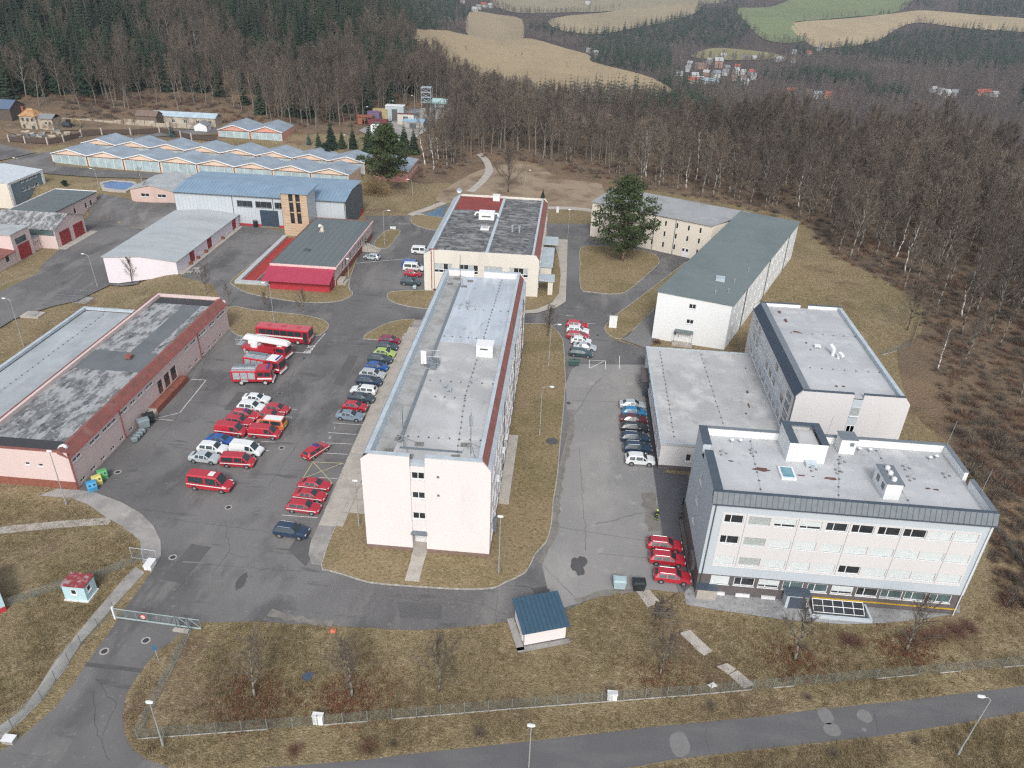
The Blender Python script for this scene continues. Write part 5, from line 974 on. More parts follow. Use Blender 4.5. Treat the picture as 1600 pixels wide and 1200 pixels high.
# sunken ramp wall left of it
rm = thing('ramp_wall', 'grey concrete wall strip with bright red inner face beside the slate roofed garage', 'wall', (KX0 - 5, 165, 0))
a0, a1, b0, b1 = G(376, 440, .4), G(448, 366, .4), G(388, 440, .2), G(460, 366, .2)
mb = MB(); mb.obox((KX0 - 7.6, 154.6), (KX0 - 7.6, 186.5), 1.1, 0, .75); mb.obox((KX0 - 7.05, 155.1), (KX0 - .3, 155.1), 1.0, 0, .74); mb.build('coping', mat('pale_concrete', (.42, .45, .46), .9), rm)
mb = MB(); mb.box(KX0 - 7.04, KX0 - .35, 155.65, 186.4, .1, .2); mb.build('red_floor', mat('red_floor', (.33, .035, .03), .7, noise_amt=.2), rm); mb = MB(); mb.obox((KX0 - 3.4, 155.7), (KX0 - 2.9, 172), .08, .2, .9); mb.build('rail', M_SILVER, rm)

# ---------------- training tower
root = thing('drill_tower', 'square tan planked drill tower with two tall dark slots and blue roof', 'tower', (-71, 187, 0)); TX0, TX1, TY0, TY1, TZ = -74.3, -67.2, 188.3, 194.4, 11.4
M_TAN = layered('tan_planks', (.50, .385, .275), [((.40, .29, .19), .5, .45, .65, .8, (1, 1, 4), 5), ((.36, .17, .06), .25, .55, .7, .5, one, 5)], .8)
W_ = TX1 - TX0; mb = MB(); facade(mb, (TX0, TY0), (TX1, TY0), 0, TZ, [(W_ * .30, W_ * .45, 3.4, TZ - .1), (W_ * .56, W_ * .71, 3.4, TZ - .1)], 0, .5); mb.build('front', mat('tan_joint', (.20, .12, .06), .9), root)
mb = MB(); facade(mb, (TX1, TY0), (TX1, TY1), 0, TZ); facade(mb, (TX0, TY1), (TX0, TY0), 0, TZ); facade(mb, (TX1, TY1), (TX0, TY1), 0, TZ); mb.build('side_wall', W_HALL, root)
k = 0; z = .03
while z < TZ - .3:
    segs = [(0.02, .30), (.46, .55), (.72, .98)] if z > 3.3 else [(.02, .98)]
    for a, b in segs:
        mb = MB(); mb.box(TX0 + W_ * a, TX0 + W_ * b, TY0 - .06, TY0 - .004, z, z + .66); mb.build('plank', M_TAN, root)
    z += .70
mb = MB(); mb.box(TX0 + W_ * .3, TX0 + W_ * .45, TY0 + .5, TY0 + .53, 3.4, TZ - .1); mb.box(TX0 + W_ * .56, TX0 + W_ * .71, TY0 + .5, TY0 + .53, 3.4, TZ - .1); mb.build('slot_glass', M_GLASS, root)
for zz in (6.2, 9.0):
    mb = MB(); mb.box(TX0 + W_ * .3, TX0 + W_ * .45, TY0 + .3, TY0 + .49, zz, zz + .25); mb.box(TX0 + W_ * .56, TX0 + W_ * .71, TY0 + .3, TY0 + .49, zz, zz + .25); mb.build('floor_edge', M_TAN, root)
mb = MB(); mb.add([(TX0 - .4, TY0 - .4, TZ), (TX1 + .4, TY0 - .4, TZ), (TX1 + .4, TY1 + 3, TZ + .35), (TX0 - .4, TY1 + 3, TZ + .35), (TX0 - .4, TY0 - .4, TZ + .25), (TX1 + .4, TY0 - .4, TZ + .25), (TX1 + .4, TY1 + 3, TZ + .6), (TX0 - .4, TY1 + 3, TZ + .6)], [(3, 2, 1, 0), (4, 5, 6, 7), (0, 1, 5, 4), (1, 2, 6, 5), (2, 3, 7, 6), (3, 0, 4, 7)]); mb.build('roof', R_BLUE, root)
# ---------------- sports / vehicle hall
HX0, HX1, HY0, HY1 = -106.2, -59.2, 194.5, 212.0
root = thing('blue_roofed_hall', 'large light grey sheet metal hall with pale blue roof', 'building', (HX0, HY0, 0))
hs = [(17.2, 21.5, 5.2, 6.9, 'three'), (22.3, 26.8, 5.2, 6.9, 'three'), (27.6, 31.4, 5.2, 6.9, 'three')]
mb = MB(); facade(mb, (HX0, HY0), (HX1, HY0), 0, 8.2, hs); facade(mb, (HX0, HY1), (HX0, HY0), 0, 8.2); facade(mb, (HX1, HY1), (HX0, HY1), 0, 8.2); mb.build('wall', W_HALL, root)
mb = MB(); facade(mb, (HX1, HY0), (HX1, HY1), 0, 8.2); mb.add([(HX1, HY0, 8.2), (HX1, HY1, 8.2), (HX1, (HY0 + HY1) / 2 + 1, 9.5)], [(0, 1, 2)]); mb.build('end_wall', W_HALLDK, root)
for h in hs: win(root, (HX0, HY0), (HX1, HY0), h, 'three', framem=M_SEAM)
ym = HY0 + 7.0
mb = MB(); mb.add([(HX0 - .2, HY0 - .25, 8.2), (HX1 + .15, HY0 - .25, 8.2), (HX1 + .15, ym, 9.6), (HX0 - .2, ym, 9.6)], [(0, 1, 2, 3)]); mb.add([(HX0 - .2, ym, 9.6), (HX1 + .15, ym, 9.6), (HX1 + .15, HY1 + .2, 9.3), (HX0 - .2, HY1 + .2, 9.3)], [(0, 1, 2, 3)]); mb.build('roof', R_BLUE, root)
M_BSEAM = mat('blue_seam', (.11, .20, .30), .5)
seams(root, HX0, HX1, HY0 - .2, ym, lambda x, y: 8.2 + (y - HY0 + .25) / 7.25 * 1.4, 1.0, M_BSEAM, 'y', .05, .03)
for x in (HX0 + 16.0, HX0 + 27.2, HX0 + 38.6, HX1 - .2):
    mb = MB(); mb.bar((x, HY0 - .08, 0), (x, HY0 - .08, 8.2), .08, n=6); mb.build('downpipe', M_PIPE, root)
mb = MB(); mb.box(HX0 - .2, HX1 + .15, HY0 - .42, HY0 - .27, 8.05, 8.25); mb.build('gutter', M_PIPE, root)
for x in range(1, 46):
    mb = MB(); mb.box(HX0 + x - .02, HX0 + x + .02, HY0 - .03, HY0 - .004, .5, 5.0 if 16.8 < x < 31.8 else 8.0); mb.build('sheet_rib', mat('sheet_rib', (.37, .41, .43), .6), root)
dx = AY(408, 345, HY0).x; mb = MB(); mb.box(dx, dx + 5.0, HY0 - .06, HY0 - .035, .1, 4.6); mb.build('roller_door', mat('navy_door', (.035, .055, .085), .5), root)
for k in range(7):
    mb = MB(); mb.box(dx + .05, dx + 4.95, HY0 - .09, HY0 - .062, .15 + k * .64, .2 + k * .64); mb.build('door_rail', M_DKMETAL, root)
mb = MB(); mb.box(HX0 + 16.2, dx, HY0 - .07, HY0 - .035, 0, .6); mb.box(dx + 5.01, TX0, HY0 - .07, HY0 - .035, 0, .6); mb.box(HX1 - 6, HX1 + .06, HY0 - .07, HY0 - .035, 0, .6); mb.build('red_base', M_RED, root)
mb = MB(); mb.add([(HX1 + .03, HY1 - 5, 0), (HX1 + .03, HY1 - .05, 0), (HX1 + .03, HY1 - .05, 2.4)], [(0, 1, 2)]); mb.build('red_ramp_mark', M_RED, root)
bn = thing('black_bin', 'black barrel standing against the light grey hall by the navy door', 'bin', (dx - 1.4, HY0 - .8, 0)); mb = MB(); mb.bar((0, 0, 0), (0, 0, 1.7), .55, n=10, r2=.6); child('barrel', mb.mesh('barrel', mat('black_plastic', (.02, .02, .022), .5)), bn); mb = MB(); mb.bar((0, 0, 1.7), (0, 0, 1.8), .63, n=10); child('lid', mb.mesh('lid', M_PIPE), bn)

# ---------------- white shed
root = thing('white_shed', 'long lilac white shed with pale sheet roof and red doors cut into the slope', 'building', (-98, 158, -3.6)); SX0, SX1, SY0, SY1 = -106.4, -89.0, 158.2, 194.3; SR = -97.6
mb = MB(); mb.add([(SX0, SY0, -3.8), (SX1, SY0, -.4), (SX1, SY0, 3.0), (SR, SY0, 3.7), (SX0, SY0, 3.0)], [(0, 1, 2, 3, 4)]); mb.add([(SX0, SY1, -3.8), (SX1, SY1, -.4), (SX1, SY1, 3.0), (SR, SY1, 3.7), (SX0, SY1, 3.0)], [(4, 3, 2, 1, 0)]); facade(mb, (SX1, SY0), (SX1, SY1), -.4, 3.0, [(u, u + 2.6, .1, 2.7) for u in (6.6, 16.2, 31.5)], 0, .3); facade(mb, (SX0, SY1), (SX0, SY0), -3.8, 3.0); mb.build('wall', W_LILAC, root)
for u in (6.6, 16.2, 31.5):
    mb = MB(); mb.box(SX1 - .2, SX1 - .12, SY0 + u, SY0 + u + 2.6, .1, 2.7); d_ = mb.build('door', M_REDDOOR, root); mb = MB(); mb.box(SX1 - .115, SX1 - .1, SY0 + u + 1.27, SY0 + u + 1.33, .15, 2.65); mb.build('door_joint', M_PIPE, d_)
for s_ in (-1, 1):
    x = SX0 - .4 if s_ < 0 else SX1 + .4; mb = MB(); mb.add([(x, SY0 - .3, 2.98), (x, SY1 + .1, 2.98), (SR, SY1 + .1, 3.78), (SR, SY0 - .3, 3.78), (x, SY0 - .3, 3.1), (x, SY1 + .1, 3.1), (SR, SY1 + .1, 3.9), (SR, SY0 - .3, 3.9)], [(4, 5, 6, 7) if s_ > 0 else (7, 6, 5, 4), (0, 3, 7, 4), (1, 5, 6, 2), (0, 4, 5, 1), (0, 1, 2, 3)]); mb.build('roof_slope', layered('pale_sheet_roof', (.40, .43, .445), [((.33, .36, .37), .15, .42, .65, .8, (.3, 1.5, 1), 5), ((.46, .48, .47), .5, .5, .7, .5, one, 6)], .6), root)
mb = MB(); mb.box(SX1 + .02, SX1 + 1.3, SY0, SY1 - 1, 0.01, .12); mb.build('kerb_walk', M_CONC, root)
for u in (5.6, 9.6, 14.0, 24.0):
    mb = MB(); mb.box(SX1 + .05, SX1 + .7, SY0 + u, SY0 + u + .6, .12, .75); mb.build('bollard_block', M_BRICK, root)
mb = MB(); mb.box(SX0 + .1, SX1, SY0 - .1, SY0 - .01, -4.0, -3.3); mb.build('plinth', M_CONC, root)
pal = thing('pallet_stack', 'low stack of grey pallets beside the white shed corner', 'pallets', (-85.6, 160.3, 0)); 
for k, (x, y) in enumerate(((-86.9, 159.2), (-84.9, 159.8), (-86.2, 161.6))):
    mb = MB(); [mb.box(x - .8, x + .8, y - .6 + q * .24, y - .6 + q * .24 + .17, .22, .27) for q in range(6)]; [mb.box(x - .8 + q * .7, x - .8 + q * .7 + .2, y - .6, y + .77, .02, .22) for q in range(3)]; mb.build('pallet', M_PATH, pal)

# ---------------- pink hangars with saw gables
def hangar(name, label, o2, dx, nb, bay, depth, zb, eave, rise, rows, wm, gap=True):
    """o2: front left corner, dx: direction along the front"""
    root = thing(name, label, 'hangar', (o2[0], o2[1], zb)); d = Vector(dx).normalized(); n = Vector((-d.y, d.x)); o2 = Vector(o2)
    def P(u, k, z): p = o2 + d * u + n * k; return (p.x, p.y, zb + z)
    for r_ in range(rows):
        k0 = r_ * (depth + 5.0); k1 = k0 + depth; sh = r_ * bay * .0
        for b in range(nb):
            u0, u1 = b * bay, (b + 1) * bay; um = (u0 + u1) / 2
            mb = MB(); mb.add([P(u0, k0, 0), P(u1, k0, 0), P(u1, k0, eave), P(um, k0, eave + rise), P(u0, k0, eave)], [(0, 1, 2, 3, 4)]); mb.add([P(u0, k1, 0), P(u1, k1, 0), P(u1, k1, eave), P(um, k1, eave + rise), P(u0, k1, eave)], [(4, 3, 2, 1, 0)])
            if b == 0: mb.quad(P(u0, k1, 0), P(u0, k0, 0), P(u0, k0, eave), P(u0, k1, eave))
            if b == nb - 1: mb.quad(P(u1, k0, 0), P(u1, k1, 0), P(u1, k1, eave), P(u1, k0, eave))
            mb.build('bay_wall', wm, root)
            mb = MB(); mb.quad(P(u0, k0 - .4, eave + .02), P(um, k0 - .4, eave + rise + .05), P(um, k1, eave + rise + .05), P(u0, k1, eave + .02)); mb.quad(P(um, k0 - .4, eave + rise + .05), P(u1, k0 - .4, eave + .02), P(u1, k1, eave + .02), P(um, k1, eave + rise + .05)); mb.build('roof', R_HANG, root)
            mb = MB()
            for ua, ub, za, zb_ in ((u0, um, eave, eave + rise), (um, u1, eave + rise, eave)): mb.quad(P(ua, k0 - .45, za - .06), P(ub, k0 - .45, zb_ - .06), P(ub, k0 - .45, zb_ + .2), P(ua, k0 - .45, za + .2)); mb.quad(P(ua, k0 - .45, za + .2), P(ub, k0 - .45, zb_ + .2), P(ub, k0 - .1, zb_ + .2), P(ua, k0 - .1, za + .2))
            mb.build('verge', M_FRAME, root)
            if r_ == 0 or gap:
                nd = 4; w = (bay - 1.0) / nd
                for q in range(nd):
                    mb = MB(); a = u0 + .5 + q * w; mb.add([P(a + .05, k0 - .06, .15), P(a + w - .12, k0 - .06, .15), P(a + w - .12, k0 - .06, eave - .35), P(a + .05, k0 - .06, eave - .35), P(a + .05, k0, .15), P(a + w - .12, k0, .15), P(a + w - .12, k0, eave - .35), P(a + .05, k0, eave - .35)], [(0, 1, 2, 3), (3, 2, 6, 7), (0, 3, 7, 4), (1, 5, 6, 2)]); g_ = mb.build('glazed_door', M_GLASSP, root)
                    if r_ == 0:
                        mb = MB(); a_ = a + w - .1; mb.add([P(a_, k0 - .14, .05), P(a_ + .16, k0 - .14, .05), P(a_ + .16, k0 - .14, eave - .3), P(a_, k0 - .14, eave - .3)], [(0, 1, 2, 3)]); mb.build('post', M_FRAME, g_)
                mb = MB(); p_ = P(u1 - .1, k0 - .25, 0); mb.bar(p_, (p_[0], p_[1], p_[2] + eave), .12, n=5); mb.build('downpipe', mat('brown_pipe', (.16, .09, .07), .6), root)
                mb = MB(); a, b2 = P(u0, k0 - .12, eave - .12), P(u1, k0 - .12, eave - .12); mb.bar(a, b2, .1, n=4); mb.build('gutter', mat('brown_pipe', (.16, .09, .07)), root)
    return root
hangar('pink_hangar', 'long pink hangar of linked saw gables with pale glazed doors', (-173.1, 243.6), (-70.8 + 173.1 + 0, -6.2 + 0), 8, 12.9, 11.0, .0, 3.7, 1.7, 2, W_HANG)
hangar('twin_gable_hangar', 'salmon pink twin gable hangar behind the long row of hangars', (-135.4, 288.5), (24, .6), 2, 12.6, 14.5, .2, 4.2, 1.9, 1, W_HANGP)
hr = thing('hangar_end_house', 'salmon pink end house with grey sloping roof behind the tall pine', 'building', (-58, 250, 0)); e0 = G(620, 262, 4); 
mb = MB(); x0, x1, y0, y1 = -64.0, -53.2, 246.5, 263.5
facade(mb, (x0, y0), (x1, y0), 0, 3.6); facade(mb, (x1, y0), (x1, y1), 0, 3.6, [(2 + k * 4, 4 + k * 4, 1.5, 2.8) for k in range(4)]); facade(mb, (x1, y1), (x0, y1), 0, 3.6); facade(mb, (x0, y1), (x0, y0), 0, 3.6); mb.build('wall', W_HANGP, hr)
for k in range(4): win(hr, (x1, y0), (x1, y1), (2 + k * 4, 4 + k * 4, 1.5, 2.8), 'even')
mb = MB(); mb.add([(x0 - .3, y0 - .3, 5.2), (x1 + .3, y0 - .3, 3.6), (x1 + .3, y1 + .3, 3.6), (x0 - .3, y1 + .3, 5.2)], [(0, 1, 2, 3)]); mb.add([(x0, y0 - .0, 3.6), (x1, y0, 3.6), (x0, y0, 5.2)], [(0, 1, 2)]); mb.build('roof', R_HANG, hr); mb = MB(); mb.quad((x0 - .3, y0 - .35, 5.15), (x1 + .3, y0 - .35, 3.55), (x1 + .3, y0 - .35, 3.8), (x0 - .3, y0 - .35, 5.4)); mb.build('verge', M_FRAME, hr)

# ---------------- small pink gabled house, left yard buildings
def gable_house(name, label, x0, x1, y0, y1, z0, eave, rise, wm, rm, axis='y', holes={}, cat='building', extra=None, ov=.3):
    root = thing(name, label, cat, ((x0 + x1) / 2, (y0 + y1) / 2, z0)); walls(root, rect(x0, x1, y0, y1), z0, eave, wm, holes)
    mb = MB(); g_ = MB(); t = .14
    if axis == 'y':
        xm = (x0 + x1) / 2
        g_.add([(x0, y0, eave), (x1, y0, eave), (xm, y0, eave + rise), (x0, y1, eave), (x1, y1, eave), (xm, y1, eave + rise)], [(0, 1, 2), (5, 4, 3)])
        for a, b in (((x0 - ov), xm), ((x1 + ov), xm)): mb.add([(a, y0 - ov, eave - .03), (a, y1 + ov, eave - .03), (b, y1 + ov, eave + rise), (b, y0 - ov, eave + rise), (a, y0 - ov, eave - .03 + t), (a, y1 + ov, eave - .03 + t), (b, y1 + ov, eave + rise + t), (b, y0 - ov, eave + rise + t)], [(0, 1, 2, 3), (7, 6, 5, 4), (0, 3, 7, 4), (1, 5, 6, 2), (0, 4, 5, 1)])
    else:
        ym_ = (y0 + y1) / 2
        g_.add([(x0, y0, eave), (x0, y1, eave), (x0, ym_, eave + rise), (x1, y0, eave), (x1, y1, eave), (x1, ym_, eave + rise)], [(2, 1, 0), (3, 4, 5)])
        for a, b in (((y0 - ov), ym_), ((y1 + ov), ym_)): mb.add([(x0 - ov, a, eave - .03), (x1 + ov, a, eave - .03), (x1 + ov, b, eave + rise), (x0 - ov, b, eave + rise), (x0 - ov, a, eave - .03 + t), (x1 + ov, a, eave - .03 + t), (x1 + ov, b, eave + rise + t), (x0 - ov, b, eave + rise + t)], [(3, 2, 1, 0), (4, 5, 6, 7), (0, 4, 7, 3), (1, 2, 6, 5), (0, 1, 5, 4)])
    g_.build('gable', wm, root); mb.build('roof', rm, root); return root
M_PALEROOF = mat('pale_grey_roof', (.36, .385, .39), .7, noise_amt=.15, scale=.4)
gable_house('small_pink_house', 'small faded pink house with pale grey gable roof next to the blue roofed hall', -127.5, -114.5, 209.5, 225, 0, 3.6, 1.5, W_PINKDARK, M_PALEROOF, 'y', {0: [(3.0, 5.6, 1.6, 2.6, 'even'), (8.0, 10.6, 1.6, 2.6, 'even')]})
Z0 = -3.4
r1 = gable_house('red_door_garage', 'pink gabled garage with two big red doors and mossy grey roof', -165, -131, 177.7, 190.6, Z0 - .3, 1.5, 2.3, W_PINK, R_BITUMEN, 'x', ov=.35)
for y0 in (179.4, 185.4):
    mb = MB(); mb.box(-130.99, -130.9, y0, y0 + 4.2, Z0, Z0 + 3.7); d_ = mb.build('garage_door', M_REDDOOR, r1); mb = MB(); mb.box(-130.895, -130.87, y0 + 2.05, y0 + 2.15, Z0 + .05, Z0 + 3.65); mb.build('door_joint', M_PIPE, d_)
mb = MB(); mb.box(-145, -131.2, 177.55, 177.68, .0, 1.3); mb.build('high_window', M_GLASSG, r1)
mb = MB(); mb.box(-130.9, -128.6, 177.0, 192, Z0 - .3, Z0 + .12); mb.build('concrete_apron', M_CONC, r1)
r2 = thing('red_door_tower_garage', 'tall pink garage bay with one red door and grey flat roof at the yard edge', 'building', (-140, 168, Z0)); walls(r2, rect(-150, -135, 167.2, 174.2), Z0 - .4, 3.3, W_PINK)
flat_roof(r2, rect(-150.2, -134.8, 167, 174.4), 3.55, M_PALEROOF, th=.25); mb = MB(); mb.box(-134.99, -134.9, 168.6, 172.9, Z0, Z0 + 3.6); mb.build('garage_door', M_REDDOOR, r2); mb = MB(); mb.box(-134.99, -134.9, 168.4, 172.3, Z0 + 4.0, Z0 + 5.4); mb.build('high_window', M_GLASSG, r2)
r3 = thing('pink_lean_to', 'low pink annex with red tiled lean-to roof and dark windows', 'building', (-140, 163, Z0)); walls(r3, rect(-150, -135, 159, 167.1), Z0 - .4, -.6, W_PINK, {1: [(1.2, 2.6, Z0 + 1.0, Z0 + 2.6, 'slit'), (4.6, 6.0, Z0 + 1.0, Z0 + 2.6, 'slit')]}); mb = MB(); mb.add([(-150, 158.6, .9), (-134.4, 158.6, -.6), (-134.4, 167.15, -.6), (-150, 167.15, .9), (-150, 158.6, 1.05), (-134.4, 158.6, -.45), (-134.4, 167.15, -.45), (-150, 167.15, 1.05)], [(3, 2, 1, 0), (4, 5, 6, 7), (0, 1, 5, 4), (1, 2, 6, 5)]); mb.build('roof', M_RUST, r3)
r4 = thing('pink_link', 'low pink link wall with three small windows between the red door garages', 'building', (-136, 176, Z0)); walls(r4, rect(-148, -135.6, 174.25, 177.6), Z0 - .4, -.3, W_PINK, {1: [(.5 + k, 1.0 + k, Z0 + 1.5, Z0 + 2.2, 'slit') for k in range(3)]}); flat_roof(r4, rect(-148, -135.5, 174.25, 177.6), -.1, M_PALEROOF, th=.2)
r5 = thing('dark_roofed_annex', 'long pink annex with dark seamed roof behind the gabled garage', 'building', (-145, 200, Z0)); walls(r5, rect(-152, -140, 190.8, 212), Z0 - .3, 1.1, W_PINK, {1: [(u, u + 1.1, Z0 + 1.6, Z0 + 3.2, 'slit') for u in (9.5, 15.0, 17.6)]}); flat_roof(r5, rect(-152.3, -139.7, 190.7, 212.3), 1.4, R_SLATE, th=.3); seams(r5, -152, -140, 190.8, 212, lambda x, y: 1.4, 4.2, M_PIPE, 'x', .12, .03)
mb = MB(); mb.box(-152.5, -152.31, 190.7, 212.3, 1.0, 1.6); mb.box(-152.3, -139.7, 212.31, 212.5, 1.0, 1.6); mb.build('eaves_board', M_FRAME, r5)
r6 = gable_house('slate_blue_hall', 'tall slate blue sheet hall with white corner trim and two rows of small windows', -186, -162.5, 206.5, 222.5, Z0 - .3, 4.0, 1.2, wallmat('slate_blue_sheet', (.165, .22, .25), .06), mat('white_sheet_roof', (.52, .57, .60), .6), 'y', {1: [(u, u + 1.3, zz, zz + .9, 'even') for zz in (.2, 2.6 + .1) for u in (5.5, 7.6, 9.7, 11.8)]}, ov=.25)
mb = MB(); mb.box(-162.49, -162.35, 206.4, 207.4, Z0, 4.0); mb.box(-162.49, -162.35, 221.6, 222.6, Z0, 4.0); mb.box(-162.49, -162.36, 207.41, 221.59, 3.5, 4.0); mb.build('corner_trim', M_FRAME, r6); mb = MB(); mb.box(-186, -162.6, 206.3, 206.48, Z0, 4.0); mb.build('front_skin', W_CREAM2, r6)

# ---------------- small buildings in front
root = thing('guard_hut', 'small turquoise guard hut with peeling red roof on the grass by the gate', 'hut', (-54, 61, 0)); walls(root, rect(-55.4, -52.7, 60.0, 62.0), .15, 2.25, mat('turquoise_paint', (.44, .62, .66), .7, noise_amt=.06), {0: [(.95, 1.65, 1.0, 1.8, 'slit')], 1: [(.45, 1.15, 1.1, 1.9, 'slit')]}, depth=.06)
flat_roof(root, rect(-55.5, -52.6, 59.9, 62.1), 2.4, layered('peeling_red', (.26, .05, .055), [((.36, .33, .33), 1.2, .5, .6, .8, one, 5)], .8), th=.15); mb = MB(); mb.box(-55.5, -52.55, 59.85, 62.1, 0, .15); mb.build('plinth', M_FRAME, root)
root = thing('turquoise_house', 'turquoise house with red base standing near the guard hut', 'building', (-67, 57, 0)); p = G(11, 954); DP = [(p.x - 4, p.y - 4), (p.x, p.y), (p.x - 4, p.y + 4), (p.x - 8, p.y)]; walls(root, DP, .7, 2.8, mat('turquoise_paint', (.35, .56, .60))); mb = MB(); mb.prism(DP, 0, .69); mb.build('plinth', M_RED, root); flat_roof(root, DP, 3.0, M_RUST, th=.2)
root = thing('utility_house', 'small white utility house with dark blue seamed metal roof on the front lawn', 'hut', (-1.4, 59.3, 0), R(19.5))
WU, DU = 4.85, 4.1
def local(mb, name, m, par): return child(name, mb.mesh(name, m), par)
mb = MB(); facade(mb, (0, 0), (WU, 0), .25, 2.3); facade(mb, (WU, 0), (WU, DU), .25, 2.3); facade(mb, (WU, DU), (0, DU), .25, 2.3); facade(mb, (0, DU), (0, 0), .25, 2.3); mb.add([(0, 0, 2.3), (0, DU, 2.3), (0, DU, 2.85), (WU, 0, 2.3), (WU, DU, 2.3), (WU, DU, 2.85)], [(2, 1, 0), (3, 4, 5)]); local(mb, 'wall', W_PINKWHITE, root)
mb = MB(); mb.box(-.05, WU + .05, -.05, DU + .05, 0, .25); local(mb, 'plinth', M_PLINTH, root)
rf = MB(); zf = lambda y: 2.32 + (y + .35) / (DU + .7) * .72
rf.add([(-.35, -.35, zf(-.35)), (WU + .35, -.35, zf(-.35)), (WU + .35, DU + .35, zf(DU + .35)), (-.35, DU + .35, zf(DU + .35))] + [(-.35, -.35, zf(-.35) + .1), (WU + .35, -.35, zf(-.35) + .1), (WU + .35, DU + .35, zf(DU + .35) + .1), (-.35, DU + .35, zf(DU + .35) + .1)], [(3, 2, 1, 0), (4, 5, 6, 7), (0, 1, 5, 4), (1, 2, 6, 5), (2, 3, 7, 6), (3, 0, 4, 7)]); M_NAVYROOF = mat('navy_seam_roof', (.04, .085, .13), .45, noise_amt=.1); rfo = local(rf, 'roof', M_NAVYROOF, root)
for k in range(1, 11):
    x = -.35 + k * .505; mb = MB(); mb.add([(x - .02, -.35, zf(-.35) + .09), (x + .02, -.35, zf(-.35) + .09), (x + .02, DU + .35, zf(DU + .35) + .09), (x - .02, DU + .35, zf(DU + .35) + .09), (x - .02, -.35, zf(-.35) + .14), (x + .02, -.35, zf(-.35) + .14), (x + .02, DU + .35, zf(DU + .35) + .14), (x - .02, DU + .35, zf(DU + .35) + .14)], [(4, 5, 6, 7), (0, 4, 7, 3), (1, 2, 6, 5), (0, 1, 5, 4)]); child('seam', mb.mesh('seam', mat('navy_seam', (.03, .06, .09), .45)), rfo)
mb = MB(); mb.box(-.08, -.02, .6, 1.6, .3, 2.1); local(mb, 'door', M_FRAME, root)
mb = MB(); mb.box(-.9, -.06, -.5, DU + .2, 0.005, .12); mb.box(-.9, WU + .4, -.7, -.06, .005, .12); local(mb, 'apron', M_PATH, root)
# ================================================================ vehicles
M_TYRE = mat('tyre', (.022, .022, .024), .85, noise_amt=0)
M_RIM = mat('alloy', (.42, .43, .44), .35, .6, noise_amt=0)
M_CARGLASS = mat('car_glass', (.030, .045, .052), .06, noise_amt=0, spec=.7)
M_LAMP = mat('headlamp', (.55, .57, .58), .15, noise_amt=0)
M_TAIL = mat('tail_lamp', (.30, .012, .012), .25, noise_amt=0)
M_WSTRIPE = mat('white_stripe', (.74, .74, .73), .5, noise_amt=0)
M_BLKPL = mat('black_trim', (.025, .025, .027), .6, noise_amt=0)
M_BEACON = mat('blue_beacon', (.02, .05, .30), .2, noise_amt=0)
CARCOL = {'red': (.42, .022, .038), 'silver': (.42, .46, .48), 'white': (.72, .745, .745), 'navy': (.022, .045, .085), 'blue': (.02, .085, .30), 'black': (.022, .026, .032), 'darkred': (.22, .012, .045), 'green': (.37, .50, .12), 'teal': (.035, .075, .085), 'cyan': (.02, .20, .42), 'steel': (.19, .25, .30), 'slate': (.04, .065, .08), 'orange': (.62, .16, .07), 'wine': (.10, .02, .025)}
def paint(c): return mat('paint_' + c, CARCOL[c], .28, 0.0, noise_amt=0, coat=.6)
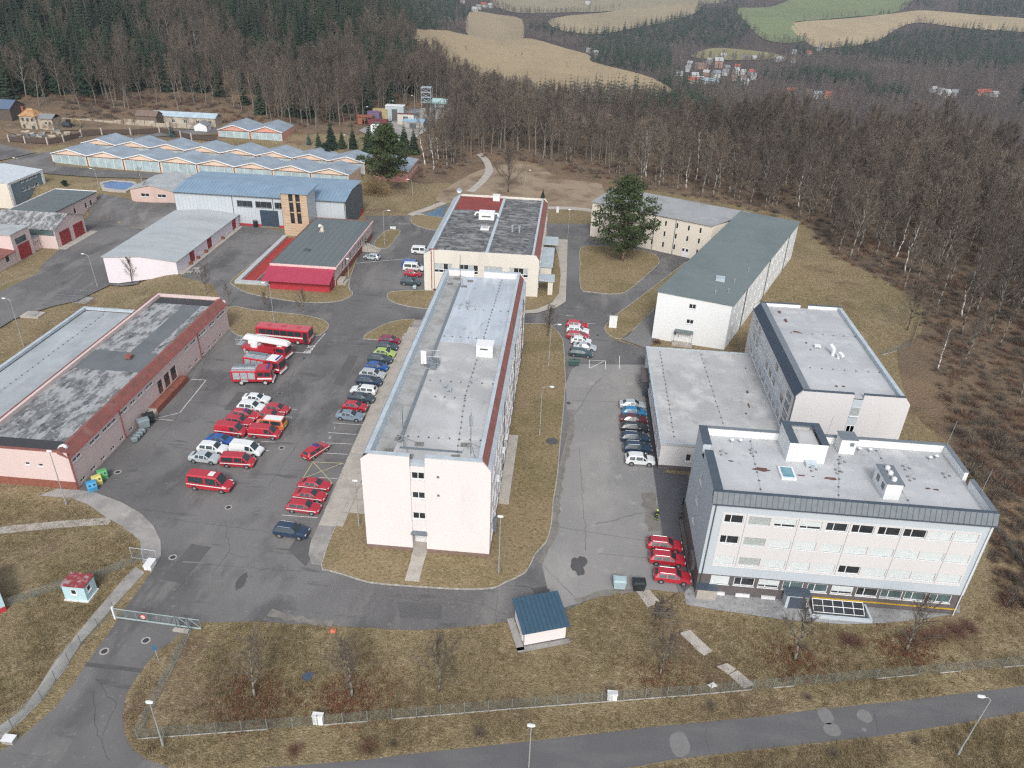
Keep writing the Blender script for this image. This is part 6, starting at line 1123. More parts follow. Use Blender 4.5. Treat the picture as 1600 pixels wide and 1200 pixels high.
# stations: x, bottom, belt, top, half width, top half width, kind (0 body 1 cabin)
def prof(L, W, H, kind):
    h = W / 2; l = L / 2
    if kind == 'hatch': st = [(-l, .38, .62, .80, .80, .74), (-l + .06, .30, .80, .98, .93, .84), (-l + .16, .26, .93, 1.02, .98, .80), (-l + .62, .24, .95, H - .05, 1, .70), (-l + 1.4, .22, .95, H, 1, .70), (.28, .22, .93, H - .02, 1, .70), (1.02, .22, .90, 1.00, 1, .80), (l - .35, .22, .78, .86, .97, .74), (l - .06, .26, .62, .70, .86, .66), (l, .34, .52, .58, .76, .6)]; rear = (2, 3); ws = (5, 6); cab = (3, 5)
    elif kind == 'sedan': st = [(-l, .38, .66, .86, .78, .7), (-l + .08, .30, .84, 1.0, .92, .82), (-l + .55, .26, .92, 1.05, .98, .80), (-l + 1.15, .24, .95, H - .06, 1, .68), (-l + 1.8, .22, .95, H, 1, .68), (.30, .22, .93, H - .03, 1, .68), (1.05, .22, .90, 1.0, 1, .80), (l - .35, .22, .78, .86, .97, .74), (l - .06, .26, .62, .70, .86, .66), (l, .34, .52, .58, .76, .6)]; rear = (2, 3); ws = (5, 6); cab = (3, 5)
    elif kind == 'wagon': st = [(-l, .38, .64, .84, .80, .74), (-l + .05, .30, .82, 1.0, .94, .84), (-l + .12, .26, .93, 1.05, .98, .80), (-l + .48, .24, .95, H - .06, 1, .70), (-l + 1.6, .22, .95, H, 1, .70), (.36, .22, .93, H - .02, 1, .70), (1.10, .22, .90, 1.0, 1, .80), (l - .35, .22, .78, .86, .97, .74), (l - .06, .26, .62, .70, .86, .66), (l, .34, .52, .58, .76, .6)]; rear = (2, 3); ws = (5, 6); cab = (3, 5)
    elif kind == 'suv': st = [(-l, .45, .75, .95, .82, .76), (-l + .05, .36, .92, 1.12, .95, .86), (-l + .14, .32, 1.04, 1.16, .98, .82), (-l + .48, .30, 1.06, H - .07, 1, .72), (-l + 1.5, .28, 1.06, H, 1, .72), (.36, .28, 1.04, H - .02, 1, .72), (1.05, .28, 1.0, 1.12, 1, .82), (l - .32, .28, .90, 1.0, .97, .76), (l - .06, .32, .72, .82, .88, .7), (l, .40, .60, .68, .8, .66)]; rear = (2, 3); ws = (5, 6); cab = (3, 5)
    elif kind == 'van': st = [(-l, .36, .9, 1.15, .92, .86), (-l + .04, .30, 1.05, 1.25, .97, .88), (-l + .08, .28, 1.08, 1.3, .98, .88), (-l + .26, .26, 1.08, H - .04, 1, .84), (-.3, .26, 1.08, H, 1, .84), (l - 1.55, .26, 1.05, H - .05, 1, .82), (l - .78, .26, .98, 1.12, 1, .82), (l - .22, .28, .82, .94, .96, .76), (l - .04, .32, .66, .76, .90, .72), (l, .38, .55, .62, .84, .66)]; rear = (2, 3); ws = (5, 6); cab = (3, 5)
    else: st = [(-l, .40, 1.1, 1.4, .93, .88), (-l + .04, .34, 1.25, 1.5, .97, .90), (-l + .08, .32, 1.28, 1.55, .98, .90), (-l + .28, .30, 1.28, H - .06, 1, .86), (-.3, .30, 1.28, H, 1, .86), (l - 1.75, .30, 1.22, H - .10, 1, .84), (l - .95, .30, 1.10, 1.28, 1, .84), (l - .30, .32, .92, 1.05, .96, .78), (l - .05, .36, .72, .85, .90, .72), (l, .42, .6, .68, .84, .66)]; rear = (2, 3); ws = (5, 6); cab = (3, 5)
    return st, rear, ws, cab, h
def ring(s_, h):
    x, zb, zl, ztop, k, kt = s_; w = h * k; wt = h * kt; zs = zl + (ztop - zl) * .88
    R_ = [(x, -w * .90, zb), (x, -w, zb + .14), (x, -w, zl), (x, -wt, zs), (x, -wt * .86, ztop)]
    return R_ + [(p[0], -p[1], p[2]) for p in R_[::-1]]
def shrink(q, k, kv=None):
    c = sum((Vector(p) for p in q), Vector()) / len(q); return [c + (Vector(p) - c) * k for p in q]
def outq(q, d):
    n = (Vector(q[1]) - Vector(q[0])).cross(Vector(q[3]) - Vector(q[0])).normalized(); return [Vector(p) + n * d for p in q]
PROTO = {}
SIZES = {'hatch': (4.15, 1.78, 1.47), 'sedan': (4.6, 1.80, 1.45), 'wagon': (4.65, 1.82, 1.48), 'suv': (4.55, 1.88, 1.66), 'van': (5.0, 1.92, 1.96), 'minibus': (6.4, 2.05, 2.55)}
def car_proto(kind, col, opts=()):
    key = (kind, col, opts)
    if key in PROTO: return PROTO[key], False
    L, W, H = SIZES[kind]; st, rear, ws, cab, h = prof(L, W, H, kind); rings = [ring(s_, h) for s_ in st]
    o = bpy.data.objects.new('parked_car', None); COL.objects.link(o); o.empty_display_size = .5
    mb = MB(); mb.loft(rings); body = child('body', mb.mesh('body', paint(col), smooth=False), o)
    def glass(name, quads, k=.9, par=o):
        mb = MB()
        for q in quads:
            q = outq(shrink(q, k), .012); mb.add(q, [(0, 1, 2, 3)])
        return child(name, mb.mesh(name, M_CARGLASS), par)
    def face(i, j, a, b): return [rings[i][a], rings[i][b], rings[j][b], rings[j][a]]
    # windscreen: ring points 3,4,5,6 at top
    i, j = ws; q = [rings[i][4], rings[j][4], rings[j][5], rings[i][5]]; q = [Vector(p) for p in q]; q[0].y *= 1.08; q[3].y *= 1.08; q[1].y *= 1.12; q[2].y *= 1.12
    def upq(q):
        n = (q[1] - q[0]).cross(q[3] - q[0]); return q if n.z > 0 else q[::-1]
    glass('windscreen', [upq(q)], .93)
    i, j = rear; q = [Vector(p) for p in (rings[i][4], rings[j][4], rings[j][5], rings[i][5])]; glass('rear_window', [upq(q)], .86)
    for side in (0, 1):
        qs = []
        A, B = (2, 3) if side == 0 else (7, 6)
        segs = [(rear[0], rear[1]), (3, 4), (4, 5), (5, 6)]
        if kind in ('van', 'minibus') and 'panel' in opts: segs = [(4, 5), (5, 6)]
        elif kind in ('van', 'minibus'): segs = [(3, 4), (4, 5), (5, 6)]
        else: segs = [(3, 4), (4, 5)] + [(5, 6)]
        for (i, j) in segs:
            if i == 5:   # front quarter, triangle like
                q = [Vector(rings[i][A]), Vector(rings[j][A]), Vector(rings[j][A]) + (Vector(rings[j][B]) - Vector(rings[j][A])) * .2, Vector(rings[i][B])]; q[1] = q[0] + (q[1] - q[0]) * .8; q[2] = q[3] + (q[2] - q[3]) * .8
            else: q = [Vector(rings[i][A]), Vector(rings[j][A]), Vector(rings[j][B]), Vector(rings[i][B])]
            if 'panel' in opts and (i, j) == (4, 5): q[0] = q[0] + (q[1] - q[0]) * .35; q[3] = q[3] + (q[2] - q[3]) * .35
            n = (q[1] - q[0]).cross(q[3] - q[0])
            if (n.y > 0) == (side == 0): q = q[::-1]
            qs.append(q)
        glass('side_window', qs, .86)
    # pillars in body colour are the gaps; wheels
    r_ = {'suv': .36, 'van': .34, 'minibus': .36}.get(kind, .32); fx, rx = l_front(L, kind), -l_front(L, kind) + (.08 if kind in ('van', 'minibus') else -.02)
    mw = MB(); mw.bar((0, -.10, 0), (0, .10, 0), r_, n=14); wm = mw.mesh('tyre', M_TYRE)
    mr = MB(); mr.bar((0, -.115, 0), (0, .115, 0), r_ * .62, n=10); rm_ = mr.mesh('rim', M_RIM)
    ma = MB(); ma.bar((0, -.09, 0), (0, .09, 0), r_ + .07, n=14); am = ma.mesh('wheel_arch', M_BLKPL)
    for x in (fx, rx):
        for s_ in (-1, 1):
            child('wheel_arch', am, o, (x, s_ * (h - .085), r_ + .02)); w = child('wheel', wm, o, (x, s_ * (h - .09), r_)); child('rim', rm_, w)
    # lamps
    for s_ in (-1, 1):
        y = s_ * h * .62; mb = MB(); z = st[-2][3] + .0; mb.box(L / 2 - .20, L / 2 - .03, y - .17, y + .17, z - .10, z + .03); child('headlight', mb.mesh('headlight', M_LAMP), o)
        mb = MB(); z = st[1][2]; mb.box(-L / 2 - .01, -L / 2 + .14, s_ * h * .78 - .11, s_ * h * .78 + .11, z - .12, z + .10); child('tail_light', mb.mesh('tail_light', M_TAIL), o)
        mb = MB(); zz = st[6][3] + .05; mb.box(st[6][0] - .25, st[6][0] - .1, s_ * (h + .02) - .09, s_ * (h + .02) + .09, zz - .06, zz + .1); child('mirror', mb.mesh('mirror', paint(col)), o)
    mb = MB(); mb.box(-L / 2 - .015, -L / 2 + .04, -h * .75, h * .75, st[0][1], st[0][1] + .14); mb.box(L / 2 - .05, L / 2 + .015, -h * .7, h * .7, st[-1][1], st[-1][1] + .12); child('bumper_trim', mb.mesh('bumper_trim', M_BLKPL), o)
    mb = MB(); mb.box(-L / 2 - .02, -L / 2, -.26, .26, .52, .62); child('number_plate', mb.mesh('number_plate', M_WSTRIPE), o)
    if 'stripe' in opts:
        for s_ in (-1, 1):
            mb = MB(); zz = st[4][2]; pts = [(-L / 2 + .15, zz - .20), (L / 2 - .75, zz - .22), (L / 2 - .3, zz - .24)]
            for (x0, z0), (x1, z1) in zip(pts, pts[1:]):
                y = s_ * (h + .006); y1 = s_ * (h * (.985) + .006) if x1 > L / 2 - .5 else y; f = [(x0, y, z0 - .09), (x1, y1, z1 - .09), (x1, y1, z1 + .06), (x0, y, z0 + .06)]; mb.add(f if s_ < 0 else f[::-1], [(0, 1, 2, 3)])
            child('white_stripe', mb.mesh('white_stripe', M_WSTRIPE), o)
    if 'rails' in opts:
        for s_ in (-1, 1):
            mb = MB(); mb.bar((-L / 2 + .7, s_ * h * .62, H + .03), (.2, s_ * h * .62, H + .02), .025, n=4); child('roof_rail', mb.mesh('roof_rail', M_RIM), o)
    if 'sunroof' in opts:
        mb = MB(); mb.box(.1, .9, -.45, .45, H - .02, H + .05); child('roof_vent', mb.mesh('roof_vent', M_FRAME), o)
    if 'beacon' in opts:
        mb = MB(); mb.box(-.05, .2, -.55, .55, H - .01, H + .12); child('light_bar', mb.mesh('light_bar', M_BEACON), o)
    if 'whiteroof' in opts:
        mb = MB(); mb.box(-L / 2 + .35, .7, -h * .70, h * .70, H - .02, H + .015); child('roof_panel', mb.mesh('roof_panel', M_WSTRIPE), o)
        mb = MB(); mb.box(-L / 2 - .012, -L / 2 + .02, -h * .8, h * .8, .7, 1.15); child('hazard_panel', mb.mesh('hazard_panel', mat('hazard_yellow', (.6, .45, .05), .5, noise_amt=0)), o)
    PROTO[key] = o; return o, True
def l_front(L, kind): return {'hatch': 1.28, 'sedan': 1.36, 'wagon': 1.38, 'suv': 1.34, 'van': 1.52, 'minibus': 2.05}[kind]
def car(kind, col, bbox, label, rz=0.0, opts=(), zc=None, name=None, group=None):
    cx, cy = (bbox[0] + bbox[2]) / 2, (bbox[1] + bbox[3]) / 2; H = SIZES[kind][2]
    p = G(cx, cy, H * .42 if zc is None else zc); o, fresh = car_proto(kind, col, tuple(opts))
    if not fresh: o = copy_tree(o)
    o.name = name or {'van': 'parked_van', 'minibus': 'minibus'}.get(kind, 'parked_car')
    o.location = (p.x, p.y, .03); o.rotation_euler = (0, 0, R(rz)); tag(o, label, 'van' if kind in ('van', 'minibus') else 'car', group or 'vehicles parked in the fire station courts')
    return o
FS = ('stripe',)
# left court, middle block
car('minibus', 'red', (290, 734, 367, 772), 'long red high roof minibus with white stripe and pale roof vent', -4, FS + ('sunroof',))
car('van', 'red', (344, 706, 400, 733), 'red passenger van with white stripe beside the silver saloon', 2, FS)
car('sedan', 'silver', (297, 704, 343, 726), 'silver saloon parked at the front of the middle row beside a red van', -3)
car('suv', 'white', (312, 690, 355, 711), 'white crossover between the silver saloon and the dark blue car', -3)
car('van', 'white', (358, 688, 413, 714), 'white panel van with dark side window', -5, ('panel',))
car('sedan', 'blue', (324, 677, 368, 698), 'dark blue saloon between the white crossover and a red van', -5)
car('van', 'red', (337, 658, 386, 684), 'red panel van with white stripe behind the dark blue saloon', -4, FS + ('panel',))
car('van', 'red', (387, 662, 441, 688), 'red panel van with white stripe in front of the orange ambulance style van', 0, FS + ('panel',))
car('van', 'orange', (398, 651, 447, 672), 'orange van with white roof and yellow rear marking', 180 - 2, ('whiteroof',))
car('wagon', 'red', (355, 650, 391, 666), 'red estate squeezed behind a red panel van', -4, FS)
car('wagon', 'red', (363, 640, 404, 656), 'red estate with blue light bar behind the white cars', -2, FS + ('beacon', 'rails'))
car('hatch', 'red', (405, 643, 441, 656), 'red hatchback mostly hidden behind the orange van', -2)
car('hatch', 'red', (416, 630, 450, 648), 'red hatchback with white stripe at the end beside the white cars', -4, FS)
car('suv', 'white', (374, 627, 413, 645), 'white crossover behind the red estate with light bar', -3)
car('sedan', 'white', (379, 614, 423, 632), 'white saloon at the rear of the middle row near the fire engines', -3)
# row along the long pavement
rowl = [('hatch', 'darkred', (593, 525, 626, 538), 'dark pink hatchback first in the pavement row by the grass tongue'), ('hatch', 'slate', (588, 535, 623, 548), 'dark grey green hatchback between the pink and lime cars'), ('hatch', 'green', (586, 545, 617, 558), 'lime green hatchback in the row along the pavement'), ('wagon', 'slate', (576, 554, 613, 568), 'dark slate estate between the lime and bright blue cars'),
        ('hatch', 'blue', (572, 565, 607, 581), 'bright blue hatchback in the row along the pavement'), ('wagon', 'silver', (563, 577, 602, 592), 'silver boxy estate between bright blue and navy cars'), ('wagon', 'navy', (558, 588, 597, 603), 'navy estate between the silver and white estates'), ('wagon', 'white', (548, 602, 589, 617), 'white estate parked nose out in the pavement row'), ('sedan', 'slate', (545, 613, 585, 630), 'dark slate saloon between the white estate and a red hatchback'), ('hatch', 'red', (537, 627, 573, 643), 'red hatchback between the dark saloon and the silver saloon'), ('sedan', 'steel', (527, 641, 567, 658), 'steel grey saloon last in the pavement row beside empty bays')]
for k, c_, bb, lab in rowl: car(k, c_, bb, lab, 180 - 3 if 'nose out' in lab else -4, ('rails',) if k == 'wagon' else ())
car('wagon', 'red', (476, 687, 511, 721), 'red estate standing across the lane by the yellow marked bay', 62, FS + ('beacon',))
car('sedan', 'red', (466, 747, 518, 768), 'red saloon with white stripe next to the yellow cross marking', -3, FS)
car('sedan', 'red', (459, 763, 510, 785), 'red saloon with white stripe in the middle of three red cars', -3, FS)
car('wagon', 'red', (449, 780, 501, 804), 'red estate with white stripe beside the dark blue crossover', -3, FS)
car('suv', 'navy', (431, 817, 480, 842), 'dark blue crossover parked alone near the rounded pavement end', -4, ('rails',))
# canteen side
car('hatch', 'silver', (568, 395, 594, 408), 'silver hatchback parked below the outside stair', 172)
car('van', 'white', (648, 385, 669, 398), 'pale van partly hidden by the canteen corner', 0)
car('van', 'blue', (628, 406, 660, 421), 'blue van behind the white van beside the canteen', 0)
car('van', 'white', (630, 409, 663, 426), 'white van beside the canteen wall behind a red hatchback', 0)
car('hatch', 'red', (633, 421, 657, 434), 'small red hatchback beside the cream canteen', -2)
car('suv', 'slate', (627, 433, 656, 448), 'dark green off roader by the canteen corner', -3)
# beside the long lawn
rowm = [('wagon', 'red', (887, 502, 917, 513), 'red estate first in the row beside the lawn'), ('wagon', 'white', (887, 511, 919, 521), 'white estate between two red cars beside the lawn'), ('wagon', 'red', (888, 519, 918, 530), 'red car between the white estate and a white hatchback'), ('hatch', 'white', (895, 527, 921, 538), 'white hatchback in front of the silver saloon by the lawn'), ('sedan', 'silver', (896, 534, 932, 550), 'silver saloon parked beside the dark teal estate'), ('wagon', 'teal', (891, 543, 925, 560), 'dark teal estate last in the row beside grey bins')]
for k, c_, bb, lab in rowm: car(k, c_, bb, lab, -4)
rowr = [('sedan', 'silver', (969, 624, 1008, 641), 'silver saloon at the far end of the row along the low hall'), ('hatch', 'cyan', (973, 636, 1009, 651), 'bright cyan blue hatchback along the low hall'), ('sedan', 'wine', (970, 648, 1010, 662), 'dark wine coloured saloon beside the cyan car'), ('wagon', 'black', (973, 660, 1010, 676), 'black estate beside the wine coloured saloon'), ('wagon', 'navy', (973, 676, 1012, 692), 'navy estate between black and dark blue cars by the low hall'), ('suv', 'navy', (974, 691, 1018, 709), 'dark navy crossover beside the white crossover'), ('suv', 'white', (977, 707, 1023, 729), 'white crossover with black roof bars at the near end of the low hall row')]
for k, c_, bb, lab in rowr: car(k, c_, bb, lab, 1.5, ('rails',) if k in ('suv', 'wagon') else ())
for bb, lab in (((1010, 839, 1067, 863), 'red estate with chrome rails furthest along the grey blue block'), ((1014, 861, 1071, 885), 'red estate with chrome rails in the middle of three beside the grey blue block'), ((1021, 887, 1080, 914), 'red estate with chrome rails beside the black bin and grass')): car('wagon', 'red', bb, lab, -2, ('rails',))

# ---------------- fire engines
def wheels(o, xs, h, r_, tw=.3):
    mw = MB(); mw.bar((0, -tw / 2, 0), (0, tw / 2, 0), r_, n=16); wm = mw.mesh('tyre', M_TYRE); mr = MB(); mr.bar((0, -tw / 2 - .02, 0), (0, tw / 2 + .02, 0), r_ * .55, n=12); rm_ = mr.mesh('rim', mat('cream_rim', (.52, .50, .45), .5, noise_amt=0))
    for x in xs:
        for s_ in (-1, 1): w = child('wheel', wm, o, (x, s_ * (h - tw / 2), r_)); child('rim', rm_, w)
def cbox(name, m, o, *b): mb = MB(); mb.box(*b); return child(name, mb.mesh(name, m), o)
def bevbox(name, m, o, x0, x1, y0, y1, z0, z1, c=.12):
    mb = MB(); yy = [(y0 + c * .3, z0), (y0, z0 + c), (y0, z1 - c), (y0 + c, z1), (y1 - c, z1), (y1, z1 - c), (y1, z0 + c), (y1 - c * .3, z0)]
    mb.loft([[(x, a, b) for a, b in yy] for x in (x0, x1)]); return child(name, mb.mesh(name, m), o)
def engine(label, loc, rz, cabroof, length=7.0):
    o = thing('fire_engine', label, 'fire engine', loc, R(rz), 'fire engines lined up in the court'); red = paint('red'); h = 1.25; l = length / 2
    cbox('chassis', M_BLKPL, o, -l + .2, l - .3, -.95, .95, .5, .95)
    # cab with sloping front
    cab = MB(); pr = [(l - 2.6, .75), (l - .02, .75), (l, 1.35), (l - .18, 2.6), (l - .45, 2.95), (l - 2.6, 2.95)]; n = len(pr); cab.add([(x, -h, z) for x, z in pr] + [(x, h, z) for x, z in pr], [tuple(range(n)), tuple(range(2 * n - 1, n - 1, -1))] + [(i, n + i, n + (i + 1) % n, (i + 1) % n) for i in range(n)]); child('cab', cab.mesh('cab', red), o)
    mb = MB(); mb.quad((l + .015, -h * .88, 1.45), (l + .015, h * .88, 1.45), (l - .155, h * .86, 2.55), (l - .155, -h * .86, 2.55)); child('windscreen', mb.mesh('windscreen', M_CARGLASS), o)
    for s_ in (-1, 1):
        for x0, x1 in ((l - 2.45, l - 1.45), (l - 1.3, l - .3)): cbox('cab_window', M_CARGLASS, o, x0, x1, s_ * h - .012, s_ * h + .012, 1.75, 2.6)
        cbox('white_band', M_WSTRIPE, o, l - 2.55, l - .1, s_ * h - .014, s_ * h + .014, 1.2, 1.5)
        for k in range(3): sh = cbox('roller_shutter', M_GALV, o, -l + .35 + k * 1.28, -l + 1.5 + k * 1.28, s_ * h - .02, s_ * h + .02, 1.25, 2.55)
        cbox('side_locker', M_GALV, o, -l + 1.65, -l + 2.75, s_ * h - .018, s_ * h + .018, .72, 1.15); cbox('headlight', M_LAMP, o, l - .02, l + .04, s_ * .8 - .2, s_ * .8 + .2, .95, 1.15)
        cbox('tail_light', M_TAIL, o, -l - .03, -l + .02, s_ * 1.05 - .12, s_ * 1.05 + .12, 1.0, 1.35)
    bevbox('equipment_body', red, o, -l, l - 2.65, -h + .01, h - .01, .72, 2.85)
    cbox('cab_roof', M_WSTRIPE if cabroof == 'white' else red, o, l - 2.55, l - .5, -h * .92, h * .92, 2.95, 3.04); cbox('light_bar', M_BEACON, o, l - .9, l - .65, -.9, .9, 3.04, 3.2)
    cbox('roof_deck', M_GALV, o, -l + .15, l - 2.8, -h * .85, h * .85, 2.85, 2.9)
    lad = MB(); [lad.bar((-l + .2, y, 3.12), (l - 2.9, y, 3.12), .05, n=4) for y in (-.75, -.25)]; [lad.bar((-l + .4 + k * .4, -.75, 3.12), (-l + .4 + k * .4, -.25, 3.12), .03, n=4) for k in range(10)]; child('ladder', lad.mesh('ladder', M_GALV), o)
    cbox('roof_locker', M_SEAM, o, -l + .3, l - 3.2, .1, .9, 2.9, 3.15); cbox('bumper', M_WSTRIPE, o, l - .1, l + .12, -h * .95, h * .95, .55, .85)
    wheels(o, (l - 1.3, -l + 1.6), h, .52); return o
p = G(396, 587, 1.3); engine('older red fire engine with red cab roof and three silver shutters', (p.x, p.y, .03), 9, 'red', 7.0)
p = G(414, 569, 1.4); engine('red fire engine with white cab roof between the older engine and the ladder truck', (p.x, p.y, .03), -9, 'white', 7.2)
def ladder_truck(label, loc, rz):
    o = thing('ladder_truck', label, 'fire engine', loc, R(rz)); red = paint('red'); h = 1.25; l = 4.6
    cbox('chassis', M_BLKPL, o, -l, l - .4, -.95, .95, .55, .95); bevbox('deck', red, o, -l, l - 2.3, -h, h, .9, 1.55)
    cab = MB(); pr = [(l - 2.1, .7), (l - .02, .7), (l, 1.25), (l - .2, 2.35), (l - .4, 2.5), (l - 2.1, 2.5)]; n = len(pr); cab.add([(x, -h, z) for x, z in pr] + [(x, h, z) for x, z in pr], [tuple(range(n)), tuple(range(2 * n - 1, n - 1, -1))] + [(i, n + i, n + (i + 1) % n, (i + 1) % n) for i in range(n)]); child('cab', cab.mesh('cab', red), o)
    mb = MB(); mb.quad((l + .015, -h * .88, 1.3), (l + .015, h * .88, 1.3), (l - .17, h * .86, 2.3), (l - .17, -h * .86, 2.3)); child('windscreen', mb.mesh('windscreen', M_CARGLASS), o)
    for s_ in (-1, 1): cbox('cab_window', M_CARGLASS, o, l - 1.9, l - .4, s_ * h - .012, s_ * h + .012, 1.55, 2.3); cbox('side_locker', red, o, -1.2, l - 2.4, s_ * h - .5 * (s_ > 0) , s_ * h + .5 * (s_ < 0), 1.55, 2.1); cbox('outrigger', M_GALV, o, -l + .4, -l + .8, s_ * h - .1, s_ * h + .12, .3, 1.2)
    cbox('bumper', M_WSTRIPE, o, l - .1, l + .12, -h * .97, h * .97, .5, .8); cbox('cab_roof', M_WSTRIPE, o, l - 2.0, l - 1.0, -h * .6, h * .6, 2.5, 2.56)
    mb = MB(); mb.bar((-2.3, 0, 1.55), (-2.3, 0, 2.1), 1.05, n=16); child('turntable', mb.mesh('turntable', M_WSTRIPE), o); bevbox('turret', M_WSTRIPE, o, -3.3, -1.4, -.9, .9, 2.1, 2.7)
    for k, (w, z0, z1, x0, x1) in enumerate(((.62, 2.75, 3.15, -4.4, 4.9), (.5, 3.15, 3.42, -4.2, 4.7), (.38, 3.42, 3.64, -4.0, 4.4))): bevbox('boom_section', M_WSTRIPE, o, x0, x1, -w, w, z0, z1, .05)
    mb = MB(); [mb.bar((-4.0 + k * .42, -.38, 3.66), (-4.0 + k * .42, .38, 3.66), .025, n=4) for k in range(20)]; child('rungs', mb.mesh('rungs', M_GALV), o)
    mb = MB(); X0, X1, Y, = -6.0, -4.9, .8
    for z in (1.5, 2.1, 2.6):
        for a, b in (((X0, -Y), (X1, -Y)), ((X1, -Y), (X1, Y)), ((X1, Y), (X0, Y)), ((X0, Y), (X0, -Y))): mb.bar((*a, z), (*b, z), .035, n=4)
    for a in ((X0, -Y), (X1, -Y), (X1, Y), (X0, Y)): mb.bar((*a, 1.5), (*a, 2.6), .035, n=4)
    mb.box(X0, X1, -Y, Y, 1.45, 1.5); child('rescue_basket', mb.mesh('rescue_basket', M_GALV), o)
    mb = MB(); mb.bar((-4.4, .5, 3.0), (-5.0, .5, 2.4), .07, n=5); mb.bar((-4.4, -.5, 3.0), (-5.0, -.5, 2.4), .07, n=5); child('basket_arm', mb.mesh('basket_arm', M_WSTRIPE), o)
    wheels(o, (l - 1.4, -2.2, -3.5), h, .5); return o
p = G(417, 543, 1.5); ladder_truck('red turntable ladder truck with long white folded boom and basket', (p.x, p.y, .03), -11)
def bus(label, loc, rz):
    o = thing('bus', label, 'bus', loc, R(rz)); red = paint('red'); h = 1.25; l = 5.3
    bevbox('body', red, o, -l, l, -h, h, .4, 3.1, .16); cbox('roof_panel', mat('faded_red', (.50, .10, .12), .5, noise_amt=.08), o, -l + .1, l - .1, -h * .85, h * .85, 3.1, 3.13)
    for x in (-3, 0, 3): cbox('roof_hatch', red, o, x - .4, x + .4, -.4, .4, 3.13, 3.22)
    for s_ in (-1, 1):
        for k in range(6): cbox('side_window', M_CARGLASS, o, -l + .7 + k * 1.42, -l + 2.02 + k * 1.42, s_ * h - .012, s_ * h + .012, 1.75, 2.75)
        cbox('white_band', M_WSTRIPE, o, -l + .1, l - 1.2, s_ * h - .014, s_ * h + .014, 1.35, 1.62); cbox('headlight', M_LAMP, o, l - .02, l + .03, s_ * .85 - .2, s_ * .85 + .2, .75, .98)
        cbox('tail_light', M_TAIL, o, -l - .03, -l + .02, s_ * 1.0 - .12, s_ * 1.0 + .12, 1.0, 1.4)
    cbox('door', M_GLASS, o, l - 1.15, l - .25, -h - .015, -h + .02, .55, 2.75); cbox('windscreen', M_CARGLASS, o, l - .01, l + .015, -h * .9, h * .9, 1.55, 2.85); cbox('front_band', M_WSTRIPE, o, l - .01, l + .016, -h * .95, h * .95, 1.1, 1.3)
    wheels(o, (l - 2.3, -l + 2.6), h, .5); return o
p = G(445, 521, 1.6); bus('red single deck bus with white band parked along the lawn', (p.x, p.y, .03), -3)
# ================================================================ street furniture, fences, people
M_POLE = mat('grey_lamp_pole', (.36, .38, .38), .5, .2, noise_amt=.1)
M_LAMPH = mat('lamp_head', (.68, .70, .70), .4, noise_amt=.05)
LAMPS = [((153, 450), (126, 397), 1, 'leaning grey street lamp on the lower road by the white shed'), ((37, 541), (24, 468), 1, 'grey street lamp on the grass beside the garage annex'), ((104, 789), (80, 706), 0, 'grey lamp post at the front corner of the pink garage block'), ((429, 507), (421, 443), 1, 'lamp post on the lawn behind the red bus'), ((547, 456), (542, 405), 0, 'lamp post at the crimson end of the slate roofed garage'), ((601, 384), (600, 329), 2, 'lamp post on the small grass island near the stair'), ((887, 373), (890, 328), 0, 'thin lamp post beside the canteen pavement'), ((857, 572), (863, 507), 2, 'lamp with bent arm on the long lawn beside the parked red cars'), ((843, 680), (846, 604), 2, 'lamp with bent arm in the middle of the long lawn'), ((779, 895), (783, 808), 0, 'lamp post at the front corner of the pale pink block'), ((561, 822), (554, 752), 0, 'lamp post on grass between slab pavement and pale pink block'), ((156, 297), (144, 264), 1, 'lamp post beside the fire water pool'), ((255, 1165), (232, 1098), 0, 'lamp post at the fence corner of the gate road'), ((824, 1236), (824, 1134), 0, 'lamp post in front of the boundary fence beside the road'), ((1497, 1179), (1519, 1088), 3, 'lamp with crooked neck by the public road'), ((645, 306), (638, 291), 1, 'lamp post in the bushes near the clearing'), ((35, 272), (27, 258), 1, 'lamp post behind the slate blue hall'), ((545, 233), (541, 212), 1, 'lamp post among spruces behind the hangar'), ((569, 190), (571, 167), 2, 'lamp post behind the orange scaffold of the training yard'), ((609, 183), (611, 158), 2, 'lamp post behind the white training container'), ((648, 172), (648, 150), 1, 'lamp post at the far side of the training yard'), ((820, 290), (822, 266), 2, 'small lamp post in the sandy clearing')]
for b_, t_, arm, lab in LAMPS:
    b0 = GT(*b_) if b_[1] < 600 else G(*b_); h = 9.0
    # height where the ray through the lamp head passes above the foot
    best = min(((abs(AY(t_[0], t_[1], b0.y + .001).z - 0), 0),))
    h = max(5.0, min(10.5, AY(t_[0], t_[1], b0.y).z - b0.z)); tx = AY(t_[0], t_[1], b0.y).x - b0.x
    tx = max(-1.5, min(1.5, tx * .3)) if arm != 3 else .6
    o = thing('street_lamp', lab, 'lamp', tuple(b0), 0, 'lamp posts of the compound')
    mb = MB(); mb.bar((0, 0, 0), (0, 0, 1.0), .12, n=8); mb.bar((0, 0, 1.0), (tx * .6, 0, h - .3), .075, n=7, r2=.05); child('pole', mb.mesh('pole', M_POLE), o)
    ex = {0: 0.0, 1: -1.2, 2: 1.5, 3: -1.0}[arm]; mb = MB(); mb.path([(tx * .6, 0, h - .3), (tx * .6 + ex * .3, 0, h), (tx * .6 + ex, 0, h + .05)], [.045, .04, .04], n=5); child('arm', mb.mesh('arm', M_POLE), o)
    mb = MB(); x = tx * .6 + ex; mb.loft([[(x - .35 * k, -.16 * w, h + .05), (x - .35 * k, .16 * w, h + .05), (x - .35 * k, .10 * w, h + .2), (x - .35 * k, -.10 * w, h + .2)] for k, w in ((-1, .5), (-.4, 1), (.5, 1), (1, .6))]); child('lamp_head', mb.mesh('lamp_head', M_LAMPH), o)
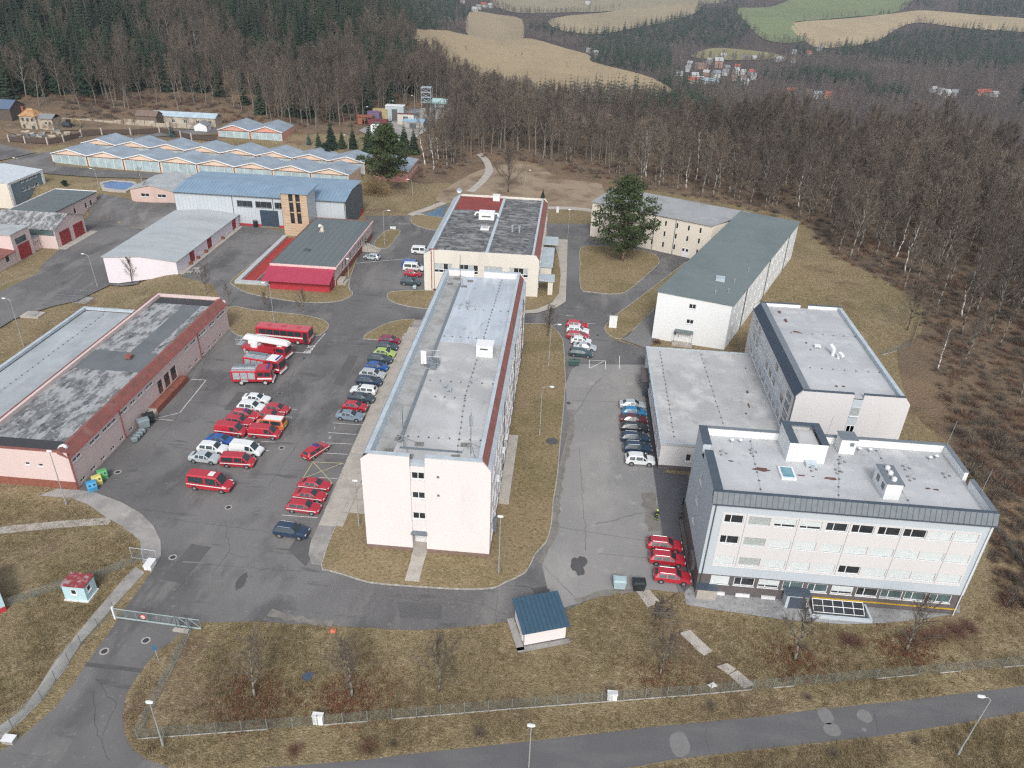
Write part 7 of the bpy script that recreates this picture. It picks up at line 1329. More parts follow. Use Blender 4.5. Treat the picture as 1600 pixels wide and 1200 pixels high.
# ---------------- mesh panel fence with posts, each panel a part
M_POSTG = mat('fence_post', (.24, .28, .27), .5, .2)
M_WIRE = mat('fence_wire', (.22, .26, .25), .5, .3, noise_amt=0)
def fence(label, pts, h=1.6, pan=2.5, base=True):
    o = thing('panel_fence', label, 'fence', (pts[0][0], pts[0][1], 0)); cache = {}
    for a, b in zip(pts, pts[1:]):
        a, b = Vector(a), Vector(b); L_ = (b - a).length; n = max(1, round(L_ / pan)); d = (b - a) / n; s_ = d.length; rz = math.atan2(d.y, d.x); key = round(s_, 3)
        if key not in cache:
            mb = MB()
            for k in range(9): mb.bar((.04, 0, .15 + (h - .2) * k / 8), (s_ - .04, 0, .15 + (h - .2) * k / 8), .012, n=3, cap=False)
            nv = int(s_ / .25)
            for k in range(nv + 1): mb.bar((.05 + (s_ - .1) * k / nv, 0, .12), (.05 + (s_ - .1) * k / nv, 0, h), .006, n=3, cap=False)
            pm = mb.mesh('panel', M_WIRE); mb = MB(); mb.box(-.03, .03, -.03, .03, 0, h + .05); po = mb.mesh('post', M_POSTG); mb = MB(); mb.box(.05, s_ - .05, -.04, .04, 0, .13); bs_ = mb.mesh('base_board', M_KERB); cache[key] = (pm, po, bs_)
        pm, po, bs_ = cache[key]
        for k in range(n):
            p = a + d * k; z = zt(p.x, p.y); loc = (p.x - pts[0][0], p.y - pts[0][1], z); child('panel', pm, o, loc, rz); child('post', po, o, loc, rz)
            if base and random.random() < .55: child('base_board', bs_, o, loc, rz)
        p = b; child('post', po, o, (p.x - pts[0][0], p.y - pts[0][1], zt(p.x, p.y)), rz)
    return o
fence('long wire panel fence with pale base boards along the public road', [tuple(G(*p)[:2]) for p in ((216, 1155), (497, 1134), (800, 1108), (1075, 1087), (1400, 1058), (1600, 1040), (1750, 1028))])
fence('short wire panel fence running from the gate to the fence corner', [tuple(G(*p)[:2]) for p in ((299, 986), (258, 1068), (216, 1155))])
fence('wire panel fence along the side pavement of the gate road', [tuple(G(*p)[:2]) for p in ((178, 955), (127, 1008), (66, 1094), (20, 1138), (-40, 1180))], 1.5)
fence('low wire fence across the grass behind the guard hut', [tuple(G(*p)[:2]) for p in ((222, 876), (150, 905), (95, 920), (12, 948))], 1.3, base=False)
fence('wire fence with pale base board behind the rear block by the wood', [tuple(G(*p)[:2]) for p in ((1378, 555), (1423, 542), (1437, 498))], 1.3)
fence('low boundary strip fence behind the grey blue block', [tuple(G(*p)[:2]) for p in ((1556, 826), (1600, 890), (1640, 940))], 1.0)
# ---------------- sliding gate
ga, gb = G(182, 967), G(315, 985); d = (gb - ga); L_ = d.length; rz = math.atan2(d.y, d.x)
gt = thing('sliding_gate', 'galvanised steel sliding gate with a round red sign across the entrance road', 'gate', (ga.x, ga.y, .03), rz)
M_GATE = mat('gate_steel', (.25, .31, .31), .5, .2)
def gbar(name, a, b, r_=.05, m=M_GATE): mb = MB(); mb.bar(a, b, r_, n=4); child(name, mb.mesh(name, m), gt)
gbar('top_rail', (0, 0, 1.6), (L_, 0, 1.6), .06); gbar('bottom_rail', (0, 0, .25), (L_, 0, .25), .11)
for k in range(9): gbar('upright', (L_ * k / 8, 0, .25), (L_ * k / 8, 0, 1.6), .04)
gbar('brace', (L_ * .75, 0, 1.6), (L_ * .875, 0, .3), .04); gbar('brace', (L_ * .88, 0, 1.6), (L_, 0, .3), .04)
for q in range(7): gbar('infill_bar', (.1, .0, .4 + q * .17), (L_ * .75, .0, .4 + q * .17), .012, M_WIRE)
mb = MB(); mb.bar((L_ * .34, -.1, 1.0), (L_ * .34, -.05, 1.0), .36, n=20); sg = child('round_sign', mb.mesh('round_sign', mat('sign_red', (.55, .05, .05), .5, noise_amt=0)), gt)
mb = MB(); mb.bar((L_ * .34, -.115, 1.0), (L_ * .34, -.102, 1.0), .24, n=18); child('sign_face', mb.mesh('sign_face', M_WSTRIPE), sg); mb = MB(); mb.box(L_ * .34 - .16, L_ * .34 + .16, -.125, -.117, .94, 1.05); child('sign_mark', mb.mesh('sign_mark', mat('sign_red', (.55, .05, .05))), sg)
for x in (L_ * .72, L_ * .76, L_ * .86): gbar('guide_post', (x, -.22, 0), (x, -.22, 1.9), .06)
mb = MB(); mb.box(L_ * .70, L_ * .88, -.7, -.25, 0, .22); child('motor_base', mb.mesh('motor_base', M_CONC), gt)
mb = MB(); mb.box(-.2, 0, -.12, .12, 0, 1.85); child('latch_post', mb.mesh('latch_post', M_FRAME), gt)
pg = thing('pedestrian_gate', 'square wire mesh pedestrian gate at the end of the cobbled pavement', 'gate', tuple(G(207, 873)), R(-3)); w_ = (G(248, 875) - G(207, 873)).length
mb = MB(); [mb.bar((x, 0, 0), (x, 0, 1.9), .05, n=4) for x in (0, w_ * .45, w_)]; [mb.bar((0, 0, z), (w_, 0, z), .04, n=4) for z in (.2, 1.85)]; child('frame', mb.mesh('frame', M_GALV), pg)
mb = MB(); [mb.bar((w_ * k / 22, 0, .2), (w_ * k / 22, 0, 1.85), .008, n=3, cap=False) for k in range(23)]; [mb.bar((0, 0, .2 + k * .2), (w_, 0, .2 + k * .2), .008, n=3, cap=False) for k in range(9)]; child('mesh', mb.mesh('mesh', M_WIRE), pg)
# ---------------- boxes and signs
def cabinet(label, px, py, w, d_, h, m, name='utility_cabinet', rz=0):
    p = G(px, py); o = thing(name, label, 'cabinet', (p.x, p.y, .02), R(rz)); mb = MB(); mb.box(-w / 2, w / 2, 0, d_, .1, h); child('housing', mb.mesh('housing', m), o); mb = MB(); mb.box(-w / 2 - .05, w / 2 + .05, -.05, d_ + .05, h, h + .07); child('lid', mb.mesh('lid', M_FRAME), o)
    mb = MB(); mb.box(-w / 2 + .02, w / 2 - .02, .02, d_ - .02, 0, .1); child('base', mb.mesh('base', M_CONC), o); mb = MB(); mb.box(-.01, .01, -.012, 0, .2, h - .1); child('door_joint', mb.mesh('door_joint', M_PIPE), o); return o
cabinet('white meter cabinet set into the fence near the lone bare trees', 497, 1134, 1.0, .5, 1.3, W_WHITE); cabinet('white meter cabinet set into the fence before the blue roofed utility house', 956, 1096, 1.0, .5, 1.0, W_WHITE)
cabinet('white flat box lying by the pedestrian gate', 231, 892, .9, 1.4, .7, W_WHITE); cabinet('grey concrete block on the side pavement of the gate road', 12, 1164, 1.1, .7, .5, M_PATH)
cabinet('white information board with blue cap at the lawn corner', 957, 513, 1.6, .4, 2.6, W_WHITE, 'notice_board'); cabinet('white post box in the lawn behind the canteen', 871, 333, .7, .4, 1.8, W_WHITE)
cabinet('small white bench box on the grass island top', 614, 358, 1.6, .5, .5, W_WHITE)
sg = thing('diamond_sign', 'white diamond board leaning on the fence by the old slabs', 'sign', tuple(G(1112, 1077))); mb = MB(); mb.add([(0, 0, .15), (.55, 0, .62), (0, 0, 1.1), (-.55, 0, .62), (0, .03, .15), (.55, .03, .62), (0, .03, 1.1), (-.55, .03, .62)], [(0, 1, 2, 3), (7, 6, 5, 4), (0, 4, 5, 1), (1, 5, 6, 2), (2, 6, 7, 3), (3, 7, 4, 0)]); child('board', mb.mesh('board', M_WSTRIPE), sg); mb = MB(); mb.bar((0, .05, 0), (0, .05, 1.3), .03, n=4); child('post', mb.mesh('post', M_GALV), sg)
sg = thing('blue_sign_post', 'thin post with small blue sign at the roadside below the gate', 'sign', tuple(G(249, 1035))); mb = MB(); mb.bar((0, 0, 0), (-.1, 0, 2.5), .04, n=5); child('post', mb.mesh('post', M_GALV), sg); mb = MB(); mb.box(-.3, .1, -.06, -.03, 2.0, 2.6); child('board', mb.mesh('board', mat('sign_blue', (.03, .14, .26), .5)), sg)
mh = thing('concrete_hatch', 'weathered square concrete hatch slab on the grass by the lower road', 'hatch', tuple(GT(52, 493))); mb = MB(); mb.box(-2.0, 2.0, -1.4, 1.4, -.3, .35); child('slab', mb.mesh('slab', M_CONC), mh); mb = MB(); mb.box(-1.0, 1.0, -.8, .8, .35, .5); child('lid', mb.mesh('lid', M_PATH), mh)
cg = thing('wire_enclosure', 'wire cage enclosure on a slab beside the lower road', 'cage', tuple(GT(113, 468))); mb = MB(); [mb.bar((x, y, -.3), (x, y, 1.7), .04, n=4) for x in (-4, -2, 0, 2, 4) for y in (-1.5, 1.5)]; [mb.bar((-4, y, z), (4, y, z), .03, n=4) for y in (-1.5, 1.5) for z in (.3, 1.0, 1.7)]; [mb.bar((x, -1.5, 1.7), (x, 1.5, 1.7), .03, n=4) for x in (-4, 4)]; child('frame', mb.mesh('frame', M_SEAM), cg); mb = MB(); mb.box(-4.2, 4.2, -1.7, 1.7, -.4, .06); child('slab', mb.mesh('slab', M_PATH), cg)
# ---------------- bins
def igloo(label, px, py, col):
    p = G(px, py); o = thing('recycling_igloo', label, 'bin', (p.x, p.y, .02)); m = mat('plastic_' + col, {'blue': (.06, .30, .55), 'yellow': (.58, .52, .16), 'green': (.10, .36, .14)}[col], .5, noise_amt=.06)
    mb = MB(); mb.loft([[(x * k, y, z * (.9 + .1 * k)) for x, z in ((-.56, .08), (.56, .08), (.68, .72), (.32, 1.38), (-.32, 1.38), (-.68, .72))] for y, k in ((-.62, .93), (-.55, 1), (.55, 1), (.62, .93))]); child('shell', mb.mesh('shell', m), o); o.rotation_euler[2] = R(-48)
    for a in (-.3, .3): mb = MB(); mb.bar((.45, a, 1.02), (.62, a, 1.10), .13, n=10); child('hole', mb.mesh('hole', M_BLKPL), o)
    mb = MB(); mb.box(-.58, .58, -.6, .6, 0, .08); child('base', mb.mesh('base', M_SEAM), o)
igloo('blue recycling igloo at the corner of the pink garage block', 145, 765, 'blue'); igloo('yellow recycling igloo between the blue and green ones', 153, 756, 'yellow'); igloo('green recycling igloo furthest along the pink garage wall', 161.5, 747, 'green')
def bin4(label, px, py, col, rz=0, sc=1.0, grp=None):
    p = G(px, py); o = thing('waste_container', label, 'bin', (p.x, p.y, .02), R(rz), grp); m = mat('bin_' + col, {'grey': (.22, .27, .29), 'pale': (.36, .47, .50), 'black': (.02, .024, .028), 'green': (.05, .10, .09)}[col], .5, noise_amt=.08); a, b, h = .68 * sc, .52 * sc, 1.15 * sc
    mb = MB(); mb.loft([[(-a * k, -b * k, z), (a * k, -b * k, z), (a * k, b * k, z), (-a * k, b * k, z)] for k, z in ((.82, .18), (1, h))]); child('tub', mb.mesh('tub', m), o); mb = MB(); mb.loft([[(-a * k, -b * k, z), (a * k, -b * k, z), (a * k, b * k, z), (-a * k, b * k, z)] for k, z in ((1.05, h), (1.03, h + .08), (.7, h + .2))]); child('lid', mb.mesh('lid', m), o)
    for x in (-a * .7, a * .7):
        for y in (-b * .7, b * .7): mb = MB(); mb.bar((x - .04, y, .1), (x + .04, y, .1), .1, n=8); child('wheel', mb.mesh('wheel', M_TYRE), o)
bin4('pale grey steel waste container on the court edge', 967, 918, 'pale', 0, 1.15); bin4('black plastic waste container beside the old slab path', 997, 921, 'black', 5, 1.15)
bin4('grey waste container by the pink garage wall', 226, 668, 'grey', 40, 1.25); bin4('black waste container beside the dock steps', 234, 660, 'black', 40, 1.25)
for k in range(4): bin4('slim grey wheelie bin in the row along the pink garage wall', 211 + k * 4.0, 691 - k * 4.4, 'grey', 45, .62, 'wheelie bins along the pink wall')
for k, (px, py) in enumerate(((894, 571), (900, 571))): bin4('grey waste container behind the dark teal estate', px, py, 'green', 0, .9, 'containers behind the teal car')
bin4('pale container beside the clearing path', 648, 452, 'pale', 0, .6)
# ---------------- gas bottles / cones / small things
cn = thing('orange_marker', 'bright orange marker lying on the grass near the loop road', 'marker', tuple(G(520, 986))); mb = MB(); mb.loft([[(math.cos(i * .785) * r_, math.sin(i * .785) * r_, z) for i in range(8)] for r_, z in ((.34, .05), (.28, .12), (.10, .3))]); child('cone', mb.mesh('cone', mat('marker_orange', (.65, .17, .10), .6)), cn); mb = MB(); mb.box(-.36, .36, -.36, .36, 0, .05); child('base', mb.mesh('base', mat('marker_orange', (.65, .17, .10))), cn)
tp = thing('blue_tarpaulin', 'dark blue rag lying on the dry lawn', 'rag', tuple(G(481, 1057))); mb = MB(); pts = [(math.cos(i * .698) * .5 * (1 + .3 * (i % 2)), math.sin(i * .698) * .45 * (1 + .25 * ((i + 1) % 3))) for i in range(9)]; mb.prism(pts, .01, .10); child('sheet', mb.mesh('sheet', mat('tarp_blue', (.05, .09, .16), .7)), tp)
br = thing('brush_pile', 'heap of dark branches and planks over the old slab path', 'brush pile', tuple(G(1037, 958))); 
for k in range(26):
    a = random.uniform(0, 6.28); l_ = random.uniform(.6, 1.7); x, y, z = random.gauss(0, .9), random.gauss(0, .7), random.uniform(.1, .6); mb = MB(); mb.bar((x - math.cos(a) * l_, y - math.sin(a) * l_, z * .6), (x + math.cos(a) * l_, y + math.sin(a) * l_, z), .06, n=4); child('branch', mb.mesh('branch', mat('dead_wood', (.10, .085, .07), .9)), br)
# ---------------- people (small in the picture): one continuous skinned body each
M_SUIT = mat('dark_turnout_suit', (.022, .024, .028), .8, noise_amt=.1); M_HIVIS = mat('hi_vis', (.55, .72, .08), .5, noise_amt=0); M_SKIN = mat('skin', (.45, .28, .2), .6, noise_amt=0)
def person(label, px, py, rz, helmet, suit):
    p = G(px, py); o = thing('person', label, 'person', (p.x, p.y, .03), R(rz))
    V = [(0, 0, .98), (0, 0, 1.2), (0, 0, 1.42), (0, 0, 1.54), (0, .01, 1.66), (0, .02, 1.76), (-.20, 0, 1.42), (-.28, .02, 1.15), (-.27, .12, .92), (.20, 0, 1.42), (.28, -.02, 1.15), (.27, .06, .92), (-.10, 0, .92), (-.12, .12, .50), (-.12, .02, .08), (-.12, .16, .05), (.10, 0, .92), (.12, -.06, .50), (.12, -.2, .1), (.12, -.06, .05)]
    E_ = [(0, 1), (1, 2), (2, 3), (3, 4), (4, 5), (2, 6), (6, 7), (7, 8), (2, 9), (9, 10), (10, 11), (0, 12), (12, 13), (13, 14), (14, 15), (0, 16), (16, 17), (17, 18), (18, 19)]
    rad = [.17, .16, .17, .07, .10, .09, .085, .065, .045, .085, .065, .045, .11, .085, .06, .05, .11, .085, .06, .05]
    me = bpy.data.meshes.new('body'); me.from_pydata(V, E_, []); b = child('body', me, o); me.materials.append(suit)
    sk_ = b.modifiers.new('skin', 'SKIN'); b.modifiers.new('sub', 'SUBSURF').levels = 1; b.modifiers['sub'].render_levels = 1
    for i, r_ in enumerate(rad): me.skin_vertices[0].data[i].radius = (r_, r_ * .85)
    me.skin_vertices[0].data[0].use_root = True
    mb = MB(); mb.loft([[(math.cos(i * .6283) * r_, .015 + math.sin(i * .6283) * r_ * 1.1, z) for i in range(10)] for r_, z in ((.135, 1.70), (.14, 1.76), (.12, 1.84), (.05, 1.89))]); child('helmet', mb.mesh('helmet', helmet), o)
    mb = MB(); mb.loft([[(math.cos(i * .6283) * .185, math.sin(i * .6283) * .16, z) for i in range(10)] for z in (1.12, 1.19)], caps=False); child('jacket_stripe', mb.mesh('jacket_stripe', M_HIVIS), o)
    for x, y in ((-.12, .08), (.12, -.14)): mb = MB(); mb.loft([[(x + math.cos(i * .785) * .085, y + math.sin(i * .785) * .085, z) for i in range(8)] for z in (.26, .32)], caps=False); child('leg_stripe', mb.mesh('leg_stripe', M_HIVIS), o)
    return o
person('person in dark suit and yellow helmet walking along the dark asphalt edge', 1025, 813, 10, M_HIVIS, M_SUIT)
person('person in dark navy clothing standing against the grey blue side wall', 1066, 792, 90, M_PIPE, M_SUIT); person('person in dark clothing on the fresh asphalt by the grey blue side wall', 1062.5, 815, 80, M_PIPE, M_SUIT)
o = person('person in dark teal clothing at the top of the outside stair', 571, 384, 200, M_PIPE, mat('teal_cloth', (.03, .06, .075), .8)); o.location = (KX1 + .9, 181.2, 1.45)
# posts in the far yard fence: concrete posts with rails
cf = thing('concrete_fence', 'row of pale concrete fence posts with dark boards in front of the ruins', 'fence', tuple(GT(20, 225)))
pp = [GT(*q) for q in ((15, 222), (40, 224), (75, 226), (100, 222), (128, 214), (160, 211), (205, 211), (250, 208), (300, 219), (340, 222))]
base = Vector(cf.location)
k = 0
for a, b in zip(pp, pp[1:]):
    n = max(1, int((b - a).length / 5.2))
    for q in range(n):
        s_ = a + (b - a) * q / n; e_ = a + (b - a) * (q + 1) / n; mb = MB(); mb.box(-.22, .22, -.22, .22, 0, 2.6); child('post', mb.mesh('post', M_CONC), cf, s_ - base)
        mb = MB(); d = e_ - s_; mb.obox((0, 0), (d.x, d.y), .1, .3, 2.0); child('board', mb.mesh('board', mat('old_board', (.085, .06, .05), .9)), cf, s_ - base)
# ================================================================ vegetation
def treemat(name, cols, rough=.95, spec=.1):
    """colour varies from tree to tree"""
    m, N, L, b = _mat(name); b.inputs['Roughness'].default_value = rough; b.inputs['Specular IOR Level'].default_value = spec
    oi = N.new('ShaderNodeObjectInfo'); rp = N.new('ShaderNodeValToRGB'); rp.color_ramp.interpolation = 'LINEAR'
    while len(rp.color_ramp.elements) < len(cols): rp.color_ramp.elements.new(.5)
    for i, c in enumerate(cols): rp.color_ramp.elements[i].position = i / max(1, len(cols) - 1); rp.color_ramp.elements[i].color = (*c, 1)
    nz = N.new('ShaderNodeTexNoise'); nz.inputs['Scale'].default_value = .022; nz.inputs['Detail'].default_value = 3; L.new(oi.outputs['Location'], nz.inputs['Vector']); ma = N.new('ShaderNodeMath'); ma.operation = 'MULTIPLY_ADD'; ma.inputs[1].default_value = .55; L.new(oi.outputs['Random'], ma.inputs[0]); mr = N.new('ShaderNodeMapRange'); mr.inputs['From Min'].default_value = .35; mr.inputs['From Max'].default_value = .65; mr.inputs['To Min'].default_value = -.1; mr.inputs['To Max'].default_value = .55; mr.clamp = False; L.new(nz.outputs[0], mr.inputs['Value']); L.new(mr.outputs[0], ma.inputs[2]); L.new(ma.outputs[0], rp.inputs[0]); L.new(rp.outputs[0], b.inputs['Base Color']); MATS[name] = m; return m
M_TWIG = treemat('bare_twigs', [(.082, .071, .061), (.108, .092, .077), (.132, .11, .09), (.158, .127, .099), (.19, .16, .128)])
M_BARK = treemat('grey_bark', [(.14, .131, .114), (.18, .168, .145), (.22, .205, .178), (.15, .135, .115)])
M_BARKDK = mat('dark_bark', (.10, .08, .065), .95)
M_BIRCH = mat('birch_bark', (.55, .53, .49), .8, noise_amt=.35, scale=3)
M_PINEBARK = mat('pine_bark', (.28, .19, .13), .95, noise_amt=.3)
M_SPRUCE = treemat('spruce_needles', [(.026, .045, .028), (.036, .056, .034), (.022, .038, .028), (.045, .062, .036), (.030, .050, .040)])
M_PINE = treemat('pine_needles', [(.055, .076, .034), (.072, .092, .041)])
M_BLUESPR = treemat('blue_spruce', [(.06, .10, .10), (.07, .11, .105)])
M_FTWIG = treemat('far_bare_crowns', [(.09, .08, .076), (.125, .108, .10), (.155, .13, .118), (.185, .155, .132), (.21, .185, .15)])
M_REDBUSH = treemat('reddish_twigs', [(.16, .09, .07), (.19, .11, .075), (.13, .08, .065)])
M_YELBUSH = treemat('yellowish_twigs', [(.30, .225, .125), (.27, .20, .11)])
def twig(mb, a, d, l, w, mi=0):
    s_ = d.cross(Vector((random.random() - .5, random.random() - .5, random.random() - .5)))
    if s_.length < 1e-4: return
    s_.normalize(); mb.add([a - s_ * w / 2, a + s_ * w / 2, a + d * l], [(0, 1, 2)], mi)
def rdir(d, ang):
    ax = d.orthogonal().normalized(); q = Matrix.Rotation(random.uniform(0, 6.283), 3, d) @ ax; return (d * math.cos(ang) + q * math.sin(ang)).normalized()
def bare_tree(seed, H, nl=11, ns=6, nt=9, spread=.34, start=.35, fork=False, tw=.035, up=.55, lean=0.0):
    random.seed(seed); tr = MB(); cr = MB(); r0 = H * .0085 + .045
    pts = []; x = y = 0.0; n = 7
    for i in range(n + 1):
        pts.append(Vector((x, y, H * .80 * i / n))); x += random.gauss(lean, .018) * H * .5; y += random.gauss(0, .018) * H * .5
    rs = [r0 * (1 - .80 * i / n) for i in range(n + 1)]; rs[0] *= 1.3; tr.path(pts, rs, n=6)
    for k in range(nl):
        t = start + (1 - start) * (k + random.random() * .7) / nl; t = min(t, .99); f = t * n; i = min(int(f), n - 1); p = pts[i].lerp(pts[i + 1], f - i)
        ang = random.uniform(.45, .95) * (1.15 - up * t); d = Vector((0, 0, 1)); az = k * 2.4 + random.uniform(-.5, .5); d = Vector((math.cos(az) * math.sin(ang), math.sin(az) * math.sin(ang), math.cos(ang)))
        l = H * spread * (1.15 - .75 * t) * random.uniform(.75, 1.2); q = [p]; dd = d.copy()
        for s_ in range(3): dd = (dd + Vector((random.gauss(0, .15), random.gauss(0, .15), .16))).normalized(); q.append(q[-1] + dd * l / 3)
        rb = rs[i] * .6; (tr if k % 2 == 0 or fork else cr).path(q, [rb, rb * .7, rb * .45, rb * .2], n=4)
        for j in range(ns):
            u = .22 + .78 * (j + random.random()) / ns; u = min(u, .99); g_ = u * 3; i2 = min(int(g_), 2); p2 = q[i2].lerp(q[i2 + 1], g_ - i2); d2 = rdir((q[i2 + 1] - q[i2]).normalized(), random.uniform(.4, 1.0)); d2 = (d2 + Vector((0, 0, .25))).normalized(); l2 = l * random.uniform(.28, .5) * (1.15 - .5 * u)
            e2 = p2 + d2 * l2; cr.bar(p2, e2, rb * .22 + .012, n=3, r2=.008, cap=False)
            for m_ in range(nt):
                v = random.uniform(.15, 1.0); twig(cr, p2.lerp(e2, v), rdir(d2, random.uniform(.2, .95)), l2 * random.uniform(.35, .75), tw)
    for m_ in range(nt * 2): twig(cr, pts[-1] - Vector((0, 0, random.random() * H * .1)), rdir(Vector((0, 0, 1)), random.uniform(.1, .7)), H * .12, tw)
    return tr, cr
def spruce(seed, H, tiers=16, nb=9, rad=.17):
    random.seed(seed); tr = MB(); cr = MB(); tr.bar((0, 0, 0), (0, 0, H * .96), H * .012 + .06, n=5, r2=.03)
    for t in range(tiers):
        f = t / (tiers - 1); z = H * (.10 + .88 * f); r_ = H * rad * (1 - f) ** .85 * random.uniform(.85, 1.12) + .12
        n = max(4, int(nb * (1 - f * .5)))
        for k in range(n):
            a = 6.283 * (k + random.random() * .7) / n; c_, s_ = math.cos(a), math.sin(a); rr = r_ * random.uniform(.75, 1.15); dz = -rr * random.uniform(.25, .5); w = rr * .34
            base = Vector((0, 0, z)); tip = Vector((c_ * rr, s_ * rr, z + dz)); sd_ = Vector((-s_, c_, 0)); mid = base.lerp(tip, .55) + Vector((0, 0, rr * .05))
            cr.add([base, mid + sd_ * w - Vector((0, 0, w * .4)), tip, mid - sd_ * w - Vector((0, 0, w * .4))], [(0, 1, 2), (0, 2, 3)])
            cr.add([mid + sd_ * w * .2, mid + sd_ * w * 1.3 - Vector((0, 0, w)), tip + sd_ * w * .6 - Vector((0, 0, w * .3))], [(0, 1, 2)]); cr.add([mid - sd_ * w * .2, tip - sd_ * w * .6 - Vector((0, 0, w * .3)), mid - sd_ * w * 1.3 - Vector((0, 0, w))], [(0, 1, 2)])
    return tr, cr
def leafy(cr, c, r_, n, sz, flat=.7):
    for _ in range(n):
        d = Vector((random.gauss(0, 1), random.gauss(0, 1), random.gauss(0, 1) * flat)); d = d.normalized() * (random.random() ** .4) * r_; d.z *= flat; p = c + d
        a = Vector((random.gauss(0, 1), random.gauss(0, 1), random.gauss(0, .6))).normalized(); b = a.cross(Vector((random.gauss(0, 1), random.gauss(0, 1), random.gauss(0, 1)))).normalized(); s_ = sz * random.uniform(.6, 1.4); cr.add([p, p + a * s_, p + (a * .5 + b * .55) * s_], [(0, 1, 2)])
def pine(seed, H, R_, ncl=70, per=70, lo=.25):
    random.seed(seed); tr = MB(); cr = MB(); pts = [Vector((random.gauss(0, .012) * H * (i > 0), random.gauss(0, .012) * H * (i > 0), H * .95 * i / 6)) for i in range(7)]; tr.path(pts, [H * .022 * (1 - .8 * i / 6) for i in range(7)], n=7)
    for k in range(ncl):
        f = lo + (1 - lo) * (k + random.random()) / ncl; z = H * f; prof_ = math.sin(math.pi * min(1, ((f - lo) / (1 - lo)) * .80 + .22)) ** .6; a = k * 2.399 + random.uniform(-.3, .3); rr = R_ * prof_ * random.uniform(.25, 1.2); p0 = Vector((0, 0, z - rr * .15)); p1 = Vector((math.cos(a) * rr, math.sin(a) * rr, z + rr * .12)); tr.bar(p0, p1, .07 * (1 - f * .5) + .02, n=4, r2=.02)
        leafy(cr, p1, R_ * .28 * random.uniform(.7, 1.25), per * 2, .5, .6); leafy(cr, p0.lerp(p1, .6), R_ * .22, per, .48, .6)
    return tr, cr
def bush(seed, R_, n=160, w=.03, flat=.8):
    random.seed(seed); cr = MB(); tr = MB()
    for k in range(7): a = k * .9; tr.bar((0, 0, 0), (math.cos(a) * R_ * .3, math.sin(a) * R_ * .3, R_ * .7 * flat), .03, n=3, r2=.012)
    for k in range(n):
        d = Vector((random.gauss(0, 1), random.gauss(0, 1), abs(random.gauss(0, 1)) + .15)).normalized(); d.z *= flat; p = d * R_ * random.uniform(.15, .75); twig(cr, p, rdir(d.normalized(), random.uniform(0, .7)), R_ * random.uniform(.3, .65), w)
    return tr, cr
def meshes(pair, mt, mc): return pair[0].mesh('trunk', mt, smooth=True), pair[1].mesh('crown', mc)
def merged(pair, name, mt, mc):
    mb = MB(); mb.add(pair[0].v, pair[0].f, 0); mb.add(pair[1].v, pair[1].f, 1); return mb.mesh(name, [mt, mc])
def plant(name, ms, loc, label, rz=0, sc=1.0, group=None, cat='tree', sz=None):
    o = thing(name, label, cat, tuple(loc), rz, group); o.scale = (sc, sc, sc * (sz or 1.0)); child('trunk', ms[0], o); child('crown', ms[1], o); return o
# ---------------- single trees of the compound
BT = [meshes(bare_tree(100 + i, 10.0, 15, 8, 13, .40, .20, tw=.03), M_BARK, M_TWIG) for i in range(3)]
def at_tree(px, py, top, ms, h0, name, label, terr=False, cat='tree', rz=None):
    b0 = GT(px, py) if terr else G(px, py); z = AY(px, top, b0.y).z; h = max(1.5, z - b0.z); random.seed(int(px * 3 + py)); return plant(name, ms, b0, label, random.uniform(0, 6.28) if rz is None else rz, h / h0, None, cat)
small = meshes(bare_tree(31, 8.0, 16, 8, 12, .45, .2, tw=.03), M_BARKDK, M_TWIG)
at_tree(207, 444, 398, small, 8.0, 'bare_tree', 'small round crowned bare tree in front of the white shed', True)
at_tree(323, 460, 408, BT[0], 10, 'bare_tree', 'thin bare tree on the grass behind the pink garage block'); at_tree(358, 478, 440, BT[1], 10, 'bare_tree', 'small bare tree at the rear corner of the pink garage block')
at_tree(475, 497, 447, BT[2], 10, 'bare_tree', 'thin bare tree on the lawn behind the red bus'); at_tree(418, 487, 450, BT[0], 10, 'bare_tree', 'low bare tree near the lamp on the bus lawn')
at_tree(856, 525, 470, small, 8.0, 'bare_tree', 'dark bare tree at the far end of the long lawn'); at_tree(398, 1088, 985, BT[0], 10, 'bare_tree', 'bare tree on the front lawn nearest the gate fence'); at_tree(550, 1088, 985, BT[1], 10, 'bare_tree', 'bare tree with pale trunk over reddish leaves on the front lawn')
at_tree(685, 1079, 985, BT[2], 10, 'bare_tree', 'slender bare tree on the front lawn before the long fence'); at_tree(1031, 1054, 972, BT[0], 10, 'bare_tree', 'bare tree beside the old slab path on the front lawn')
at_tree(1241, 1031, 925, BT[1], 10, 'bare_tree', 'multi stemmed bare tree before the glazed light well'); at_tree(1416, 1016, 915, BT[2], 10, 'bare_tree', 'leaning pale bare tree before the reddish hedge'); at_tree(1572, 948, 895, BT[0], 10, 'bare_tree', 'bare tree in the scrub at the end of the grey blue block')
bigt = meshes(bare_tree(77, 14.0, 20, 9, 14, .5, .18, fork=True, tw=.045), M_BARKDK, M_TWIG)
at_tree(794, 300, 215, bigt, 14, 'bare_tree', 'broad dark bare tree standing in the sandy clearing', True); at_tree(1417, 516, 430, bigt, 14, 'bare_tree', 'gnarled old tree with thick forked trunk by the wood fence')
bir = meshes(bare_tree(55, 10, 13, 6, 10, .24, .3, tw=.03), M_BIRCH, M_TWIG)
at_tree(1465, 578, 497, bir, 10, 'birch_tree', 'young white birch in the scrub beyond the fence'); at_tree(226, 314, 252, bir, 10, 'birch_tree', 'white birch beside the small faded pink house', True)
PN = [meshes(pine(5, 15.0, 5.2, 52, 70, .26), M_PINEBARK, M_PINE), meshes(pine(9, 17.0, 6.0, 56, 70, .16), M_PINEBARK, M_PINE)]
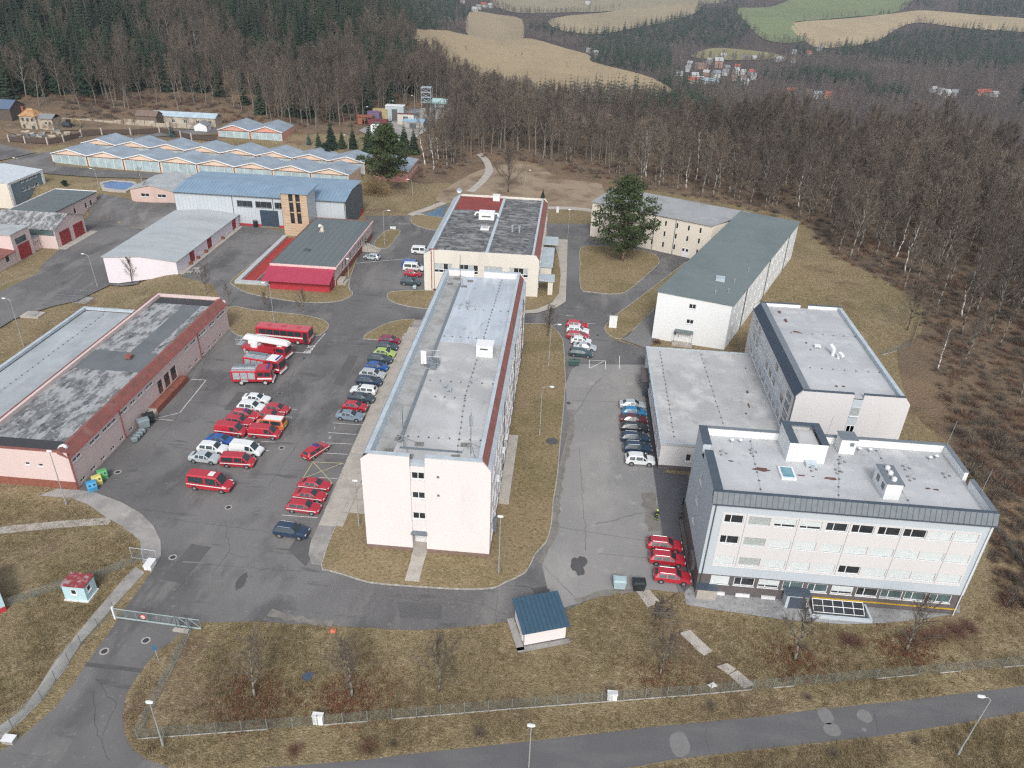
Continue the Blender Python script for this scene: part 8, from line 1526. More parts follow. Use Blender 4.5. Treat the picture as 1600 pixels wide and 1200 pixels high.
at_tree(972, 407, 278, PN[1], 17, 'pine_tree', 'tall broad pine on the drop shaped lawn before the cream wing'); at_tree(606, 300, 204, PN[0], 14, 'pine_tree', 'large pine standing in front of the pink hangar end', True)
SP = [spruce(200 + i, 18.0, 18, 13, .22 + .02 * i) for i in range(3)]; SPm = [meshes(p, M_BARKDK, M_SPRUCE) for p in SP]
blu = meshes(spruce(300, 10, 14, 12, .24), M_BARKDK, M_BLUESPR)
for px, py, top, lab in ((498, 228, 207, 'dark young spruce next to the blue one behind the hangars'), (518, 229, 193, 'broad spruce behind the pink hangar roofs'), (535, 232, 206, 'narrow spruce beside the hangar lamp post'), (552, 232, 200, 'taller spruce close by the hangar lamp post'), (578, 240, 195, 'spruce before the training yard frames'), (612, 240, 188, 'tall spruce in front of the white training container'), (632, 236, 198, 'spruce in front of the blue roofed container'), (647, 240, 204, 'last spruce of the row before the brown wood'), (762, 165, 122, 'tall dark spruce rising above the brown wood')): at_tree(px, py, top, SPm[int(px) % 3], 15, 'spruce_tree', lab, True)
at_tree(269, 214, 189, blu, 10, 'blue_spruce', 'bluish spruce behind the first hangar gables', True); at_tree(483, 226, 205, blu, 10, 'blue_spruce', 'bluish spruce by the twin gable hangar', True); at_tree(848, 312, 293, SPm[0], 18, 'spruce_tree', 'little young spruce at the far canteen corner')
rnd_ = meshes(pine(21, 6, 3.2, 40, 90, .05), M_BARKDK, M_SPRUCE); at_tree(511, 254, 226, rnd_, 6, 'juniper_bush', 'dark round evergreen among the hangar roofs', True); at_tree(102, 291, 282, rnd_, 6, 'juniper_bush', 'dark round evergreen behind the dark roofed annex', True); at_tree(60, 222, 215, rnd_, 6, 'evergreen_shrub', 'low dark evergreen shrubs by the concrete posts', True)
yel = meshes(bush(41, 4.2, 1500, .05, 1.0), M_BARKDK, M_YELBUSH); at_tree(586, 303, 266, yel, 5.0, 'yellow_shrub', 'rounded yellowish bare shrub at the foot of the large pine', True, 'shrub')
BU = [meshes(bush(60 + i, 1.6, 420, .025), M_BARKDK, M_TWIG) for i in range(3)]; RB_ = [meshes(bush(70 + i, 1.6, 520, .03, .7), M_BARKDK, M_REDBUSH) for i in range(3)]
for k, (px, py, s_) in enumerate(((1425, 1003, 1.0), (1448, 999, 1.1), (1470, 995, 1.1), (1492, 990, 1.1), (1512, 984, 1.0), (1322, 1003, .9), (1338, 1005, .8))): plant('reddish_bush', RB_[k % 3], G(px, py), 'reddish brown hedge bush below the grey blue block', k * 1.1, s_, 'reddish bushes before the grey blue block', 'bush')
for k, (px, py, s_) in enumerate(((577, 1170, .8), (461, 1175, .7), (615, 1163, .4), (749, 1148, .6), (1110, 1105, .6), (1302, 1180, .5), (1430, 1160, .5), (1262, 1092, .5))): plant('roadside_bush', (RB_ if k < 2 else BU)[k % 3], G(px, py), 'low bare bush in the dry verge between fence and road', k * 1.7, s_, 'bushes in the road verge', 'bush')
plant('brown_shrub', RB_[0], G(1026, 536), 'small brown shrub at the white block corner', 0, .8, None, 'bush')
random.seed(11)
# ---------------- regions
def inside(p, poly):
    x, y = p; c = False; j = len(poly) - 1
    for i in range(len(poly)):
        xi, yi = poly[i]; xj, yj = poly[j]
        if (yi > y) != (yj > y) and x < (xj - xi) * (y - yi) / (yj - yi) + xi: c = not c
        j = i
    return c
def pix(x, y, z):
    q = Vector((x, y, z - CAM_H)); k = q.dot(CD)
    if k <= 1: return None
    return 800 + F_PX * q.dot(CR) / k, 600 - F_PX * q.dot(CU) / k
FIELDS = {
 'dry_field': ([(612, 40), (700, 49), (800, 62), (850, 66), (918, 86), (925, 98), (1000, 117), (1040, 134), (1050, 156), (900, 156), (800, 150), (735, 130), (700, 106), (640, 88), (655, 68)], (.36, .28, .165)),
 'far_tan_field': ([(733, 20), (780, 24), (815, 31), (814, 66), (760, 62), (730, 54)], (.31, .25, .16)),
 'ridge_field': ([(862, 30), (960, 18), (1000, 12), (1090, 4), (1085, 22), (985, 46), (930, 54), (875, 48)], (.31, .255, .16)),
 'green_field': ([(1150, 14), (1200, 12), (1260, -6), (1420, -14), (1405, 18), (1330, 27), (1260, 33), (1240, 38), (1258, 64), (1205, 66), (1172, 44)], (.165, .205, .09)),
 'tan_slope_field': ([(1238, 37), (1330, 29), (1410, 20), (1445, 17), (1530, 24), (1680, 36), (1680, 54), (1520, 46), (1440, 36), (1405, 44), (1380, 60), (1350, 70), (1290, 76), (1262, 68)], (.39, .31, .185)),
 'village_meadow': ([(1097, 80), (1130, 76), (1200, 83), (1230, 92), (1140, 95), (1080, 90)], (.24, .22, .11)),
 'skyline_field': ([(765, 0), (830, -8), (1000, -14), (1130, -4), (1120, 6), (1000, 14), (900, 20), (800, 20)], (.27, .24, .155))}
FPX = []
for nm, (px, c) in FIELDS.items():
    pts = smooth_loop(pxt_pts(px), 3); m = layered(nm + '_soil', c, [(tuple(v * .82 for v in c), .012, .42, .62, .8, (1, .3, 1), 4), (tuple(min(1, v * 1.12) for v in c), .05, .5, .7, .6, (.3, 1, 1), 5)], 1.0); sheet(nm, pts, 1.2, m, step=25); FPX.append(px)
# hedgerow strips in the big field handled as bushes below
CON = [[(0, -60), (250, -60), (262, 40), (215, 70), (200, 118), (150, 158), (60, 158), (0, 175), (-80, 175), (-80, -60)], [(205, 72), (272, 98), (272, 146), (215, 132)], [(300, -60), (680, -60), (735, 32), (610, 62), (520, 92), (500, 120), (405, 125), (360, 80), (330, 40)], [(560, 86), (650, 92), (645, 148), (570, 142)], [(650, 84), (745, 108), (800, 128), (790, 136), (640, 110)], [(400, 60), (520, 70), (500, 120), (420, 112)],
       [(815, 40), (905, 42), (960, 40), (1080, 12), (1165, 14), (1185, 45), (1140, 76), (1040, 70), (930, 62), (860, 56)], [(905, 66), (1050, 84), (1045, 118), (930, 98)], [(1300, 62), (1470, 48), (1600, 44), (1660, 60), (1660, 112), (1450, 104), (1320, 90)], [(1480, 28), (1660, 40), (1660, 60), (1500, 46)], [(1490, -20), (1660, -20), (1660, 34), (1500, 26)]]
HOUSES = [(1083, 130, 15, 9, 5, 'red', 'red_w'), (1074, 112, 8, 8, 6, 'grey', 'w'), (1061, 121, 9, 8, 6, 'grey', 'w'), (1095, 108, 22, 10, 6, 'brown', 'br'), (1121, 106, 14, 12, 12, 'pale', 'br'), (1108, 100, 9, 8, 7, 'pale', 'w'), (1103, 119, 9, 8, 6, 'pale', 'br'), (1118, 121, 12, 9, 7, 'grey', 'w'), (1133, 118, 9, 8, 6, 'grey', 'w'), (1152, 108, 9, 8, 5, 'red', 'w'), (1150, 115, 9, 8, 6, 'pale', 'w'), (1158, 118, 12, 8, 6, 'pale', 'w'), (1173, 118, 9, 8, 6, 'red', 'w'), (1176, 124, 8, 8, 6, 'grey', 'w'), (1085, 122, 10, 8, 5, 'pale', 'w'), (1108, 131, 26, 10, 4, 'bluegrey', 'w'), (1160, 126, 8, 8, 5, 'brown', 'w'), (1164, 132, 8, 7, 5, 'pale', 'w'), (1092, 128, 12, 8, 5, 'pale', 'w'), (1145, 126, 8, 8, 5, 'brown', 'br'), (1135, 110, 9, 8, 5, 'grey', 'br'), (1078, 103, 8, 8, 5, 'pale', 'w'),
          (1234, 149, 11, 9, 6, 'red', 'w'), (1262, 149, 9, 8, 5, 'brown', 'br'), (1276, 154, 9, 8, 6, 'bluegrey', 'w'), (1293, 154, 8, 8, 6, 'red', 'or'), (1218, 96, 20, 9, 5, 'pale', 'w'), (1240, 84, 9, 8, 5, 'grey', 'w'), (1264, 86, 12, 8, 5, 'red', 'w'), (1280, 80, 8, 8, 7, 'grey', 'w'), (1238, 98, 9, 8, 5, 'brown', 'w'), (1457, 144, 8, 7, 5, 'pale', 'w'), (1468, 147, 9, 8, 5, 'grey', 'w'), (1477, 153, 8, 8, 8, 'pale', 'w'), (1489, 152, 8, 8, 7, 'grey', 'w'), (1535, 148, 24, 9, 4, 'red', 'br'), (1553, 151, 9, 8, 4, 'pale', 'w'),
          (742, 18, 12, 10, 6, 'pale', 'w'), (756, 11, 14, 10, 6, 'red', 'w'), (766, 12, 12, 10, 6, 'pale', 'w'), (722, 4, 12, 10, 6, 'red', 'w'), (918, 8, 12, 10, 6, 'pale', 'w'), (930, 86, 9, 8, 5, 'pale', 'w'), (920, 82, 9, 8, 5, 'grey', 'w'), (748, 14, 12, 9, 6, 'grey', 'w'), (1130, 90, 10, 8, 5, 'pale', 'w'), (1165, 92, 14, 8, 4, 'grey', 'w'), (1178, 93, 9, 8, 4, 'pale', 'w')]
HP = [GT(h[0], h[1]) for h in HOUSES]
HXY = [(p.x, p.y) for p in HP]
def near_house(x, y):
    D = math.hypot(x, y); ux, uy = x / D, y / D
    for hx, hy in HXY:
        dx, dy = hx - x, hy - y
        if abs(dx) > 110 or abs(dy) > 110: continue
        al = dx * ux + dy * uy; la = abs(dx * uy - dy * ux)
        if -8 < al < 28 and la < 6: return True
    return False
cand = {'bare': [], 'spruce': [], 'farbare': [], 'farspruce': []}
NEAR_EDGE = [(560, 260), (640, 275), (690, 268), (735, 250), (775, 240), (830, 248), (885, 262), (1000, 290), (1140, 316), (1252, 342), (1300, 395), (1390, 440), (1450, 470), (1500, 590), (1565, 760), (1660, 930)]
def edge_y(px):
    if px <= NEAR_EDGE[0][0]: return NEAR_EDGE[0][1]
    return lerp_tab(NEAR_EDGE, px)
LEFT_EDGE = [(-80, 180), (0, 170), (120, 172), (250, 176), (330, 178), (400, 188), (470, 206), (560, 200), (600, 180), (690, 158), (700, 190), (720, 250)]
YARD = [(530, 240), (560, 192), (600, 176), (700, 152), (725, 165), (690, 215), (640, 262), (560, 270)]
random.seed(5)
# woods behind and right of the compound, hillside on the left
D_ = 150.0
while D_ < 900:
    s_ = 5.2 if D_ < 430 else 6.6; na = int(math.radians(76) * D_ / s_)
    for k in range(na):
        az = math.radians(-40 + 76 * (k + random.random()) / na); D = D_ + random.uniform(-.5, .5) * s_; x, y = D * math.sin(az), D * math.cos(az); z = zt(x, y); q = pix(x, y, z)
        if not q or not (-90 < q[0] < 1700): continue
        if q[1] < -25: continue
        if inside(q, YARD) or any(inside(q, f) for f in FPX): continue
        azd = math.degrees(az); left = azd < -11
        if left:
            if D < 285 or q[1] > lerp_tab(LEFT_EDGE, q[0]) : continue
            if q[0] < 420 and q[1] > 150 and random.random() < .6: continue
            con = any(inside(q, c) for c in CON)
            if con and random.random() < .9: cand['spruce'].append((D, x, y, z))
            elif not con and random.random() < .13: cand['spruce'].append((D, x, y, z))
            elif random.random() < .85: cand['bare'].append((D, x, y, z))
        else:
            if q[1] > edge_y(q[0]): continue
            if D > 350 + 34 * max(0, -4 - azd): continue
            dens = .95 if D > 215 else .62
            if q[0] > 1290 and D < 190: dens = .38
            if random.random() > dens or noise.noise(Vector((x * .05, y * .05, 9))) > .45: continue
            cand['bare' if random.random() > .004 or D < 260 else 'spruce'].append((D, x, y, z))
    D_ += s_
# far slopes across the valley
D_ = 620.0
while D_ < 2900:
    s_ = 8.0 + (D_ - 600) * .0042; na = int(math.radians(46) * D_ / s_)
    for k in range(na):
        az = math.radians(-13 + 46 * (k + random.random()) / na); D = D_ + random.uniform(-.5, .5) * s_; x, y = D * math.sin(az), D * math.cos(az); z = zt(x, y); q = pix(x, y, z)
        if not q or not (560 < q[0] < 1680) or q[1] < -60 or q[1] > 185: continue
        if D < 900 and q[0] < 760: continue
        if any(inside(q, f) for f in FPX): continue
        if near_house(x, y): continue
        if inside(q, [(1040, 88), (1210, 88), (1215, 138), (1040, 140)]) and random.random() < .45: continue
        con = any(inside(q, c) for c in CON); n_ = noise.noise(Vector((x / 130, y / 130, 0)))
        if (con and random.random() < .88) or (not con and n_ > .28): cand['farspruce'].append((D, x, y, z))
        else: cand['farbare'].append((D, x, y, z))
    D_ += s_
# hedge lines in the big field
for a, b, n in (((815, 94), (1008, 130), 46), ((668, 71), (820, 94), 22)):
    for k in range(n):
        t = random.random(); p = GT(a[0] + (b[0] - a[0]) * t, a[1] + (b[1] - a[1]) * t + random.uniform(-1, 1)); cand['farbare'].append((p.length, p.x, p.y, p.z, .22 if random.random() < .92 else .6))
for px, py in ((865, 103), (885, 106), (963, 118), (815, 90)): p = GT(px, py); cand['farbare'].append((p.length, p.x, p.y, p.z, .55))
# ---------------- the largest 300 of each kind stand as single trees, the rest as one wood each
FB = [bare_tree(400 + i, 21.0, (17, 19, 16, 18)[i], 8, 13, (.30, .33, .28, .36)[i], (.30, .36, .40, .25)[i], tw=.06, up=.6, fork=(i == 3)) for i in range(4)]
FBm = [meshes(p, M_BARK, M_TWIG) for p in FB]
cand['bare'].sort(); cand['spruce'].sort()
LB = ['tall grey bare tree with straight trunk in the brown wood', 'tall bare tree with dense upper crown in the brown wood', 'slender high crowned bare tree in the brown wood', 'forked spreading bare tree in the brown wood']
BIRm = meshes(bare_tree(450, 19.0, 14, 6, 10, .22, .42, tw=.05, up=.7), M_BIRCH, M_TWIG)
for i, (D, x, y, z) in enumerate(cand['bare'][:296]):
    random.seed(i * 13 + 5); v = random.randrange(4); sc = random.uniform(.62, 1.15) * (.72 if D < 175 else 1) * (1 + .35 * noise.noise(Vector((x * .03, y * .03, 1)))); lw = random.random() < .04
    o = plant('birch_tree' if lw else 'bare_tree', BIRm if lw else FBm[v], (x, y, z - .1), 'pale trunked birch among the bare trees of the brown wood' if lw else LB[v], random.uniform(0, 6.28), sc, 'bare trees of the brown wood'); o.rotation_euler = (random.gauss(0, .04), random.gauss(0, .04), o.rotation_euler[2])
SPH = [spruce(500 + i, 22.0, 15, 8, .15 + .02 * i) for i in range(2)]; SPHm = [meshes(p, M_BARKDK, M_SPRUCE) for p in SPH]
for i, (D, x, y, z) in enumerate(cand['spruce'][:280]):
    random.seed(i * 17 + 3); v = random.randrange(2); plant('spruce_tree', SPHm[v], (x, y, z - .1), ('narrow dark spruce on the wooded hillside', 'broad dark spruce on the wooded hillside')[v], random.uniform(0, 6.28), random.uniform(.65, 1.1), 'spruces on the hillside')
def wood(name, pts, srcs, smin, smax, label=None):
    """many trees as one object: points carrying scale, turn and kind, trees placed on them by geometry nodes"""
    me = bpy.data.meshes.new(name); me.from_pydata([(p[1], p[2], p[3] - .1) for p in pts], [], []); rnd = random.Random(len(pts))
    a = me.attributes.new('scl', 'FLOAT', 'POINT'); a.data.foreach_set('value', [rnd.uniform(smin, smax) * (p[4] if len(p) > 4 else 1) * (1 + .4 * noise.noise(Vector((p[1] * .03, p[2] * .03, 1)))) for p in pts])
    a = me.attributes.new('turn', 'FLOAT_VECTOR', 'POINT'); a.data.foreach_set('vector', [c for p in pts for c in (rnd.gauss(0, .03), rnd.gauss(0, .03), rnd.uniform(0, 6.28))])
    a = me.attributes.new('kind_index', 'INT', 'POINT'); a.data.foreach_set('value', [rnd.randrange(len(srcs)) for _ in pts])
    src = bpy.data.collections.new(name + '_sources')
    for i, m in enumerate(srcs): src.objects.link(bpy.data.objects.new('%s_source_%02d' % (name, i), m))
    o = bpy.data.objects.new(name, me); COL.objects.link(o); o['kind'] = 'stuff'
    ng = bpy.data.node_groups.new(name + '_nodes', 'GeometryNodeTree'); ng.interface.new_socket('Geometry', in_out='INPUT', socket_type='NodeSocketGeometry'); ng.interface.new_socket('Geometry', in_out='OUTPUT', socket_type='NodeSocketGeometry')
    N = ng.nodes; L = ng.links; gi = N.new('NodeGroupInput'); go = N.new('NodeGroupOutput'); ip = N.new('GeometryNodeInstanceOnPoints'); ci = N.new('GeometryNodeCollectionInfo'); ci.inputs['Collection'].default_value = src; ci.inputs['Separate Children'].default_value = True; ci.inputs['Reset Children'].default_value = True
    def attr(n, t): q = N.new('GeometryNodeInputNamedAttribute'); q.data_type = t; q.inputs['Name'].default_value = n; return q.outputs['Attribute']
    mp = N.new('GeometryNodeMeshToPoints'); L.new(gi.outputs[0], mp.inputs['Mesh']); L.new(mp.outputs[0], ip.inputs['Points']); L.new(ci.outputs[0], ip.inputs['Instance']); ip.inputs['Pick Instance'].default_value = True
    L.new(attr('kind_index', 'INT'), ip.inputs['Instance Index']); L.new(attr('turn', 'FLOAT_VECTOR'), ip.inputs['Rotation']); L.new(attr('scl', 'FLOAT'), ip.inputs['Scale']); L.new(ip.outputs[0], go.inputs[0])
    md = o.modifiers.new('scatter', 'NODES'); md.node_group = ng; return o
wood('bare_wood', cand['bare'][296:], [merged(p, 'wood_tree', M_BARK, M_TWIG) for p in FB], .75, 1.15)
wood('spruce_wood', cand['spruce'][280:], [merged(p, 'wood_spruce', M_BARKDK, M_SPRUCE) for p in SPH], .6, 1.1)
FF = [bare_tree(600 + i, 16.0, 12, 4, 6, .34, .22, tw=.22, up=.5) for i in range(3)]; FS_ = [spruce(620 + i, 22.0, 9, 7, .19) for i in range(2)]; M_FSPR = treemat('far_spruce_needles', [(.026, .048, .031), (.04, .066, .038), (.022, .04, .03)])
wood('far_bare_wood', cand['farbare'], [merged(p, 'far_tree', M_FTWIG, M_FTWIG) for p in FF], .7, 1.15)
wood('far_spruce_wood', cand['farspruce'], [merged(p, 'far_spruce', M_BARKDK, M_FSPR) for p in FS_], .6, 1.1)
# undergrowth and dry grass
random.seed(21); und = []; gr = []
for _ in range(5200):
    px, py = random.uniform(560, 1640), random.uniform(190, 470); 
    if py > edge_y(px) + 6 or inside((px, py), YARD): continue
    p = GT(px, py)
    if p.length < 420: und.append((0, p.x, p.y, p.z))
for _ in range(1700):
    px, py = random.uniform(1380, 1640), random.uniform(440, 960)
    if px < 1440 + (py - 520) * .30 or px < 1405: continue
    p = G(px, py); und.append((0, p.x, p.y, zt(p.x, p.y), random.uniform(.6, 1.2)))
for _ in range(500):
    px, py = random.uniform(100, 640), random.uniform(150, 200)
    if py > lerp_tab(LEFT_EDGE, px) + 14: continue
    p = GT(px, py); und.append((0, p.x, p.y, p.z, 1.3))
wood('undergrowth', und, [merged(bush(80 + i, 1.7, 150, .05, .75), 'underbrush', M_BARKDK, (M_TWIG, M_REDBUSH, M_TWIG)[i]) for i in range(3)], .5, 1.2)
def tuft(seed, n, h, w):
    random.seed(seed); mb = MB()
    for _ in range(n): x, y = random.gauss(0, .22), random.gauss(0, .22); twig(mb, Vector((x, y, -.02)), rdir(Vector((0, 0, 1)), random.uniform(.1, .9)), h * random.uniform(.5, 1.2), w)
    return mb
M_TUFT = treemat('straw_tufts', [(.27, .215, .13), (.20, .15, .085), (.13, .115, .05), (.31, .26, .17), (.16, .10, .06), (.23, .18, .10)])
GRASS_AREAS = [[(262, 1000), (316, 975), (400, 973), (650, 987), (800, 974), (885, 958), (960, 927), (1070, 930), (1120, 957), (1320, 980), (1500, 962), (1600, 900), (1660, 1040), (1600, 1070), (1200, 1117), (800, 1158), (450, 1194), (262, 1196), (210, 1170), (195, 1120), (220, 1060)], [(1000, 1203), (1200, 1172), (1400, 1152), (1600, 1116), (1660, 1240), (800, 1240)], [(0, 780), (100, 782), (160, 806), (215, 842), (218, 880), (120, 985), (30, 1110), (-30, 1140), (-30, 800)], [(1180, 470), (1300, 400), (1420, 460), (1440, 540), (1400, 560), (1300, 480)], [(1420, 640), (1480, 700), (1600, 900), (1660, 700), (1500, 560)]]
def not_built(p): return not (RX0 - 1 < p.x < RX1 + 1 and RY0 - 3.5 < p.y < RY1 + 1) and not (QX0 < p.x < QX1 and QY0 < p.y < QY1) and not (-4 < p.x < 5 and 58.3 < p.y < 66.5) and not (-56 < p.x < -52 and 59.5 < p.y < 62.5)
for ar in GRASS_AREAS:
    xs = [a for a, b in ar]; ys = [b for a, b in ar]; n = int((max(xs) - min(xs)) * (max(ys) - min(ys)) / 16)
    for _ in range(n):
        q = (random.uniform(min(xs), max(xs)), random.uniform(min(ys), max(ys)))
        if not inside(q, ar): continue
        p = G(*q)
        if not_built(p) and noise.noise(Vector((p.x * .12, p.y * .12, 0))) + random.random() * .7 > .12: gr.append((0, p.x, p.y, zt(p.x, p.y) + .1))
wood('dry_grass_tufts', gr, [tuft(700 + i, 16, .30, .035).mesh('tuft', M_TUFT) for i in range(3)], .5, 1.25)
lt = []
for c_, r_, n in (((549, 1092), 5.0, 500), ((400, 1095), 5.0, 450), ((1241, 1035), 4.5, 300), ((1416, 1020), 4.5, 300), ((1031, 1060), 4.5, 160)):
    p0 = G(*c_)
    for _ in range(n): lt.append((0, p0.x + random.gauss(0, r_ * .45), p0.y + random.gauss(.3, r_ * .35), .1))
wood('fallen_leaves', lt, [tuft(720 + i, 14, .16, .12).mesh('leaves', treemat('fallen_leaves_%d' % i, [(.15, .06, .045), (.20, .09, .055), (.12, .055, .04)])) for i in range(2)], .6, 1.3)
# ================================================================ village and far buildings
random.seed(3)
HC = {'red': mat('tile_red', (.33, .09, .06), .8, noise_amt=.15, scale=.3), 'grey': mat('slate_far', (.20, .21, .22), .8), 'brown': mat('brown_roof_far', (.17, .12, .10), .8), 'pale': mat('pale_roof_far', (.36, .37, .37), .7), 'bluegrey': mat('bluegrey_roof_far', (.26, .32, .36), .7)}
HWALL = {'w': mat('village_white', (.44, .44, .42), .8), 'br': mat('village_brick', (.34, .22, .17), .85), 'or': mat('village_orange', (.48, .24, .12), .8), 'red_w': mat('village_cream', (.55, .50, .42), .8)}
RW = {'red': 'red tiled', 'grey': 'slate grey', 'brown': 'brown', 'pale': 'pale', 'bluegrey': 'blue grey'}; WW = {'w': 'white', 'br': 'brick brown', 'or': 'orange', 'red_w': 'cream'}
for (px, py, L_, W_, H_, rc, wc), p in zip(HOUSES, HP):
    o = thing('village_house', '%s walled house with %s roof in the valley village' % (WW[wc], RW[rc]), 'house', (p.x, p.y, p.z), R(random.uniform(-25, 25)), 'houses in the valley')
    a, b, H_ = L_ * .42, W_ * .42, H_ * .85; mb = MB(); mb.box(-a, a, -b, b, -2.5, H_); mb.add([(-a, -b, H_), (-a, b, H_), (-a, 0, H_ + b * .8), (a, -b, H_), (a, b, H_), (a, 0, H_ + b * .8)], [(0, 2, 1), (3, 4, 5)]); child('wall', mb.mesh('wall', HWALL[wc]), o)
    mb = MB(); e = .5
    for s_ in (-1, 1): mb.add([(-a - e, s_ * (b + e), H_ - .35), (a + e, s_ * (b + e), H_ - .35), (a + e, 0, H_ + b * .8 + .05), (-a - e, 0, H_ + b * .8 + .05), (-a - e, s_ * (b + e), H_ - .1), (a + e, s_ * (b + e), H_ - .1), (a + e, 0, H_ + b * .8 + .3), (-a - e, 0, H_ + b * .8 + .3)], [(0, 1, 2, 3), (4, 5, 6, 7), (0, 1, 5, 4), (0, 3, 7, 4), (1, 2, 6, 5)])
    child('roof', mb.mesh('roof', HC[rc]), o)
    nw = max(2, int(L_ / 3.2))
    for k in range(nw):
        for z in ([1.3] if H_ < 5.5 else [1.0, 3.8]):
            mb = MB(); x = -a + (k + .5) * L_ / nw; mb.box(x - .55, x + .55, -b - .06, -b - .01, z, z + 1.4); child('window', mb.mesh('window', M_GLASS), o)
# ---------------- ruins beyond the hangars
M_RUIN = layered('crumbling_plaster', (.40, .35, .28), [((.17, .13, .10), .35, .48, .62, .9, one, 7), ((.62, .58, .50), .2, .55, .7, .7, one, 5)], .95)
p = GT(52, 203); o = thing('ruined_house', 'half collapsed cream house with broken tiled roof at the excavation', 'ruin', (p.x, p.y, p.z - .2)); o.scale = (.66, .66, .62)
def lwalls(o, x0, x1, y0, y1, z1, m, holes={}):
    mb = MB(); P_ = rect(x0, x1, y0, y1)
    for i in range(4): facade(mb, P_[i], P_[(i + 1) % 4], 0, z1, holes.get(i, []), 0, .4)
    return child('wall', mb.mesh('wall', m), o)
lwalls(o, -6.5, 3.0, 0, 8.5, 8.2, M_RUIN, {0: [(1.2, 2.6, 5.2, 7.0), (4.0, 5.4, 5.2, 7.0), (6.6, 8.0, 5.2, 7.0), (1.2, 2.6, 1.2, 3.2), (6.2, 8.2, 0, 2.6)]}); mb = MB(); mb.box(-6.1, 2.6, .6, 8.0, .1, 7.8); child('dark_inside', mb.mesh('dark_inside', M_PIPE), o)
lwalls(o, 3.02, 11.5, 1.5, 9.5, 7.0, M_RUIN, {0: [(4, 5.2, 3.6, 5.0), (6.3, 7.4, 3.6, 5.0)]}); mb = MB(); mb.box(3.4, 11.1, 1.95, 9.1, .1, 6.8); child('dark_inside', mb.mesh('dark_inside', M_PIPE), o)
mb = MB(); mb.add([(-7, -.4, 8.2), (3.2, -.4, 8.2), (-.6, 4.2, 12.0), (-3.0, 4.2, 12.0), (3.2, 9, 8.2), (-7, 9, 8.2)], [(0, 1, 2, 3), (1, 4, 2), (3, 2, 4, 5), (0, 3, 5)]); child('roof', mb.mesh('roof', layered('broken_tiles', (.40, .26, .13), [((.30, .11, .06), .5, .45, .6, .8, one, 5)], .9)), o)
mb = MB(); mb.add([(2.7, 1.0, 6.9), (12, 1.0, 6.9), (12, 5.5, 9.2), (2.7, 5.5, 9.2), (12, 10, 6.9), (2.7, 10, 6.9)], [(0, 1, 2, 3), (3, 2, 4, 5)]); child('roof', mb.mesh('roof', HC['grey']), o); mb = MB(); mb.box(-6.4, -5.2, 3.4, 4.6, 8, 13); child('chimney', mb.mesh('chimney', M_BRICK), o)
p = GT(4, 188); gable_house('dark_roofed_barn', 'dark blue roofed barn at the edge of the spruce slope', p.x - 12, p.x + 4, p.y, p.y + 9, p.z - .3, p.z + 4.2, 2.6, mat('dark_timber', (.10, .08, .07), .9), mat('dark_blue_sheet', (.09, .13, .20), .6), 'x')
p = GT(288, 196); gable_house('tin_roofed_shed', 'long beige shed with pale blue tin roof beyond the concrete fence', p.x - 13, p.x + 13, p.y, p.y + 6, p.z - .3, p.z + 3.2, 1.3, M_RUIN, mat('pale_tin', (.38, .47, .53), .6, noise_amt=.2, scale=.4), 'x', {0: [(3 + k * 5, 4.4 + k * 5, p.z + .9, p.z + 2.2, 'even') for k in range(5)]})
p = GT(231, 198); gable_house('roofless_gatehouse', 'dark weathered timber gatehouse behind the concrete posts', p.x - 4, p.x + 4, p.y, p.y + 5, p.z - .3, p.z + 4.0, 1.6, mat('weathered_timber', (.15, .115, .09), .9), HC['brown'], 'x')
p = GT(314, 206); gable_house('white_framed_hut', 'small timber hut with white framed gable by the tin shed', p.x - 2.5, p.x + 2.5, p.y, p.y + 4, p.z - .2, p.z + 2.2, 1.4, M_FRAME, HC['grey'], 'y')
p = GT(175, 193); o = thing('ruined_wall', 'long low crumbling garden wall below the wooded slope', 'wall', tuple(p)); random.seed(4)
for k in range(14): mb = MB(); mb.box(k * 4.2 - 20, k * 4.2 - 16.0, -.2, .3, -.4, 1.6 + random.uniform(-.7, .5)); child('wall_piece', mb.mesh('wall_piece', M_RUIN), o)
p = GT(108, 199); o = thing('excavator', 'small dark excavator working beside the ruined house', 'excavator', tuple(p)); 
for nm, b, m in (('track', (-1.6, 1.6, -1.2, -.7, 0, .8), M_TYRE), ('track', (-1.6, 1.6, .7, 1.2, 0, .8), M_TYRE), ('house', (-1.6, 1.0, -1.0, 1.0, .85, 2.0), M_DKMETAL), ('cab', (-.2, 1.0, -.9, .2, 2.0, 3.0), M_GLASS)): cbox(nm, m, o, *b)
mb = MB(); mb.path([(1.0, .4, 1.6), (3.0, .4, 3.6), (4.6, .4, 2.2), (4.4, .4, .8)], [.18, .16, .14, .12], n=4); child('boom', mb.mesh('boom', mat('digger_yellow', (.35, .24, .05), .6)), o); mb = MB(); mb.box(4.0, 4.8, 0, .8, .1, .8); child('bucket', mb.mesh('bucket', M_PIPE), o)
random.seed(8)
for k in range(26):
    p = GT(random.uniform(20, 130), random.uniform(207, 216)); o = tag(MB().prism([(math.cos(i * 1.05) * random.uniform(.5, 1.5), math.sin(i * 1.05) * random.uniform(.5, 1.2)) for i in range(6)], 0, random.uniform(.2, .9)).build('rubble_chunk', M_RUIN if k % 3 else M_SEAM), 'lump of demolition rubble lying before the ruined house', 'rubble', 'rubble before the ruined house'); o.location = p; o.rotation_euler = (random.gauss(0, .2), random.gauss(0, .2), k)
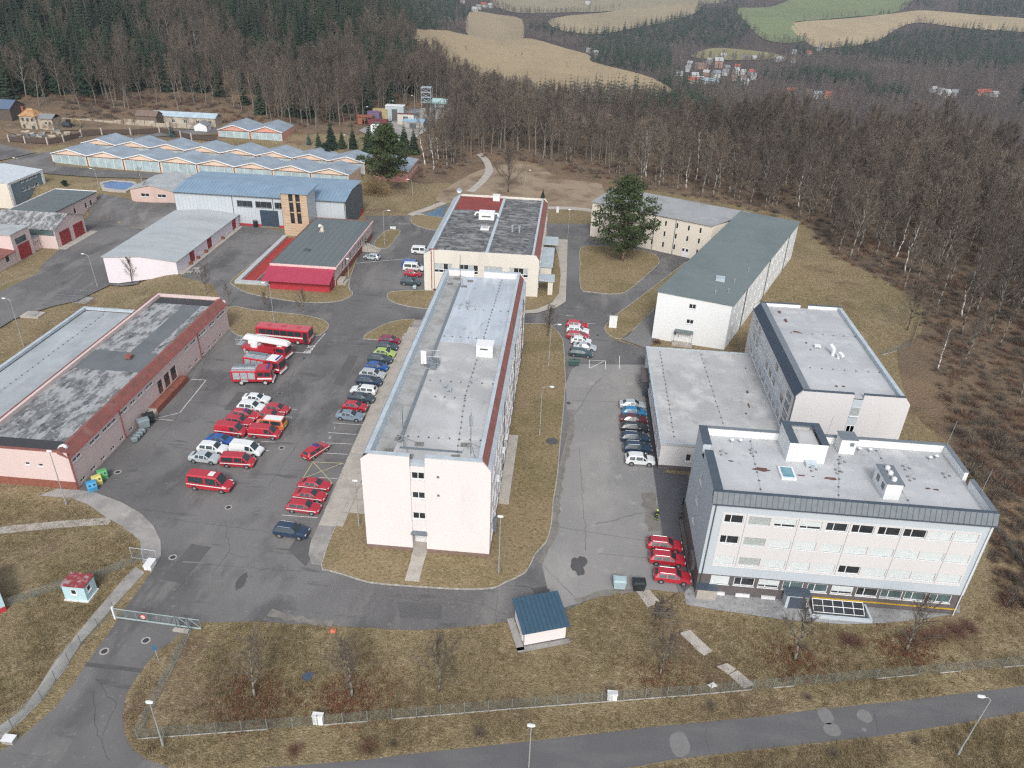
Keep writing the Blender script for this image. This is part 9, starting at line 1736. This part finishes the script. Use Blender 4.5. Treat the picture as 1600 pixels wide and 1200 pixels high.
# ---------------- training yard
def ybox(name, label, px, py, w, d_, h, m, cat='container', rz=0, roof=None):
    p = GT(px, py); o = thing(name, label, cat, (p.x, p.y, p.z + .3), R(rz)); cbox('shell', m, o, -w / 2, w / 2, 0, d_, .1, h); cbox('roof', roof or m, o, -w / 2 - .1, w / 2 + .1, -.1, d_ + .1, h, h + .15); cbox('base', M_PIPE, o, -w / 2 + .2, w / 2 - .2, .1, d_ - .1, 0, .1); cbox('door', M_PIPE, o, -w * .15, w * .15, -.06, -.01, .2, h * .8); return o
ybox('purple_container', 'purple training container with open side', 584, 193, 5, 3, 4.2, mat('purple_paint', (.16, .11, .20), .6)); ybox('yellow_container', 'yellow container behind the purple one', 594, 188, 6, 3, 4.0, mat('yellow_container', (.42, .33, .16), .6)); ybox('white_container', 'pale blue white training container with rounded top', 617, 190, 8, 4, 6.0, mat('pale_container', (.40, .45, .47), .6), roof=M_FRAME)
ybox('wreck_block', 'dark red wreckage block in front of the purple container', 590, 199, 8, 3, 2.5, mat('wreck_red', (.16, .04, .05), .8)); ybox('pale_wall_block', 'pale concrete training wall beside the white container', 634, 196, 7, 2, 4.2, mat('cream_conc', (.52, .49, .44), .9), roof=mat('wreck_red', (.16, .04, .05))); ybox('blue_shed', 'low training shed with light blue roof', 645, 202, 9, 7, 2.6, M_PATH, 'shed', 0, mat('lightblue_roof', (.28, .45, .56), .6)); ybox('white_cabin', 'low white cabin behind the spruce row', 593, 208, 7, 3, 2.4, W_WHITE, 'cabin')
p = GT(570, 196); o = thing('training_scaffold', 'orange training scaffold beside the purple container', 'scaffold', tuple(p)); mo = mat('orange_paint', (.28, .10, .06), .6); mb = MB(); [mb.bar((x, y, 0), (x, y, 3.6), .16, n=4) for x in (-3, 0, 3) for y in (0, 3)]; child('posts', mb.mesh('posts', mo), o)['kind'] = 'stuff'; cbox('deck', mo, o, -3.3, 3.3, -.3, 3.3, 3.4, 3.7); cbox('panel', mo, o, -3.2, -1.0, .1, .2, .3, 3.3)
p = GT(666, 171); o = thing('lattice_tower', 'grey open lattice training tower at the far end of the yard', 'tower', tuple(p)); mb = MB(); [mb.bar((x, y, 0), (x, y, 9.5), .16, n=4) for x in (-2.2, 2.2) for y in (0, 4)]; child('leg', mb.mesh('leg', M_GALV), o)['kind'] = 'stuff'
for z in (3, 5.2, 7.4, 9.5): cbox('platform', M_GALV, o, -2.4, 2.4, -.2, 4.2, z, z + .25)
mb = MB(); [mb.bar((-2.2, 0, z), (2.2, 0, z + 2), .09, n=4) for z in (3, 5.2, 7.4)]; [mb.bar((2.2, 0, z), (-2.2, 0, z + 2), .09, n=4) for z in (3, 5.2, 7.4)]; child('brace', mb.mesh('brace', M_GALV), o)['kind'] = 'stuff'
p = GT(680, 172); o = thing('storage_tank', 'pale teal horizontal tank on legs beside the lattice tower', 'tank', tuple(p)); mb = MB(); mb.bar((-5, 1, 3.8), (6, 1, 3.8), 1.5, n=12); child('cylinder', mb.mesh('cylinder', mat('teal_tank', (.32, .46, .47), .6)), o); 
for x in (-4, 0, 4): cbox('leg', M_GALV, o, x - .2, x + .2, .3, 1.7, 0, 2.6)
p = GT(645, 183); o = thing('debris_ramp', 'dark slatted collapsed ramp in the middle of the yard', 'ramp', tuple(p))
for k in range(6): mb = MB(); mb.box(-2.5, 2.5, k * .9, k * .9 + .6, .2 + k * .45, .5 + k * .45); child('slat', mb.mesh('slat', M_SEAM), o)
# ---------------- air
hz = MB(); hz.box(-3100, 2600, -420, 4150, -140, 140); me = hz.mesh('haze', bpy.data.materials.new('haze_air')); hm = me.materials[0]; hm.use_nodes = True; hn = hm.node_tree.nodes; hn.remove(hn['Principled BSDF']); pv = hn.new('ShaderNodeVolumePrincipled'); pv.inputs['Color'].default_value = (.80, .87, 1.0, 1); pv.inputs['Density'].default_value = .00011; pv.inputs['Anisotropy'].default_value = .2
hm.node_tree.links.new(pv.outputs[0], hn['Material Output'].inputs['Volume']); ho = bpy.data.objects.new('haze', me); COL.objects.link(ho); ho['kind'] = 'stuff'
